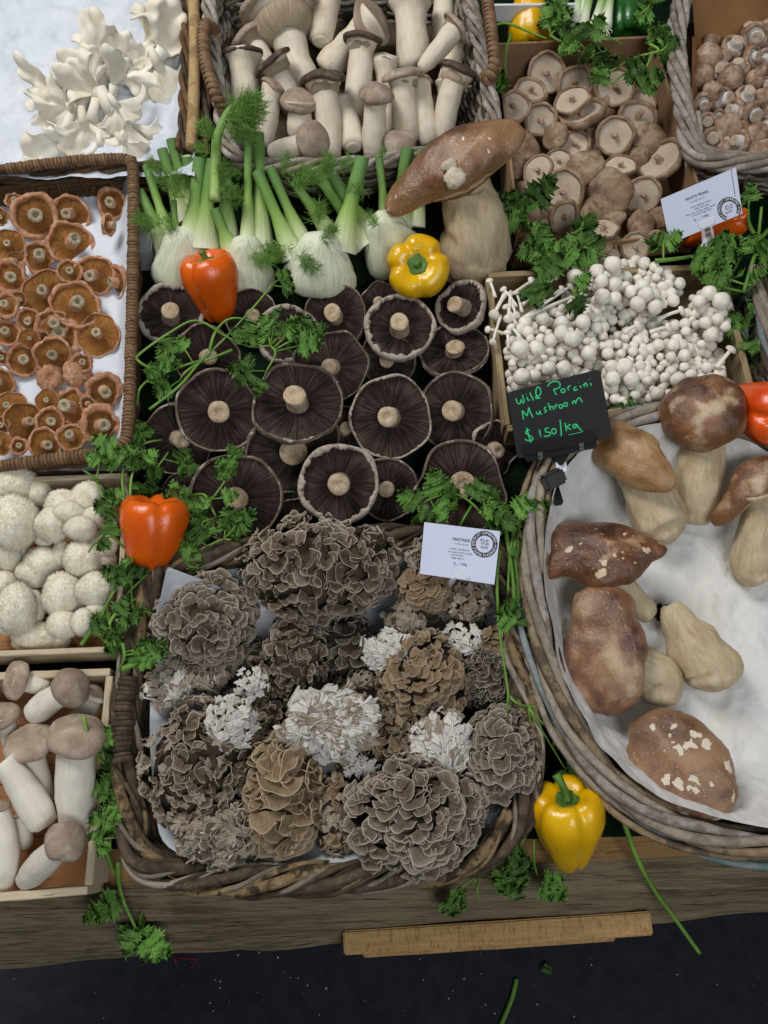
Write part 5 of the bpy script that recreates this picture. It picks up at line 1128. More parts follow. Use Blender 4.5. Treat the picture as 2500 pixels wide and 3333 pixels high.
loose = [((630, 270), (350, 385), 44, 'loose white beech mushroom lying with its cap to the right'), ((590, 222), (330, 400), 40, 'second loose beech mushroom lying along the first'), ((385, 195), (290, 262), 52, 'single beech mushroom at the crate\'s back left among parsley'),
         ((155, 190), (185, 280), 36, 'beech mushroom hooked over the left back corner of the crate'), ((180, 372), (240, 260), 50, 'beech mushroom hanging over the left plank, cap outside'), ((145, 452), (225, 475), 34, 'small beech mushroom with its cap over the left plank'), ((172, 520), (215, 380), 34, 'long beech mushroom hanging over the left plank'), ((255, 395), (270, 250), 44, 'bent beech mushroom inside the left back corner'), ((250, 470), (260, 560), 40, 'short beech mushroom at the left plank'), ((1458, 562), (1380, 660), 52, 'beech mushroom leaning out at the right plank'), ((298, 375), (265, 300), 38, 'thin beech mushroom next to the bent one'), ((230, 235), (300, 330), 34, 'beech mushroom standing behind the bent one at the left'), ((300, 255), (330, 360), 34, 'pale beech mushroom leaning between the loose ones'), ((245, 330), (300, 430), 38, 'short beech mushroom beside the hanging ones'), ((270, 440), (320, 500), 42, 'beech mushroom at the left edge of the big cluster'),
         ((545, 235), (380, 340), 40, 'third loose beech mushroom behind the long pair'), ((460, 250), (330, 320), 36, 'beech mushroom with bare stem behind the long pair'), ((500, 170), (420, 300), 44, 'beech mushroom under the parsley at the back'), ((1190, 350), (1060, 400), 44, 'beech mushroom with curved bare stem beside the gap'), ((955, 430), (880, 470), 50, 'beech mushroom bridging the gap in the middle'), ((1120, 440), (1020, 470), 46, 'yellowish beech mushroom right of the gap')]
for lb_, bs, d, lb in loose:
    p, q = P(*K7(*lb_), .075), P(*K7(*bs), .072); r = d / 2 / 1.659 * mpp(p); o = thing('beech_mushroom', lb, 'mushroom', q, 'loose white beech mushrooms'); dr = (p - q).normalized()
    part('cap', PCM[1], o, axmat(p, -(dr * .8 + vaxis(p, .1, .1) * .5).normalized(), 0, (r * 1.2, r * 1.2, r * .95))); mid = (p + q) / 2 + V((0, 0, .006)); part('stem', tubemesh('stem', bez(p, mid, q, 8), [r * .42] * 6 + [r * .5, r * .6, r * .65], G['pearl'], 9), o)

# ---------------------------------------------------------------- maitake
random.seed(34)
def frondmat(name, a, b, rim, rimw=.90, vary=.18, base=None):
    t = NT(name); uvn = t.n('ShaderNodeTexCoord').outputs['UV']; sep = t.n('ShaderNodeSeparateXYZ', i_0=uvn); o = t.co('Object')
    f = t.noise(o, 3.0, 5, .6); st = t.noise(t.n('ShaderNodeCombineXYZ', i_X=t.mul(sep.outputs[0], 22.0), i_Y=t.mul(sep.outputs[1], 1.5)).outputs[0], 1.0, 3)
    col = t.vary(t.ramp(t.addm(t.mul(f, .55), t.mul(st, .45)), [(.3, a), (.7, b)]), vary)
    if base: col = t.mix(t.fr(sep.outputs[1], .34, .05), col, base)
    col = t.mix(t.mul(t.fr(sep.outputs[1], .62, 1.0), .30), col, rim); col = t.mix(t.mul(t.fr(sep.outputs[1], rimw, rimw + .05), .85), col, rim)
    t.bump(t.addm(st, t.noise(o, 14, 4)), .3, .02); return t.done(col, .7, .2)
FM = {'brown': frondmat('maitake_brown', C(66, 54, 44), C(114, 97, 80), C(190, 176, 156), .91), 'taupe': frondmat('maitake_taupe', C(74, 63, 54), C(120, 105, 90), C(194, 182, 166), .92), 'tan': frondmat('maitake_tan', C(96, 77, 56), C(146, 123, 94), C(196, 176, 148), .94),
      'dark': frondmat('maitake_dark', C(66, 56, 48), C(106, 93, 81), C(176, 166, 150)), 'white': frondmat('maitake_white', C(190, 184, 176), C(230, 227, 221), C(196, 184, 168), .95, .1), 'grey': frondmat('maitake_pale', C(134, 120, 104), C(188, 175, 158), C(150, 132, 112), .9, .12)}
def frond(seed, ang, wav, cup, nu=24, nv=8, thick=.10, narrow=0.0, fork=0):
    r = random.Random(seed); ph = [r.uniform(0, 6.28) for _ in range(5)]; W_ = nu + 1; top = []; uv = []
    for j in range(nv + 1):
        v = j / nv
        for i in range(nu + 1):
            u = -1 + 2 * i / nu; th = u * ang * (1 - narrow * (1 - v)); sc_ = 1 + .10 * sin(3.1 * u + ph[0]) + .06 * sin(7 * u + ph[1]) - .06 * u * u - fork * (.5 + .5 * cos(u * 11 + ph[4])) * v * v
            rr = (.06 + .94 * v) * sc_; x = rr * sin(th); y = rr * cos(th)
            z = cup * (v ** 2) * (1 - .5 * u * u) + wav * v * v * (sin(4.2 * u + ph[2]) + .6 * sin(9 * u + ph[3])) + .16 * max(0, v - .8) / .2 * (0 if fork else 1) + ((.05 * cos(u * 24 + ph[4] + 2 * v) + .05 * cos(u * 9 + ph[1])) * v ** .7 if fork else 0)
            top.append(V((x, y, z))); uv.append((i / nu, v))
    n = len(top); bot = [p - V((0, 0, thick * (.5 + .5 * (1 - q[1])))) for p, q in zip(top, uv)]
    fs = []
    for j in range(nv):
        for i in range(nu):
            a = j * W_ + i; fs.append((a, a + 1, a + 1 + W_, a + W_)[::-1]); fs.append((a + n, a + 1 + n, a + 1 + W_ + n, a + W_ + n))
    e = [i for i in range(W_)] + [j * W_ + nu for j in range(1, nv + 1)] + [nv * W_ + i for i in range(nu - 1, -1, -1)] + [j * W_ for j in range(nv - 1, 0, -1)]
    fs += [(e[i], e[(i + 1) % len(e)], e[(i + 1) % len(e)] + n, e[i] + n) for i in range(len(e))]
    return top + bot, fs, uv + uv
FR = {}
for m_ in FM:
    lst = []
    for s_ in range(10):
        if m_ in ('white', 'grey'): v, f, uv = frond(s_ + 70, .85 + .15 * (s_ % 3), .06, (-.22, -.05, -.32)[s_ % 3], 50, 10, .06, .35, .10)
        else: v, f, uv = frond(s_, 1.05 + .2 * (s_ % 3), .05 + .04 * (s_ % 2), (.08, -.08, .04)[s_ % 3])
        lst.append(mesh('frond', v, f, FM[m_], True, uv))
    FR[m_] = lst
core_mat = speck('maitake_core', [(.3, C(60, 48, 38)), (.7, C(104, 88, 72))], [], 0, 40, rough=.9)
def ball(name, mat, seed):
    v, f, uv = lathe([(max(.001, sin(i / 10 * pi)), -cos(i / 10 * pi)) for i in range(11)], 18); v = [V(p) * (1 + .15 * nz(p, 2, seed)) for p in v]; return mesh(name, v, f, mat, True, uv)
COREM = ball('core', core_mat, 3)
def maitake(label, c, rx, ry, z, kind, n, fs, mode='shingle', flow=(0, -1), second=None, mixr=.0, depth=.75, base=None):
    """c, rx, ry in picture pixels; fs frond size in pixels"""
    rx, ry = rx * 1.12, ry * 1.12; n = min(290, int(n * (1.75 if mode == 'shingle' else 1.9 if mode == 'ruffle' else 1.1))); fs = fs * (.82 if mode == 'shingle' else 1.0 if n >= 240 else .82); p = P(*c, z); k = mpp(p); r1, u1, t1 = frame(p); o = thing('maitake', label, 'mushroom', P(*c, .014), 'maitake clumps in the willow basket')
    A, B, Cc = rx * k, ry * k, (rx + ry) / 2 * k * depth
    if mode != 'branch': part('core', COREM, o, yzmat(p, u1, t1, (A * .78, B * .78, Cc * .76)))
    fl = V((flow[0], flow[1], 0)); g = pi * (3 - sqrt(5)); sd_ = random.uniform(0, 6)
    if mode == 'branch':
        bp = p + r1 * (base[0] * k) + u1 * (-base[1] * k); bp = bp - t1 * Cc * .15
        n = int(n * 1.5)
        for i in range(n):
            rr = sqrt((i + .5) / n); a = i * g + sd_ + random.uniform(-.3, .3); q = V((rr * cos(a), rr * sin(a), sqrt(max(0, 1 - rr * rr)))); q = q * (1 + .22 * nz(q, 1.8, sd_))
            pos = p + r1 * (q.x * A * .92) + u1 * (q.y * B * .92) + t1 * (q.z * Cc * .8); nrm = (r1 * (q.x / A) + u1 * (q.y / B) + t1 * (q.z / Cc) * 1.4).normalized()
            d = pos - bp; tang = d - nrm * d.dot(nrm); tang = tang.normalized() if tang.length > 1e-4 else u1; tang = (tang + r1 * random.gauss(0, .3) + u1 * random.gauss(0, .3)).normalized()
            kd = second if second and random.random() < mixr else kind; bw = kd if kd in ('white', 'grey') else 'white'; s_ = A * random.uniform(.26, .48) * (1 if kd in ('white', 'grey') else .7)
            yd = tang + nrm * random.uniform(.0, .45); zd = nrm + r1 * random.gauss(0, .3) + u1 * random.gauss(0, .3); part('frond', random.choice(FR[kd]), o, yzmat(pos - yd.normalized() * s_ * .7, yd, zd, (s_ * .8, s_ * 1.15, s_)))
            if i % 2: continue
            r0 = A * random.uniform(.05, .085); b1 = bp + V((random.gauss(0, 1), random.gauss(0, 1), 0)) * A * .10
            v, f, uv = tube(bez(b1, b1.lerp(pos, .5) + t1 * Cc * .45 * random.uniform(.5, 1.2), pos + nrm * A * .02, 7), [r0 * 1.3, r0 * 1.2, r0 * 1.05, r0 * .95, r0 * .85, r0 * .7, r0 * .5, r0 * .2], 8, flat=.6)
            part('branch', mesh('branch', v, f, FM[bw], True, [(x_, .5) for x_, y_ in uv]), o)
        v, f, uv = tube([bp - t1 * Cc * .5, bp, bp + (p - bp) * .3 + t1 * .004], [A * .22, A * .2, A * .1], 10); part('stalk', mesh('stalk', v, f, FM['white'], True, uv), o)
        return o
    for i in range(n):
        zc_ = 1 - (i + .5) / n * 1.08 + random.uniform(-.05, .05); zc_ = min(max(zc_, -.25), .99); rr = sqrt(max(0, 1 - zc_ * zc_)); a = i * g + sd_ + random.uniform(-.3, .3)
        q = V((rr * cos(a), rr * sin(a), zc_)); s_ = fs * k * random.uniform(.5, 1.3) * (.92 if mode == 'shingle' else .9); q = q * (1 + .24 * nz(q, 1.7, sd_) + .10 * nz(q, 4, sd_))
        nrm = (r1 * (q.x / A) + u1 * (q.y / B) + t1 * (q.z / Cc)); nrm.normalize()
        pos = p + r1 * (q.x * A * .93) + u1 * (q.y * B * .93) + t1 * (q.z * Cc * .93)
        tang = r1 * (q.x + fl.x * .8) + u1 * (q.y + fl.y * .8) + r1 * random.uniform(-.55, .55) + u1 * random.uniform(-.55, .55)
        tang = tang - nrm * tang.dot(nrm); tang = tang.normalized() if tang.length > 1e-4 else u1
        if mode == 'shingle': yd = tang + nrm * random.uniform(.08, .5); zd = nrm - tang * .2
        else: a2 = random.uniform(0, 6.28); tt = r1 * cos(a2) + u1 * sin(a2); tt = (tt * .8 + tang * .6); tt = (tt - nrm * tt.dot(nrm)).normalized(); yd = nrm * random.uniform(.05, .75) + tt * .8; zd = nrm * .9 - tt * .5
        kd = second if second and random.random() < mixr else kind
        s3 = (s_, s_, s_) if kd not in ('white', 'grey') else (s_ * 1.1, s_ * 1.35, s_)
        part('frond', random.choice(FR[kd]), o, yzmat(pos - yd.normalized() * s_ * .45, yd, zd, s3))
    return o
KM = Crop(380, 1680, 1.202); KN = Crop(380, 2250, 1.185); e = 1 / 1.202; e2 = 1 / 1.185
def m1(lb, x, y, rx, ry, z, kind, n, fs, *a, **kw):
    if 'base' in kw: kw['base'] = (kw['base'][0] * e, kw['base'][1] * e)
    maitake(lb, KM(x, y), rx * e, ry * e, z, kind, n, fs * e, *a, **kw)
def m2(lb, x, y, rx, ry, z, kind, n, fs, *a, **kw):
    if 'base' in kw: kw['base'] = (kw['base'][0] * e2, kw['base'][1] * e2)
    maitake(lb, KN(x, y), rx * e2, ry * e2, z, kind, n, fs * e2, *a, **kw)
for lb, x, y, rx, ry in (('dark maitake scraps at the back right beneath the card', 1290, 420, 150, 130), ('dark maitake scraps under the left white pieces', 330, 640, 190, 80), ('dark maitake scraps between the centre clumps', 640, 720, 170, 110), ('dark maitake scraps beneath the central white piece', 960, 690, 150, 120), ('dark maitake scraps right of the tan mound', 1390, 730, 120, 110)):
    m1(lb, x, y, rx, ry, .022, 'dark', 34, 42, 'ruffle', second='grey', mixr=.3, depth=.35)
for lb, x, y, rx, ry in (('dark maitake scraps beneath the golden clump', 560, 300, 120, 160), ('dark maitake scraps under the front right clumps', 1010, 330, 160, 110)):
    m2(lb, x, y, rx, ry, .022, 'dark', 34, 42, 'ruffle', second='grey', mixr=.3, depth=.35)
m1('small dark maitake pieces deep in the middle of the basket', 905, 520, 110, 130, .035, 'dark', 50, 38, 'ruffle')
m1('small dark maitake clump left of the middle, beneath the others', 500, 570, 100, 70, .035, 'dark', 36, 36, 'ruffle', second='grey', mixr=.3)
m2('dark maitake scraps lying under the right clumps', 1290, 330, 150, 90, .03, 'dark', 30, 40, 'ruffle', second='grey', mixr=.4)
m2('small brown maitake between the white pieces at the left', 575, 110, 70, 80, .04, 'brown', 40, 32, 'ruffle')
m1('narrow brown maitake column below the largest clump', 700, 545, 115, 175, .06, 'brown', 105, 36, 'ruffle', second='dark', mixr=.35)
m1('largest ruffled brown maitake resting on the back rim', 790, 205, 285, 185, .085, 'brown', 290, 46, 'ruffle', second='taupe', mixr=.3)
m1('smooth taupe maitake rosette in the back left corner by the paper', 345, 415, 190, 165, .07, 'taupe', 125, 56, 'shingle', (0, .2))
m1('small pale curly maitake leaning on the white card', 1205, 158, 65, 58, .09, 'grey', 46, 36, 'ruffle', second='brown', mixr=.35)
m1('tan smooth maitake just below the curly one by the card', 1200, 285, 95, 85, .075, 'tan', 55, 46, 'shingle', (0, -.5))
m1('grey white curly maitake right of the card holder', 1375, 320, 80, 75, .07, 'grey', 50, 38, 'ruffle', second='tan', mixr=.4)
m1('broken white maitake chunk near the right rim', 1350, 480, 85, 70, .06, 'white', 16, 60, 'branch', base=(60, 60))
m1('dark rimmed maitake cup cluster against the right rim', 1440, 640, 80, 100, .055, 'dark', 60, 42, 'ruffle')
m1('single brown maitake leaf at the right rim', 1480, 495, 45, 50, .06, 'tan', 8, 60, 'shingle', (0, -1))
m1('tan knobbly maitake mound right of the centre', 1195, 630, 160, 165, .065, 'tan', 150, 42, 'shingle', (0, -.6), second='brown', mixr=.15)
m1('pale fan of maitake with split white stems in the centre right', 1125, 410, 85, 75, .065, 'grey', 26, 70, 'branch', base=(10, 70), second='brown', mixr=.2)
m1('white feathery maitake fan pointing left in the centre', 1065, 530, 110, 85, .075, 'white', 30, 90, 'branch', base=(110, 50))
m1('pale branching maitake piece at the left rim', 200, 665, 95, 95, .065, 'grey', 32, 80, 'branch', base=(80, 70), second='white', mixr=.35)
m1('brown and pale maitake piece right of the left branching one', 360, 625, 85, 60, .06, 'grey', 24, 60, 'branch', base=(20, 60), second='brown', mixr=.4)
m1('white cup shaped maitake fragment left of the centre', 530, 650, 75, 65, .065, 'white', 16, 60, 'branch', base=(-10, 40))
m1('little pale maitake fan beside the tan mound', 965, 640, 55, 35, .05, 'grey', 12, 45, 'branch', base=(-30, 20))
m2('tall pale rimmed grey brown maitake along the left side', 310, 285, 185, 235, .07, 'brown', 250, 38, 'ruffle', second='grey', mixr=.22)
m2('white coral like maitake lying across the left clump', 440, 120, 98, 110, .095, 'white', 34, 100, 'branch', base=(-60, 80))
m2('big white branching maitake in the middle of the basket', 825, 125, 195, 130, .085, 'white', 70, 130, 'branch', base=(-40, -10), second='grey', mixr=.3)
m2('small brown curly maitake between the white ones', 1080, 190, 125, 105, .055, 'brown', 95, 38, 'ruffle', second='tan', mixr=.4)
m2('white branching maitake with stems meeting at its lower tip', 1255, 200, 120, 125, .075, 'white', 44, 110, 'branch', base=(30, 125), second='grey', mixr=.25)
m2('taupe petal maitake with pale rims at the right side', 1480, 235, 130, 155, .075, 'taupe', 100, 54, 'shingle', (-.1, -.5))
m2('golden brown maitake with broad leaves at the front left', 640, 390, 140, 195, .065, 'tan', 60, 96, 'shingle', (-.3, -.9))
m2('mixed brown and white maitake next to the front clump', 850, 470, 75, 150, .055, 'grey', 60, 44, 'ruffle', second='tan', mixr=.45)
m2('white split maitake fan above the front clump', 935, 285, 75, 42, .07, 'white', 16, 60, 'branch', base=(50, 20))
m2('pale maitake crumbs in the lower right corner', 1380, 400, 60, 75, .045, 'grey', 16, 50, 'branch', base=(-20, -60))
m2('torn maitake with thick white stems at the front left corner', 395, 545, 150, 125, .075, 'grey', 60, 90, 'branch', base=(70, -10), second='dark', mixr=.35)
m2('largest taupe petal maitake with pale rims at the front', 1152, 485, 242, 195, .075, 'taupe', 175, 66, 'shingle', (.05, -.75), second='brown', mixr=.15)

# ---------------------------------------------------------------- cream oyster mushrooms
random.seed(35)
t = NT('oyster_cream'); c = t.co('Object'); f = t.noise(c, 22, 5, .6); t.bump(t.addm(f, t.noise(c, 90, 4)), .3, .001)
G['oyster'] = t.done(t.vary(t.ramp(f, [(.25, C(212, 196, 166)), (.5, C(233, 225, 207)), (.8, C(241, 237, 226))]), .05), .6, .25)
K1 = Crop(0, 0, 1.843)
def ruffle(label, base, ang, size, seed, z, spread=1.1, fold=.25, curl=.5, lift=.5):
    r = random.Random(seed); b = P(*K1(*base), z); k = mpp(b) / 1.843; S = size * k * 1.2; fold *= 1.0; ph = [r.uniform(0, 6.28) for _ in range(6)]
    r1, u1, t1 = frame(b); dx = r1 * cos(ang) + u1 * sin(ang); dy = -r1 * sin(ang) + u1 * cos(ang)
    def fn(u, v):
        th = (u - .5) * 2 * spread; w_ = v ** .9; R = S * (1 + .14 * sin(th * 3 + ph[0]) + .10 * sin(th * 7 + ph[1]) + .05 * sin(th * 19 + ph[5])) * (.08 + .92 * w_)
        wav = fold * S * w_ * (sin(th * 3.2 + ph[2]) + .6 * sin(th * 7 + ph[3] + 2 * v) + .22 * sin(th * 17 + ph[4]) * v * v)
        cu = curl * S * max(0, v - .55) ** 2 * 2.2
        p = b + dx * (R * cos(th) - cu * .9) + dy * (R * sin(th) * .85) + t1 * (lift * .55 * S * v * (1 - .75 * v) + wav * .7 - cu * .35)
        return p + V((nz(p, 60, seed), nz(p, 60, seed + 1), nz(p, 60, seed + 2))) * S * .05
    o = thing('oyster_mushroom', label, 'mushroom', b, 'cream oyster mushrooms on the white paper')
    part('cap', sheet('cap', G['oyster'], fn, 64, 26, .0022), o)
    part('stem', tubemesh('stem', [b - dx * S * .28 - t1 * S * .06, b - dx * S * .1, b + dx * S * .12 + t1 * S * .05], [S * .09, S * .1, S * .13], G['oyster'], 10), o)
up_, rt_, dn_, lf_ = pi / 2, 0, -pi / 2, pi
for a in [('large folded oyster mushroom leaning on the basket at the upper right', (960, 330), .9, 290, 1, .075, 1.0, .16, .8), ('oyster mushroom with curled edge beside the largest fold', (850, 420), 1.7, 190, 2, .065, .8, .2, .7),
          ('oyster mushroom hanging down below the large fold', (940, 370), -1.2, 215, 3, .08, .8, .14, .3), ('oyster mushroom pointing up at the top of the pile', (610, 430), 1.55, 250, 4, .07, .75, .25, .3),
          ('flat oyster mushroom lobe reaching far left', (420, 560), 3.0, 250, 5, .065, .6, .12, .2), ('wavy oyster mushroom lobe just below the left one', (430, 640), 3.3, 240, 6, .06, .6, .2, .3),
          ('twisted oyster mushroom in the middle of the pile', (590, 560), 2.6, 230, 7, .08, .9, .28, .6), ('oyster mushroom with thin neck standing right of the middle', (680, 540), 1.3, 190, 8, .085, .5, .3, .5),
          ('oyster mushroom stretching to the right edge of the pile', (720, 470), -.25, 220, 9, .07, .7, .2, .3), ('broad oyster mushroom spreading down in the lower middle', (560, 690), -1.9, 270, 10, .07, 1.0, .16, .4),
          ('long oyster mushroom hanging down on the right below the neck', (650, 640), -1.25, 320, 11, .075, .55, .2, .3), ('oyster mushroom at the lower left of the pile', (400, 760), -2.1, 260, 12, .065, .9, .2, .4), ('small oyster mushroom at the lower right above the basket rim', (730, 840), -.9, 150, 13, .065, .9, .25, .4),
          ('pale oyster mushroom at the foot of the pile by the rattan rim', (600, 850), -1.6, 170, 14, .055, 1.0, .2, .3),
          ('crumpled oyster mushroom fold just above the twisted one', (560, 500), 1.9, 200, 21, .075, 1.3, .22, .6), ('oyster mushroom fold between the neck and right lobe', (740, 420), 1.2, 190, 22, .07, 1.2, .22, .6), ('oyster mushroom fold tucked under the left lobes', (480, 620), -2.6, 210, 23, .06, 1.3, .2, .5),
          ('small oyster mushroom fold in front of the neck', (690, 620), -1.0, 170, 24, .085, 1.3, .25, .7), ('wide oyster mushroom fold below the twisted one', (500, 720), -1.5, 220, 25, .07, 1.4, .2, .5), ('oyster mushroom fold at the upper right beneath the large one', (880, 300), .4, 210, 26, .07, 1.3, .2, .6), ('lowest left oyster mushroom fold near the basket rim', (330, 830), -1.2, 190, 27, .055, 1.3, .22, .5), ('low oyster mushroom fold at the right foot of the pile', (760, 740), -1.2, 200, 28, .06, 1.2, .22, .5)]:
    ruffle(*a)
# ---------------------------------------------------------------- sweet peppers
random.seed(41)
def pepmat(name, a, b, wr=.0):
    t = NT(name); c = t.co('Object'); f = t.noise(c, 1.4, 3); col = t.ramp(f, [(.3, a), (.7, b)])
    w_ = t.noise(t.co('Object', (3, 3, 9)), 4, 3, .6, .5); t.bump(t.addm(t.mul(t.noise(c, 2.2, 3), 1.0), t.mul(w_, .35 + wr)), .14, .06)
    return t.done(col, .16, .5, coat=.4, coatr=.06)
PM = {'orange': pepmat('orange_pepper', C(218, 84, 6), C(233, 104, 12), .3), 'yellow': pepmat('yellow_pepper', C(222, 166, 4), C(234, 186, 10)), 'red': pepmat('red_orange_pepper', C(220, 66, 14), C(234, 96, 22)), 'green': pepmat('green_pepper', C(30, 84, 30), C(48, 110, 44))}
G['pepper_stem'] = simple('pepper_stem', [(.3, C(56, 96, 34)), (.7, C(104, 140, 62))], 60, 4, .5, .3, .3, 200, .001)
def pepper(label, c, wpx, hpx, axis, z, mat, seed, nl=4, lobe=.13, taper=.25, stem=True, bend=(.3, 0), slen=.5, spin=0):
    p = P(*c, z); R = wpx / 2 * mpp(p); Hh = hpx / 2 * mpp(p); ax = vaxis(p, *axis); r = random.Random(seed); o = thing('sweet_pepper', label, 'pepper', p, 'sweet peppers set between the baskets')
    gr = [2 * pi * k / nl + r.uniform(-.22, .22) for k in range(nl)]; dp = [r.uniform(.7, 1.2) for _ in gr]
    prof = [(.001, -.80), (.14, -.84), (.34, -.97), (.52, -1.0), (.70, -.92), (.82, -.72), (.90, -.40), (.96, 0), (1.0, .35), (1.0, .62), (.93, .84), (.78, .98), (.58, 1.0), (.40, .92), (.26, .80), (.12, .73), (.001, .72)]
    n = 96
    def rf(th, i, rr, zz):
        g_ = 0
        for a, d in zip(gr, dp):
            dd = (th - a + pi) % (2 * pi) - pi; g_ += d * exp(-(dd / .20) ** 2)
        tp = 1 - taper * max(0, (.3 - zz) / 1.3); k = (1 - lobe * g_ * (.6 + .8 * abs(zz) ** 1.5)) * tp * (1 + .03 * nz((cos(th), sin(th), zz), 1.2, seed))
        return rr * k, zz - (1 if zz > 0 else -1) * .09 * g_ * max(0, (abs(zz) - .6) / .4) * min(1, rr * 1.6) + .03 * nz((cos(th), sin(th), zz), 1.6, seed + 2) * (rr > .3)
    v, f, uv = lathe(prof, n, rf, False); m = axmat(p, ax, spin, (R, R, Hh))
    part('body', mesh('body', v, f, PM[mat], True, uv), o, m)
    if stem:
        v, f, uv = lathe([(.001, .80), (.12, .82), (.24, .84), (.31, .87), (.33, .84), (.25, .79)], 30, lambda th, i, a, b: (a * (1 + .16 * cos(5 * th) * (i > 2)), b)); cal = part('calyx', mesh('calyx', [(x_ * R, y_ * R, z_ * Hh) for x_, y_, z_ in v], f, G['pepper_stem'], True, uv), o, axmat(p, ax, spin, 1.0))
        b0 = p + ax * Hh * .80; r1, u1, t1 = frame(p); e_ = b0 + ax * Hh * slen + r1 * R * bend[0] + u1 * R * bend[1]
        part('stem', tubemesh('stem', bez(b0, b0 + ax * Hh * slen * .6, e_, 8), [R * .17, R * .13, R * .105, R * .10, R * .10, R * .10, R * .105, R * .12, R * .13], G['pepper_stem'], 12, sec=lambda th, t: 1 + .08 * cos(5 * th)), cal)
    return o
pepper('orange pepper leaning on the left fennel bulb above the portobellos', (695, 938), 186, 218, (-.20, .93), .055, 'orange', 1, 3, .12, .30, True, (-.1, .1), .22, 1.0)
pepper('shiny yellow pepper with its stem end facing the viewer, by the giant porcini', (1361, 880), 205, 190, (-.03, .22), .065, 'yellow', 2, 4, .14, .15, True, (0, .0), .05, .3)
pepper('orange pepper between the lion\'s mane crate and maitake basket', (500, 1738), 226, 236, (.03, .975), .085, 'orange', 3, 4, .085, .14, False, spin=.5)
pepper('yellow pepper with long green stem beside the oval basket', (1850, 2700), 238, 300, (.02, .72), .05, 'yellow', 4, 4, .13, .40, True, (-.25, .35), .35, .4)
pepper('red orange pepper behind the porcini at the right picture edge', (2478, 1335), 215, 220, (.75, -.25), .105, 'red', 5, 4, .14, .2, True, (.2, -.2), .15, .9)
pepper('orange pepper lying behind the upright white card', (2322, 745), 105, 210, (.86, .35), .06, 'orange', 6, 3, .10, .2, False)
pepper('yellow pepper at the top edge right of the rope handle', (1725, 66), 150, 165, (.15, -.93), .05, 'yellow', 7, 3, .06, .25, False)
pepper('green pepper at the top edge beside the spring onions', (2052, 40), 135, 170, (.1, -.80), .06, 'green', 8, 3, .12, .2, False)

# ---------------------------------------------------------------- fennel
random.seed(42)
t = NT('fennel_bulb'); uvn = t.co('UV', (26, 1.1, 1), rnd=False); f = t.noise(uvn, 1.0, 4, .6); o_ = t.noise(t.co('Object'), 3, 4)
t.bump(f, .4, .02); G['fen_bulb'] = t.done(t.ramp(t.addm(t.mul(f, .6), t.mul(o_, .4)), [(.3, C(198, 208, 158)), (.5, C(228, 232, 204)), (.75, C(240, 241, 226))]), .4, .4)
t = NT('fennel_stalk'); uvr = t.n('ShaderNodeTexCoord').outputs['UV']; sp_ = t.n('ShaderNodeSeparateXYZ', i_0=uvr); f = t.noise(t.co('UV', (30, 3, 1), rnd=True), 1.0, 4, .6)
col = t.ramp(t.addm(t.mul(sp_.outputs[1], .8), t.mul(f, .2)), [(.10, C(230, 233, 206)), (.22, C(204, 214, 164)), (.40, C(150, 180, 96)), (.6, C(116, 154, 74)), (.95, C(94, 136, 78))]); t.bump(f, .5, .002); G['fen_stalk'] = t.done(t.vary(col, .12), .42, .35)
G['fen_cut'] = simple('fennel_cut', [(.3, C(176, 196, 130)), (.7, C(206, 216, 168))], 200, 3, .6, .3, 0)
t = NT('fennel_frond'); G['fen_frond'] = t.done(t.vary(t.ramp(t.noise(t.co('Object'), 12, 3), [(.3, C(92, 138, 56)), (.7, C(142, 180, 90))]), .15), .5, .3)
def hairs(seed, n=105):
    r = random.Random(seed); mb_ = MB(); main = [V((0, t_ * .9, .06 * sin(t_ * 3))) for t_ in [i / 8 for i in range(9)]]; mb_.add(*tube(main, [.022 * (1 - .6 * i / 8) for i in range(9)], 5))
    for i in range(n):
        t_ = r.uniform(.1, 1); b = main[min(8, int(t_ * 8))]; d = V((r.gauss(0, .8), r.uniform(.1, .9), r.gauss(0, .6))).normalized(); L = r.uniform(.22, .62) * (1.1 - .4 * t_); s_ = V((r.gauss(0, .2), r.gauss(0, .2), r.gauss(0, .2)))
        pts = [b, b + d * L * .5 + s_ * L * .3, b + d * L + s_ * L * .9]; mb_.add(*tube(pts, [.009, .0075, .004], 3, False))
        for q in range(2):
            b2 = pts[1]; d2 = (d + V((r.gauss(0, .7), r.gauss(0, .7), r.gauss(0, .7)))).normalized(); mb_.add(*tube([b2, b2 + d2 * L * .35, b2 + d2 * L * .6 + s_ * L * .3], [.0075, .0065, .003], 3, False))
    return mb_.build('frond', G['fen_frond'])
HA = [hairs(s) for s in (1, 2, 3)]
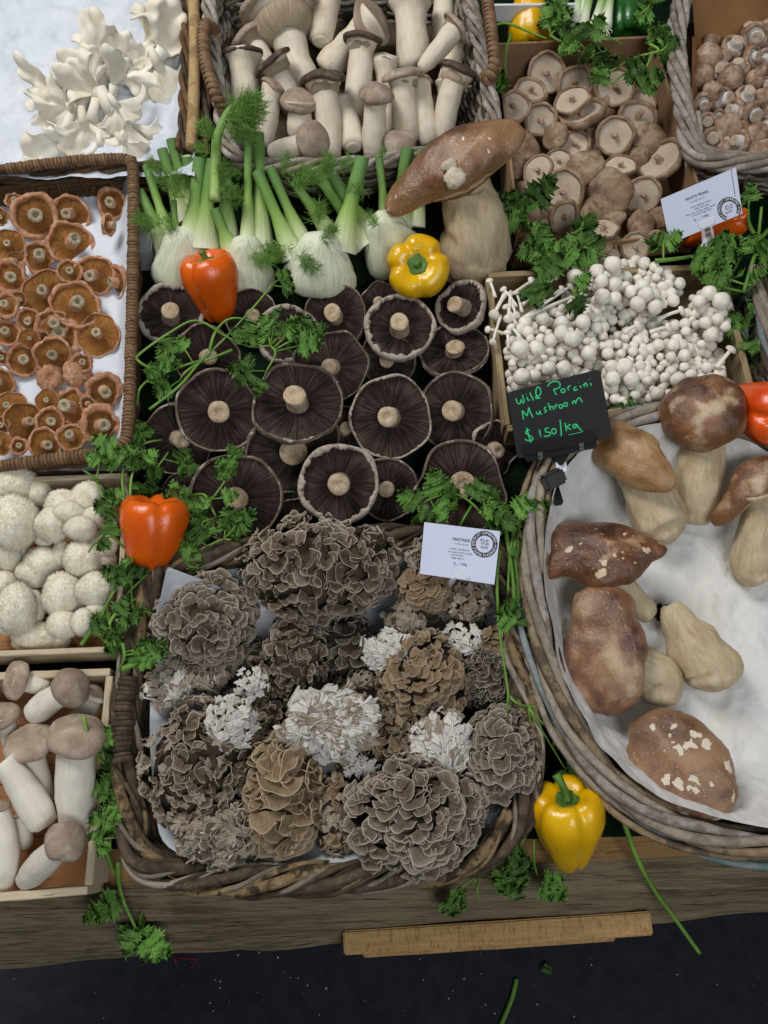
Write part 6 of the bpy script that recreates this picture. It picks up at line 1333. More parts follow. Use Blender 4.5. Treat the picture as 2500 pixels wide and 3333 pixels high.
def fennel(label, c, wpx, hpx, axis, z, stalks, fronds, seed):
    p = P(*c, z); R = wpx / 2 * 1.12 * mpp(p); Hh = hpx / 2 * mpp(p); r1, u1, t1 = frame(p); ax = vaxis(p, *axis); o = thing('fennel', label, 'fennel', P(c[0], c[1] + hpx * .4, .005), 'fennel bulbs leaning on the basket')
    Hh *= 1.22; p = p + u1 * Hh * .12; prof = [(.001, -.98), (.34, -.97), (.62, -.90), (.88, -.74), (1.0, -.48), (.98, -.18), (.88, .15), (.74, .48), (.62, .80), (.46, 1.05), (.001, 1.2)]
    v, f, uv = lathe(prof, 60, lambda th, i, r, zz: (r * (1 + .02 * cos(26 * th) * (i > 1)) * (1 + .04 * nz((cos(th), sin(th), zz), 1.5, seed)), zz), True); m = yzmat(p, t1 - ax * t1.dot(ax), ax, (R, R * .62, Hh))
    part('bulb', mesh('bulb', v, f, G['fen_bulb'], True, uv), o, m)
    for k, (a0, wd, top) in enumerate(((.9 + .3 * sin(seed), 1.15, .95), (2.35 + .3 * cos(seed), 1.1, .8), (1.6, .75, 1.05))):
        def fn(u, v_):
            th = a0 + (u - .5) * 2 * wd; hi = -.95 + (top + .95) * (1 - (2 * u - 1) ** 2 * .75); zz = -.95 + (hi + .95) * v_
            
            rr = np.interp(zz, [q[1] for q in prof], [q[0] for q in prof]) * (1.05 + .025 * k) * (1 + .012 * cos(30 * th)); return V((rr * cos(th), rr * sin(th), zz))
        part('sheath', sheet('sheath', G['fen_bulb'], fn, 24, 14, .025), o, m)
    for (bx_, by_, bz, tx_, ty_, tz, wd) in stalks:
        b, e_ = P(bx_, by_, bz), P(tx_, ty_, tz); rr = wd / 2 * .86 * mpp((b + e_) / 2); mid = (b + e_) / 2 + r1 * random.uniform(-.004, .004) + V((0, 0, .004)); pth = bez(b, mid, e_, 10); L = plen(pth)
        v, f, uv = tube(pth, [rr * (2.3 - 1.3 * min(1, i / 5)) for i in range(11)], 28, False, sec=lambda th, t_: 1 + .045 * cos(12 * th) + .05 * cos(2 * th)); s_ = part('stalk', mesh('stalk', v, f, G['fen_stalk'], True, [(a, b_ / L) for a, b_ in uv]), o)
        d = (pth[-1] - pth[-2]).normalized(); v, f, uv = lathe([(.001, -.06), (.6, -.02), (.93, .0), (1.0, -.08)], 24); part('cut_end', mesh('cut_end', v, f, G['fen_cut'], True, uv), s_, axmat(pth[-1], (d + V((0, -.25, .1))).normalized(), 0, rr * .97))
    for (x, y, zz, ang, L) in fronds:
        q = P(x, y, zz); r2, u2, t2 = frame(q); s_ = L * mpp(q); part('frond', random.choice(HA), o, yzmat(q, r2 * cos(ang) + u2 * sin(ang), t2 + r2 * random.uniform(-.5, .5), s_))
    return o
def S5(l, s_=1 / 1.306): return [(*K5(a, b), zb, *K5(c_, d), zt, w_ * s_) for a, b, zb, c_, d, zt, w_ in l]
def F5(l): return [(*K5(a, b), z, g, L / 1.306) for a, b, z, g, L in l]
fennel('fennel bulb behind, between the two left bulbs, pale and mostly hidden', K5(385, 520), 150 / 1.306, 190 / 1.306, (.05, .93), .035, S5([(400, 520, .05, 395, 190, .11, 62)]), F5([(370, 250, .12, 1.2, 90)]), 5)
fl_ = fennel('fennel bulb at the far left with six cut stalks', K5(222, 610), 235 / 1.306, 215 / 1.306, (.06, .93), .045, S5([(225, 420, .04, 128, 112, .09, 48), (260, 380, .04, 165, 68, .10, 44), (280, 330, .05, 232, 142, .10, 46), (150, 545, .05, 30, 292, .075, 50), (172, 530, .05, 60, 182, .09, 38), (250, 530, .065, 288, 150, .125, 60), (308, 535, .065, 345, 158, .125, 62), (205, 530, .06, 178, 330, .09, 26)]),
        F5([(150, 290, .11, 1.9, 110), (180, 330, .11, 1.4, 120), (100, 450, .09, 2.6, 110), (190, 470, .09, 2.2, 90), (250, 250, .10, .6, 80), (60, 200, .1, 1.0, 60), (130, 430, .08, 3.0, 100), (330, 130, .13, 2.6, 70)]), 1)
st_ = smoothpath([P(*K5(352, 330), .11), P(*K5(356, 150), .13), P(*K5(360, 70), .14), P(*K5(385, 0), .15), P(*K5(415, -55), .155), P(*K5(455, -85), .155)], 6); L = plen(st_)
v, f, uv = tube(st_, [.0078 - .004 * i / len(st_) for i in range(len(st_))], 16, sec=lambda th, t_: 1 + .05 * cos(9 * th)); part('leaf_stalk', mesh('leaf_stalk', v, f, G['fen_stalk'], True, [(a, .3 + .5 * b_ / L) for a, b_ in uv]), fl_)
for (x, y, g, L_) in ((395, -15, .0, 150), (405, -35, .35, 165), (430, -65, -.05, 150), (415, -50, -.45, 140), (445, -85, .2, 110), (350, 70, 2.2, 100), (385, -5, -.7, 120)):
    q = P(*K5(x, y), .155); r2, u2, t2 = frame(q); part('frond', random.choice(HA), fl_, yzmat(q, r2 * cos(g) + u2 * sin(g), t2 + r2 * random.uniform(-.4, .4), L_ / 1.306 * mpp(q)))
fennel('fennel bulb right of the upper orange pepper, partly hidden by it', K5(490, 635), 195 / 1.306, 205 / 1.306, (.0, .93), .045, S5([(430, 560, .06, 352, 365, .10, 48), (492, 540, .065, 492, 72, .13, 38), (545, 545, .055, 535, 45, .12, 56)]),
       F5([(480, 330, .11, 2.6, 110), (440, 330, .11, 2.2, 80), (500, 560, .09, -.4, 110), (560, 570, .08, .1, 90), (500, 100, .13, 1.2, 70), (470, 220, .12, 2.8, 60)]), 2)
fennel('largest fennel bulb in the middle above the portobellos', K5(800, 630), 268 / 1.306, 215 / 1.306, (.08, .93), .05, S5([(690, 575, .06, 530, 205, .125, 52), (735, 530, .055, 588, 190, .11, 46), (885, 545, .065, 978, 148, .13, 66), (850, 480, .05, 685, 248, .10, 46), (840, 530, .07, 860, 440, .09, 50)]),
       F5([(700, 560, .09, -.6, 120), (690, 290, .12, 1.0, 120), (790, 440, .1, 1.5, 110), (800, 500, .1, .6, 90), (600, 500, .08, -.7, 120), (720, 240, .12, .3, 130), (640, 220, .12, 1.2, 90), (570, 500, .08, -1.2, 90)]), 3)
fennel('fennel bulb lying slantwise behind the upper yellow pepper', K5(1105, 545), 225 / 1.306, 230 / 1.306, (-.35, .85), .045, S5([(1030, 490, .055, 850, 222, .11, 54), (1000, 520, .05, 790, 212, .10, 62), (1085, 440, .06, 1050, 142, .12, 36), (1135, 440, .06, 1172, 108, .12, 60), (1205, 440, .055, 1232, 112, .11, 40)]),
       F5([(1000, 300, .11, 2.8, 90), (1050, 440, .1, 2.4, 80), (1055, 150, .125, 1.2, 50), (840, 240, .12, 1.6, 110), (880, 200, .12, .8, 80)]), 4)

# ---------------------------------------------------------------- parsley
random.seed(43)
t = NT('parsley_leaf'); c = t.co('Object'); f = t.noise(c, 3, 4); uvq = t.n('ShaderNodeTexCoord').outputs['UV']; vein = t.noise(t.co('UV', (18, 6, 1), rnd=False), 1.0, 3)
t.bump(t.addm(vein, f), .45, .03); lf = t.vary(t.ramp(t.addm(t.mul(f, .6), t.mul(vein, .4)), [(.25, C(50, 92, 32)), (.5, C(88, 130, 52)), (.8, C(132, 166, 92))]), .45); G['parsley'] = t.done(lf, .38, .35)
t = NT('parsley_stem'); G['pstem'] = t.done(t.vary(t.ramp(t.noise(t.co('Object', (1, 1, 1)), 20, 3), [(.3, C(72, 120, 38)), (.7, C(128, 164, 72))]), .15), .4, .35)
half = [(0.02, .0), (.04, .12), (.22, .16), (.42, .12), (.36, .22), (.58, .26), (.44, .34), (.62, .48), (.44, .46), (.46, .60), (.30, .48), (.11, .44), (.20, .60), (.40, .68), (.26, .74), (.36, .90), (.20, .84), (.20, 1.02), (.09, .92), (.0, 1.16)]
def leafmesh(seed):
    r = random.Random(seed); vs, fs, uv = [], [], []; fold = r.uniform(.15, .5); bend = r.uniform(-.5, .1); n = len(half); tw = r.uniform(-.3, .3)
    js = [[1 + r.uniform(-.12, .12) for _ in half] for _ in (0, 1)]
    def z_(x, y): return abs(x) * fold + bend * y * y + .07 * sin(7 * x + 4 * y + seed) + .05 * sin(13 * y + seed) + tw * x * y
    for i, (x, y) in enumerate(half): vs.append((0, y if i else 0, z_(0, y))); uv.append((.5, y))
    for sd_, sg in ((0, 1), (1, -1)):
        for k in (.5, 1.0):
            for i, (x, y) in enumerate(half):
                X = x * sg * k * js[sd_][i]; Y = y + (1 - k) * -.02; vs.append((X, Y, z_(X, Y))); uv.append((.5 + X, Y))
    for sd_ in (0, 1):
        o1 = n * (1 + 2 * sd_); o2 = o1 + n
        for i in range(n - 1):
            q = (i, i + 1, o1 + i + 1, o1 + i); q2 = (o1 + i, o1 + i + 1, o2 + i + 1, o2 + i)
            fs += [q[::-1], q2[::-1]] if sd_ == 0 else [q, q2]
    return mesh('leaf', vs, fs, G['parsley'], True, uv)
LF = [leafmesh(s) for s in range(8)]
def sprig(label, crop, z, stems, leaves, size, wd=8.5, fan=3, group='parsley sprigs'):
    """stems: lists of crop points; leaves: crop points where leaf groups sit; size: leaf length in crop pixels"""
    b = P(*crop(*stems[0][0][:2]), z) if stems else P(*crop(*leaves[0][:2]), z); o = thing('parsley_sprig', label, 'parsley', b, group); allp = []
    for sline in stems:
        n_ = len(sline); pts = [P(*crop(q[0], q[1]), (q[2] if len(q) > 2 else z + .006 * sin(i * 2.1))) for i, q in enumerate(sline)]; pth = smoothpath(pts, 6) if len(pts) > 2 else bez(pts[0], (pts[0] + pts[1]) / 2 + V((0, 0, .006)), pts[1], 6)
        r0 = wd / 2 * mpp(pts[0]) * 1.2; part('stem', tubemesh('stem', pth, [r0 * (1 - .45 * i / len(pth)) for i in range(len(pth))], G['pstem'], 7), o); allp += pth
    for q in leaves:
        if len(leaves) > 6 and random.random() < (.55 if crop is K3 else .38): continue
        zz = q[2] if len(q) > 2 else z + random.uniform(0, .014); p = P(*crop(q[0], q[1]), zz); r1, u1, t1 = frame(p); S = size / crop.k * mpp(p) * random.uniform(.9, 1.25) * 1.22
        if allp:
            j = min(allp, key=lambda a: (a - p).length); d = p - j
            if d.length > S * .4: mid = (j + p) / 2 + t1 * .004; part('stem', tubemesh('stem', bez(j, mid, p - d.normalized() * S * .2, 5), wd * .28 * mpp(p), G['pstem'], 5), o)
        else: d = r1 * random.uniform(-1, 1) + u1 * random.uniform(-1, 1)
        d = (d - t1 * d.dot(t1)); d = d.normalized() if d.length > 1e-5 else u1; bp = p - d * S * .35; sd_ = t1.cross(d); nf = fan if random.random() < .35 else random.choice((1, 2))
        for k, (an, sc_) in enumerate(((0, 1), (.95, .82), (-.95, .82))[:nf]):
            an += random.uniform(-.25, .25); dd = d * cos(an) + sd_ * sin(an); nn = (t1 + V((random.gauss(0, .5), random.gauss(0, .5), random.gauss(0, .2)))).normalized()
            part('leaf', random.choice(LF), o, yzmat(bp + t1 * .0015 * k, dd - nn * dd.dot(nn) + t1 * random.uniform(-.3, .25), nn, S * sc_ * random.uniform(.85, 1.1)))
    return o
K11 = Crop(430, 850, 2.765); K12 = Crop(230, 1400, 2.765); K13 = Crop(1300, 1500, 1.843); K14 = Crop(1250, 2250, 3.016); K15 = Crop(1600, 550, 1.843)
sprig('parsley sprig reaching up to the fennel over the portobellos', K11, .085, [[(155, 1335), (420, 1130), (620, 900), (850, 680), (1080, 430), (1260, 215)], [(700, 800), (740, 660), (830, 545), (950, 512), (1120, 560)]], [(1130, 210), (1350, 140), (1570, 185), (1330, 320), (1440, 330), (1230, 420), (1390, 240)], 130)
sprig('bent parsley stalk with dark leaves lying on the portobello cup', K11, .092, [[(170, 970), (60, 900), (65, 840), (330, 650), (580, 535), (850, 680), (1060, 770), (1240, 760)], [(1240, 760), (1290, 830), (1210, 990)]], [(1290, 550), (1450, 540), (1610, 620), (1550, 750), (1320, 980), (1160, 1110), (1010, 890), (1030, 655), (1010, 980), (1230, 640), (1420, 640)], 170)
sprig('pale parsley stems fanning left over the portobellos', K11, .075, [[(640, 890), (500, 930), (340, 990)], [(620, 900), (470, 1010), (430, 1090)], [(900, 800), (700, 880), (560, 930)], [(45, 1300), (70, 1150), (180, 1040)]], [(330, 905), (235, 1000), (230, 1095), (310, 1150), (320, 790), (460, 770)], 150)
sprig('parsley sprig in front of the lion\'s mane crate\'s back corner', K12, .09, [[(500, 680), (465, 480), (480, 300)], [(535, 650), (555, 400), (660, 280)], [(420, 780), (300, 610), (240, 460), (250, 350)], [(240, 450), (110, 360)]], [(420, 160), (265, 250), (60, 380), (490, 235), (520, 210), (710, 200), (640, 215), (370, 610), (330, 700), (470, 740), (330, 160)], 150)
sprig('dark parsley leaves between the rattan basket and lowest left portobello', K12, .055, [[(570, 170), (700, 110), (820, 90)], [(640, 520), (720, 420), (880, 200)]], [(610, 540), (740, 420), (700, 300), (860, 140), (890, 270), (1030, 310), (780, 240), (590, 130), (680, 60), (760, 560), (930, 370), (640, 30)], 150)
sprig('parsley sprig above the left orange pepper on the portobello', K12, .085, [[(1130, 790), (1240, 650), (1320, 560), (1440, 370), (1480, 230)], [(1240, 640), (1200, 580), (1110, 580)], [(1240, 640), (1310, 780)]], [(1260, 250), (1420, 280), (1340, 400), (1150, 520), (1470, 510), (1410, 610), (1040, 600), (930, 590), (1390, 330), (1130, 690)], 170)
sprig('parsley leaves right of the left orange pepper', K12, .08, [[(1050, 870), (1180, 830), (1320, 780)], [(1240, 1050), (1380, 980)]], [(1400, 850), (1530, 810), (1490, 990), (1140, 990), (1200, 920), (1050, 1120), (1150, 1140), (1090, 1010), (1120, 1200), (1100, 830)], 165)
sprig('parsley hanging over the lion\'s mane left of the orange pepper', K12, .10, [[(480, 1060), (370, 960), (220, 1020), (160, 1100)], [(560, 1150), (520, 1230), (440, 1380), (270, 1650)]], [(350, 880), (310, 1010), (150, 1050), (190, 1190), (260, 1100), (400, 1000), (540, 1200), (380, 1310), (430, 1260)], 150)
sprig('long parsley stems over the crate\'s right plank below the orange pepper', K12, .08, [[(700, 1290), (560, 1420), (380, 1620)], [(660, 1470), (520, 1560), (400, 1640)], [(550, 1290), (550, 1500), (590, 1600)]], [(460, 1640), (600, 1650), (500, 1330)], 160)
sprig('thick cut parsley stalk with leaves at the lower right of the lion\'s mane crate', K8, .085, [[(550, 1450), (620, 1350), (700, 1230), (780, 1050)], [(780, 1240), (740, 1330), (830, 1440)], [(830, 1440), (840, 1540), (790, 1650)]], [(850, 1240), (945, 1230), (860, 1370), (930, 1420), (1010, 1490), (1100, 1420), (770, 1390), (900, 1500), (650, 1340), (700, 1300)], 115, 12)
sprig('pale cut parsley stalk end lying on the basket grip', K8, .095, [[(835, 1612), (900, 1585), (965, 1568)]], [(990, 1540), (1030, 1500)], 110, 18)
sprig('kinked parsley stalk running down beside the crate marked 52', KB, .07, [[(575, 490, .115), (620, 690, .10), (700, 800), (780, 920), (835, 1130), (835, 1380)]], [(740, 900), (800, 870), (750, 600), (735, 690), (760, 1130), (700, 1100), (770, 1280), (680, 1330), (840, 1420), (760, 760), (720, 1000), (800, 990), (740, 1200), (790, 1360)], 105, 12)
sprig('parsley hanging over the timber at the crate\'s front corner', KB, .012, [[(700, 1330, .05), (740, 1450, .04), (785, 1580, .015)], [(810, 1490, .04), (815, 1620, .015), (850, 1760, .004), (935, 1950, .0)], [(1000, 1580, .03), (1030, 1640, .02)]], [(700, 1780), (650, 1830), (770, 1790), (930, 1720), (970, 1790), (900, 1870), (880, 2010, .0), (985, 1995, .0), (1060, 2020, .0), (1050, 2140, -.02), (1045, 1650)], 150, 14)
sprig('long thin parsley stem crossing the right rim of the maitake basket', K13, .105, [[(605, 540), (585, 700), (600, 1000), (640, 1300), (652, 1400), (645, 1510)], [(652, 1400), (700, 1450), (770, 1475)]], [(820, 1490, .06), (895, 1460, .06), (915, 1580, .06), (930, 1730, .06), (880, 1650, .05), (965, 1690, .06), (900, 1870, .05), (1020, 1690, .06), (800, 1760, .04), (830, 1830, .04), (1020, 1890, .04), (790, 1600, .03), (760, 1720, .03), (780, 1200, .03), (830, 1420, .03)], 105, 10)
sprig('bunch of parsley behind the white card by the oval basket', K13, .09, [[(805, 60, .06), (760, 160, .07), (730, 230)], [(690, 400), (660, 600), (650, 800)], [(690, 420), (700, 640), (725, 830), (780, 1060)], [(690, 420), (700, 320), (780, 270)], [(640, 430), (680, 700), (690, 980)]], [(690, 270), (620, 330), (800, 265), (590, 370), (780, 415), (690, 500), (700, 550), (660, 860), (690, 940), (740, 330), (640, 290), (570, 330), (650, 450)], 115, 12)
sprig('parsley sprig lying on the portobello above the white card', K13, .085, [[(560, 400), (440, 260), (330, 200), (180, 230), (110, 290)], [(440, 260), (390, 340), (360, 400)], [(530, 340), (500, 230)]], [(345, 100), (240, 165), (275, 245), (395, 275), (445, 190), (545, 215), (90, 235), (130, 340), (235, 310), (365, 370), (310, 130), (200, 300), (160, 380)], 115)
sprig('parsley sprig trailing down the timber left of the yellow pepper', K14, .012, [[(1400, 1400, .03), (1250, 1620), (960, 1790), (720, 1950, .006), (610, 2060, .002)], [(940, 1830), (910, 1950), (930, 2060)], [(1330, 1600), (1200, 1700), (1130, 1780)], [(1470, 1450, .03), (1475, 1700), (1545, 1900, .0)]], [(600, 1960), (740, 2000), (900, 2090), (960, 2100), (1060, 1900), (1210, 1960), (1180, 1810), (1360, 1760), (1290, 1690), (1585, 1940), (1640, 1910), (630, 2110)], 190)
sprig('parsley tuft beside the giant porcini in front of the shiitake', K15, .09, [[(300, 420), (230, 340), (200, 240)], [(230, 560), (300, 480), (330, 400)]], [(110, 190), (170, 250), (130, 310), (275, 160), (235, 440), (310, 480), (120, 240), (350, 540), (240, 600)], 115)
sprig('parsley sprig along the front edge of the shiitake box', K15, .085, [[(700, 530), (560, 470), (450, 420), (380, 480)], [(450, 420), (540, 350), (550, 250)], [(440, 490), (500, 580), (545, 670)], [(380, 560), (300, 640), (220, 720)]], [(540, 250), (550, 330), (560, 440), (440, 510), (350, 590), (300, 700), (230, 740), (480, 450), (600, 480), (390, 620), (470, 540), (330, 520)], 110)
sprig('parsley leaves lying on the white beech mushrooms', K15, .105, [[(545, 670), (520, 720), (500, 790)]], [(560, 705), (510, 800)], 90, 7, 2)
sprig('parsley around the upright white card and orange pepper', K15, .085, [[(1515, 740), (1560, 580), (1595, 450), (1620, 230)], [(1590, 420), (1545, 330), (1540, 240)], [(1659, 370), (1600, 440)], [(980, 552), (1100, 540), (1235, 520)]], [(1550, 160), (1625, 260), (1250, 535), (1300, 560), (1370, 520), (1450, 410), (990, 475), (1030, 410), (1390, 650), (1450, 590), (1500, 690), (1640, 480), (1350, 700), (1260, 700), (1170, 480), (1400, 470), (1520, 570), (1610, 700)], 120, 14)
sprig('parsley at the right end of the white beech crate', K15, .05, [[(1520, 1060), (1600, 1020), (1659, 990)], [(1430, 660), (1480, 560), (1510, 500)]], [(1500, 800), (1560, 900), (1510, 1090), (1590, 1200), (1480, 930), (1550, 1010), (1600, 780), (1440, 740), (1560, 1120), (1530, 850), (1590, 1090), (1640, 900)], 120)
sprig('parsley draped beside the rope handle at the top', K3, .10, [[(60, 170), (160, 130), (300, 180), (400, 220)], [(200, 190), (170, 300), (160, 460)]], [(190, 90), (190, 160), (170, 265), (190, 330), (150, 450), (165, 500), (110, 300), (60, 120), (420, 230)], 110)
sprig('parsley over the back wall of the shiitake box', K3, .10, [[(420, 200), (500, 240), (640, 220)], [(640, 170), (760, 215), (830, 250)]], [(490, 90), (470, 150), (450, 60), (650, 175), (700, 240), (640, 295), (800, 235), (845, 250), (510, 245), (420, 120), (590, 190)], 105)
sprig('parsley sprig lying on the shiitake at the back right', K3, .105, [[(985, 250), (1035, 290), (900, 330), (700, 440)], [(1000, 310), (960, 400), (930, 500)], [(900, 330), (860, 400), (770, 480)]], [(740, 370), (650, 470), (770, 490), (860, 330), (900, 410), (960, 470), (1000, 350), (1010, 420), (830, 400), (930, 545), (960, 300), (700, 430)], 120)
sprig('parsley hanging at the corner between shiitake box and button basket', K3, .10, [[(990, 200), (1060, 220), (1095, 300)]], [(1030, 210), (1090, 260), (1095, 215), (1060, 190), (1100, 310)], 80)
sprig('dark parsley bunch by the green pepper at the top edge', K3, .11, [[(1000, -20), (980, 40), (920, 90)]], [(950, 60), (1000, 110), (900, 95), (1050, 85), (950, 15), (1070, 150), (1010, 20), (870, 50), (1080, 40)], 120)
sprig('two parsley leaves under the right edge of the black board', K7, .075, [[(830, 905), (930, 880)]], [(945, 868), (850, 892)], 70, 7, 2)

# ---------------------------------------------------------------- spring onions and tray at the top
random.seed(44)
G['onion'] = simple('onion_white', [(.3, C(206, 212, 180)), (.7, C(230, 232, 216))], 30, 3, .35, .4, .1)
t = NT('onion_green'); sp_ = t.n('ShaderNodeSeparateXYZ', i_0=t.n('ShaderNodeTexCoord').outputs['UV']); G['onion_leaf'] = t.done(t.ramp(sp_.outputs[1], [(.02, C(226, 230, 206)), (.05, C(150, 184, 100)), (.09, C(74, 130, 50))]), .35, .4)
for i, (x, y, x2, y2, lb) in enumerate(((560, 160, 590, -60, 'leftmost spring onion at the top edge'), (600, 170, 655, -60, 'second spring onion from the left at the top edge'), (590, 120, 620, -60, 'spring onion lying behind the leftmost two'), (665, 165, 735, -60, 'third spring onion from the left, thick and bright green'), (700, 170, 720, -60, 'dark spring onion next to the green pepper'), (740, 160, 765, -60, 'rightmost spring onion touching the green pepper'))):
    a, b = P(*K3(x, y), .07 + .006 * (i % 2)), P(*K3(x2, y2), .08); o = thing('spring_onion', lb, 'spring onion', a, 'spring onions'); part('leaf', tubemesh('leaf', bez(a, (a + b) / 2 + V((0, 0, .01)), b, 10), [.008, .0085, .0075, .0068, .0065] + [.0065] * 6, G['onion_leaf'], 12), o)
    rt = MB()
    for k in range(12):
        d = (a - b).normalized() + V((random.gauss(0, .6), random.gauss(0, .4), random.gauss(-.2, .4))); d.normalize(); L = random.uniform(.012, .024); rt.add(*tube([a, a + d * L * .5 + V((random.gauss(0, .003), 0, 0)), a + d * L], [.0007, .0006, .0004], 4, False))
    part('roots', rt.build('roots', G['onion']), o)
pbk = thing('plastic_block', 'pale grey plastic block beside the rattan basket, left of the fennel', 'block', P(470, 840, 0)); part('block', cbox('block', .034, .042, .05, plain('grey_plastic', C(150, 152, 156), .5), .003, 2), pbk, M.Translation(P(472, 812, .03)))
tr = thing('plastic_tray', 'white plastic tray edge behind the yellow pepper at the top', 'tray', P(1750, 20, .04)); board('tray_edge', P(1600, 14, .085), P(1900, 10, .085), UPZ, .03, .004, MT['white_plastic'], tr, 0)

# ---------------------------------------------------------------- signs
def poly_board(name, px, crop, p0, n, th, mat, parent, lift=0.0, rnd=0):
    pts = [V(q) for q in [(a, b, 0) for a, b in px]]
    if rnd:
        out = []
        for i, q in enumerate(pts):
            a, b = pts[i - 1], pts[(i + 1) % len(pts)]; d1 = (a - q).normalized() * rnd; d2 = (b - q).normalized() * rnd
            for k in range(7): t_ = k / 6; out.append((q + d1) * (1 - t_) ** 2 + q * 2 * t_ * (1 - t_) + (q + d2) * t_ * t_)
        pts = out
    top = [onplane(*crop(q.x, q.y), p0, n) + n * lift for q in pts]; bot = [q - n * th for q in top]; k = len(top)
    return part(name, mesh(name, top + bot, [tuple(range(k - 1, -1, -1)), tuple(range(k, 2 * k))] + [(i, (i + 1) % k, (i + 1) % k + k, i + k) for i in range(k)], mat, False), parent)
K17 = Crop(1640, 1190, 4.366)
bc = P(*K17(800, 700), .135); bn = vaxis(bc, -.08, .10)
bd = thing('price_board', 'black price board with green handwriting reading Wild Porcini Mushroom $150/Kg', 'sign', P(*K17(830, 1500), .1))
pan = poly_board('panel', [(42, 385), (1365, 45), (1545, 1000), (195, 1330)], K17, bc, bn, .002, MT['slate'], bd, 0, 75)
clp = poly_board('clip', [(272, 1140), (1288, 915), (1328, 1168), (325, 1372)], K17, bc, bn, .010, MT['black'], bd, .006, 40)
poly_board('clip_lip', [(285, 1235), (1310, 1030), (1315, 1075), (300, 1280)], K17, bc, bn, .004, MT['black'], bd, .0085, 10)
for a in ((492, 1245), (1072, 1115)):
    poly_board('clip_spring', [(a[0], a[1]), (a[0] + 68, a[1] - 14), (a[0] + 72, a[1] + 38), (a[0] + 6, a[1] + 52)], K17, bc, bn, .003, MT['steel'], clp, .0098, 8); poly_board('clip_spring', [(a[0] + 8, a[1] + 60), (a[0] + 74, a[1] + 46), (a[0] + 76, a[1] + 84), (a[0] + 12, a[1] + 98)], K17, bc, bn, .003, MT['steel'], clp, .0098, 8)
poly_board('neck', [(690, 1290), (940, 1235), (880, 1350), (835, 1415), (795, 1415)], K17, bc, bn, .006, MT['black'], bd, .002, 12)
poly_board('white_joint', [(730, 1375), (885, 1360), (895, 1500), (760, 1530)], K17, bc, bn, .008, MT['white_plastic'], bd, -.001, 14)
jp = onplane(*K17(820, 1510), bc, bn); cpos = P(1800, 1560, .115); part('post', tubemesh('post', [jp - bn * .004, (jp + cpos) / 2, cpos], .004, MT['black'], 8), bd)
part('clamp', cbox('clamp', .028, .02, .018, MT['black'], .003, 2), bd, M.Translation(cpos) @ M.Rotation(.5, 4, 'Z') @ M.Rotation(.4, 4, 'X')); part('clamp_jaw', cbox('clamp_jaw', .012, .034, .008, MT['black'], .002, 2), bd, M.Translation(cpos + V((.004, -.012, -.012))) @ M.Rotation(.2, 4, 'Z'))
def ell(x, y, a, b, n=12): return [(x + a * cos(2 * pi * i / n), y + b * sin(2 * pi * i / n)) for i in range(n + 1)]
hand = [[(175, 468), (188, 520), (218, 548), (240, 520), (248, 482), (258, 520), (280, 532), (290, 500), (262, 418)], [(330, 445), (342, 490), (375, 492)], [(318, 405), (324, 412)], [(370, 385), (395, 440), (425, 500)], [(522, 466), (475, 445), (455, 380), (468, 325), (490, 308), (515, 330), (528, 385), (508, 425), (470, 440), (450, 455), (478, 470), (508, 455)],
        [(625, 300), (650, 258), (700, 232), (760, 230), (800, 262), (790, 310), (740, 335), (708, 335)], [(708, 335), (725, 380), (750, 420)], ell(842, 360, 27, 27), [(905, 312), (922, 356)], [(908, 332), (928, 295), (952, 286)], [(1032, 300), (1003, 318), (997, 348), (1020, 356), (1052, 336)], [(1085, 285), (1102, 325)], [(1062, 236), (1067, 242)], [(1130, 266), (1150, 310)], [(1138, 288), (1158, 252), (1175, 264), (1188, 300)], [(1230, 250), (1246, 292)], [(1210, 196), (1215, 203)],
        [(282, 770), (270, 700), (262, 640)], [(262, 640), (298, 680), (330, 720)], [(330, 720), (345, 655), (355, 595)], [(355, 595), (380, 670), (416, 742)], [(462, 655), (475, 690), (500, 690), (510, 655)], [(508, 640), (522, 678), (540, 702)], [(602, 590), (576, 604), (585, 630), (606, 642), (596, 662), (574, 668)], [(628, 532), (650, 590), (666, 640)], [(655, 606), (680, 580), (700, 600), (714, 632)], [(722, 570), (740, 612)], [(730, 592), (746, 562), (770, 553)], ell(810, 583, 26, 26), ell(880, 556, 27, 27), [(970, 515), (985, 556)], [(978, 532), (1000, 500), (1016, 516), (1026, 548)], [(1026, 522), (1050, 472), (1076, 460), (1092, 480), (1117, 524)],
        [(370, 915), (330, 925), (310, 955), (342, 982), (390, 1010), (415, 1045), (390, 1066), (340, 1066), (298, 1050)], [(325, 885), (345, 960), (370, 1050), (386, 1100)], [(508, 912), (526, 1020)], [(642, 885), (575, 900)], [(590, 906), (600, 945), (650, 950), (660, 980), (625, 1005), (570, 1006)], ell(712, 935, 31, 38), [(800, 770), (812, 900), (820, 1020)], [(870, 815), (880, 870), (892, 930)], [(950, 835), (902, 868), (902, 876), (956, 915)], [(1022, 830), (986, 850), (990, 886), (1025, 880), (1030, 836), (1070, 890), (1107, 926)], [(925, 990), (1040, 965), (1132, 940)], [(928, 996), (1040, 972), (1130, 948)]]
strokes_on(pan, 'handwriting', hand, lambda x, y: onplane(*K17(x, y), bc, bn) + bn * .0003, MT['chalk'], 10.5 / 4.366 * mpp(bc))
def textmesh(s_): return TXT[s_]
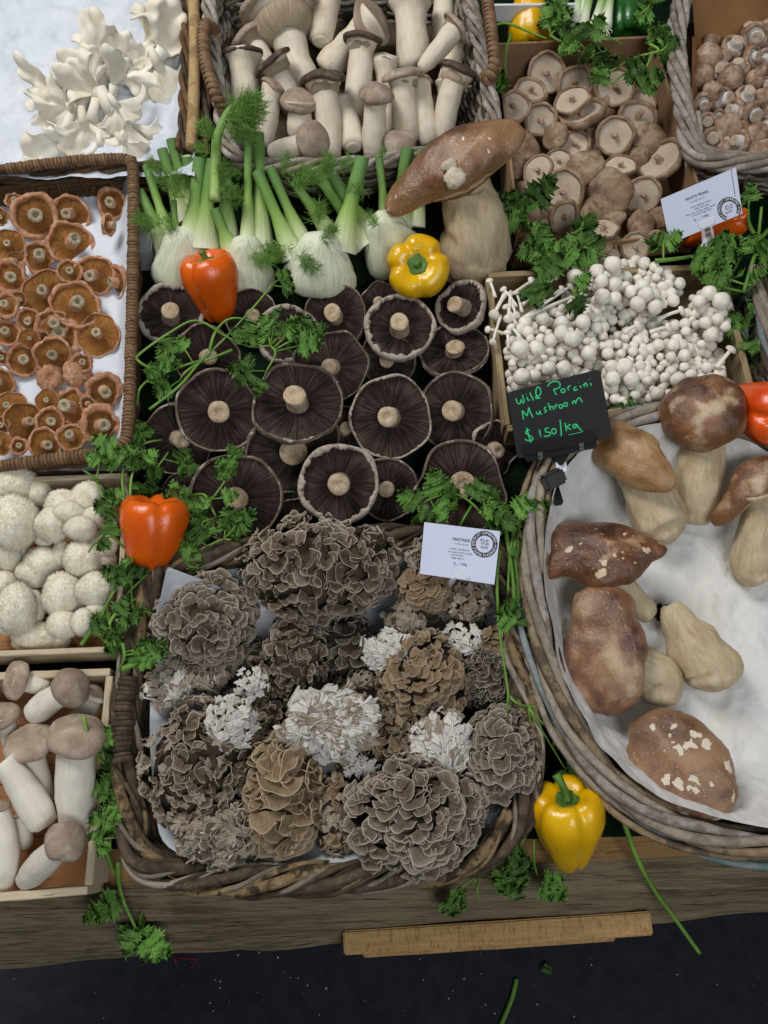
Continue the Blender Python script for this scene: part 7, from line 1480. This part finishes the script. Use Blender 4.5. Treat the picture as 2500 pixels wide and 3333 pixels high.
def textpx(s_, crop, a, b, h, p0, n, mat, parent, name='print', shear=None, lift=.0006):
    vs, fs = textmesh(s_)
    if not vs: return
    w_ = max(v[0] for v in vs) - min(v[0] for v in vs); x0_ = min(v[0] for v in vs); ux, uy = (b[0] - a[0]) / w_, (b[1] - a[1]) / w_; L = sqrt(ux * ux + uy * uy) or 1; vx, vy = (shear or (uy / L, -ux / L)); k = h / .7
    out = [onplane(*crop(a[0] + ux * (x - x0_) + vx * y * k, a[1] + uy * (x - x0_) + vy * y * k), p0, n) + n * lift for x, y in vs]
    part(name, mesh(name, out, [f[::-1] for f in fs] if False else fs, mat, False), parent)
def ringlogo(crop, cx, cy, R, r, p0, n, parent, rot=0.0, clip=None):
    N = 64; vs, fs = [], []
    for i in range(N):
        a = 2 * pi * i / N
        for q in (R, r): vs.append((cx + q * cos(a), cy + q * sin(a)))
    ok = lambda q: clip is None or clip(*q)
    for i in range(N):
        f = (2 * i, 2 * i + 1, (2 * i + 3) % (2 * N), (2 * i + 2) % (2 * N))
        if all(ok(vs[j]) for j in f): fs.append(f)
    part('seal_ring', mesh('seal_ring', [onplane(*crop(*q), p0, n) + n * .0005 for q in vs], fs, MT['ink'], False), parent)
    s_ = SEAL; k = len(s_); mb_ = MB(); h = (R - r) * .62; rm = (R + r) / 2 - h * .42
    wid = {'I': .5, ' ': .5, '\u2022': .6, 'M': 1.3, 'W': 1.3}; tot = sum(wid.get(c, 1) for c in s_); acc = 0
    for ch in s_:
        w_ = wid.get(ch, 1); a = rot + 2 * pi * (acc + w_ / 2) / tot; acc += w_
        if ch == ' ': continue
        v2, f2 = textmesh(ch); xm = (max(q[0] for q in v2) + min(q[0] for q in v2)) / 2; sx = h / .72
        tx, ty = cos(a), sin(a)          # tangent when the letter's foot points to the centre
        ox, oy = sin(a), -cos(a)
        pp = [(cx + ox * (rm + y * sx) + tx * (x - xm) * sx, cy + oy * (rm + y * sx) + ty * (x - xm) * sx) for x, y in v2]
        if all(ok(q) for q in pp): mb_.add([onplane(*crop(*q), p0, n) + n * .0008 for q in pp], f2)
    part('seal_lettering', mb_.build('seal_lettering', MT['white_plastic'], False), parent)
K18 = Crop(2130, 530, 4.484); c1 = P(*K18(700, 620), .115); n1 = vaxis(c1, -.10, .02)
cd = thing('label_card', 'tilted white card reading WHITE PEARL in front of the shiitake', 'card', P(*K18(790, 1250), .06))
k1 = poly_board('card', [(90, 530), (1190, 65), (1285, 740), (225, 1180)], K18, c1, n1, .0006, MT['label_card'], cd)
u_ = (.93, -.365)
for s_, a, L, h, m_ in CARD1:
    textpx(s_, K18, a, (a[0] + L * u_[0], a[1] + L * u_[1]), h, c1, n1, MT[m_], k1)
part('print_line', tubemesh('print_line', [onplane(*K18(1122, 98), c1, n1), onplane(*K18(1180, 490), c1, n1)], .0004, MT['ink'], 4), k1)
ringlogo(K18, 1092, 672, 172, 114, c1, n1, k1, -.38, lambda x, y: (y - 740) < -(x - 1285) * .415 - 4 and x < 1190 + (y - 65) * .14)
for s_, y, h in (('FUI', 650, 34), ('YUI', 690, 34), ('taste', 735, 36)): textpx(s_, K18, (1042, y + 12), (1142, y - 28), h, c1, n1, MT['grey_ink'], k1, 'seal_mark')
poly_board('clip', [(690, 960), (840, 905), (890, 1120), (700, 1170)], K18, c1, n1, .009, MT['clear'], cd, .004, 25); poly_board('clip_tab', [(640, 880), (870, 770), (880, 870), (680, 960)], K18, c1, n1, .0015, MT['clear'], cd, .003, 15)
poly_board('clip_spring', [(740, 965), (815, 935), (825, 985), (750, 1015)], K18, c1, n1, .003, MT['steel'], cd, .0055, 8); poly_board('clip_spring', [(752, 1035), (830, 1010), (838, 1060), (760, 1085)], K18, c1, n1, .003, MT['steel'], cd, .0055, 8)
e0 = onplane(*K18(780, 1150), c1, n1); part('foot', tubemesh('foot', [e0, e0 + V((0, -.002, -.02)), e0 + V((0, 0, -.06))], .0062, MT['white_plastic'], 10), cd)
K19 = Crop(1350, 1650, 3.687); c2 = P(*K19(560, 560), .12); n2 = vaxis(c2, .0, .04)
ce = thing('label_card', 'white card reading MAITAKE standing at the back of the willow basket', 'card', P(*K19(560, 900), .08))
k2 = poly_board('card', [(115, 182), (1028, 292), (955, 932), (58, 800)], K19, c2, n2, .0006, MT['label_card'], ce)
u_ = (.993, .12)
for s_, a, L, h, m_ in CARD2:
    textpx(s_, K19, a, (a[0] + L * u_[0], a[1] + L * u_[1]), h, c2, n2, MT[m_], k2)
ringlogo(K19, 835, 447, 158, 105, c2, n2, k2, -.10)
for s_, y, h in (('FUI', 418, 34), ('YUI', 458, 34), ('taste', 497, 34)): textpx(s_, K19, (788, y - 3), (880, y + 6), h, c2, n2, MT['grey_ink'], k2, 'seal_mark')
poly_board('clip', [(475, 705), (655, 820), (640, 850), (590, 870), (450, 830)], K19, c2, n2, .006, MT['clear'], ce, .004, 20); e0 = onplane(*K19(470, 840), c2, n2); part('foot', tubemesh('foot', [e0, P(*K19(400, 960), .08)], .004, MT['clear'], 8), ce)

# ---------------------------------------------------------------- small things on the timber and ground
random.seed(45)
gn = TILT.inverted().to_3x3() @ V((0, 0, 1)); g0 = TILT.inverted() @ V((0, 0, -.86)); K16 = Crop(1000, 2700, 1.106); K20 = Crop(0, 2700, 1.276)
pts = [P(*K16(1140, -25), .04), P(*K16(1190, 110), .02), P(*K16(1250, 220), .0), P(*K16(1330, 330), -.03), P(*K16(1412, 445), -.06)]
solo('green_stalk', tubemesh('green_stalk', smoothpath(pts, 6), [.003] * 8 + [.0024] * 17, G['pstem'], 9), 'long green stalk hanging from the oval basket over the timber', 'stalk')
gp_ = [onplane(*K16(x, y), g0, gn) + gn * .006 for x, y in ((752, 540), (735, 610), (690, 720))]; solo('green_stalk', tubemesh('green_stalk', smoothpath(gp_, 6), .0042, G['pstem'], 9), 'cut green stalk lying on the dark ground at the bottom', 'stalk')
q = onplane(*K16(856, 522), g0, gn) + gn * .004; lf_o = solo('fallen_leaf', LF[2], 'small green leaf on the dark ground below the oak bar', 'leaf', None, yzmat(q, V((.3, .9, 0)), gn, 34 * mpp(q)))
q = P(1088, 2885, -.002); solo('fallen_leaf', LF[4], 'tiny yellow green leaf scrap on the timber sleeper', 'leaf', None, yzmat(q, V((.5, .8, 0)), V((0, 0, 1)), 34 * mpp(q)))
MT['red'] = plain('red_thread', C(150, 34, 48), .7); MT['pale'] = plain('pale_grit', C(170, 168, 160), .8)
for pl_, lb in (([(720, 520), (735, 560)], 'short red thread on the ground left of the other'), ([(735, 533), (815, 540), (808, 560), (790, 575)], 'bent red thread on the dark ground below the hanging parsley')):
    solo('red_thread', tubemesh('red_thread', [onplane(*K20(*q), g0, gn) + gn * .003 for q in pl_], .0011, MT['red'], 5), lb, 'thread')
gr_ = MB(); r_ = random.Random(5)
for i in range(80):
    p = onplane(r_.uniform(-50, 2550), r_.uniform(3010, 3370), g0, gn); s_ = r_.choice((.0009, .0012, .0018, .0026)); gr_.box(p + gn * s_ * .4, s_, s_ * r_.uniform(.6, 1.6), s_, M.Rotation(r_.uniform(0, 3), 3, 'Z'))
tag(part('ground_grit', gr_.build('ground_grit', MT['pale'], False)), 'pale grit scattered on the dark ground', 'grit', kind='stuff')

# ---------------------------------------------------------------- lean the stall: everything but the ground, lamps and camera
for o in list(COL.objects):
    if o.parent is None and o.type in ('MESH', 'EMPTY') and 'world' not in o:
        o.matrix_basis = TILT @ o.matrix_basis
    if 'world' in o: del o['world']
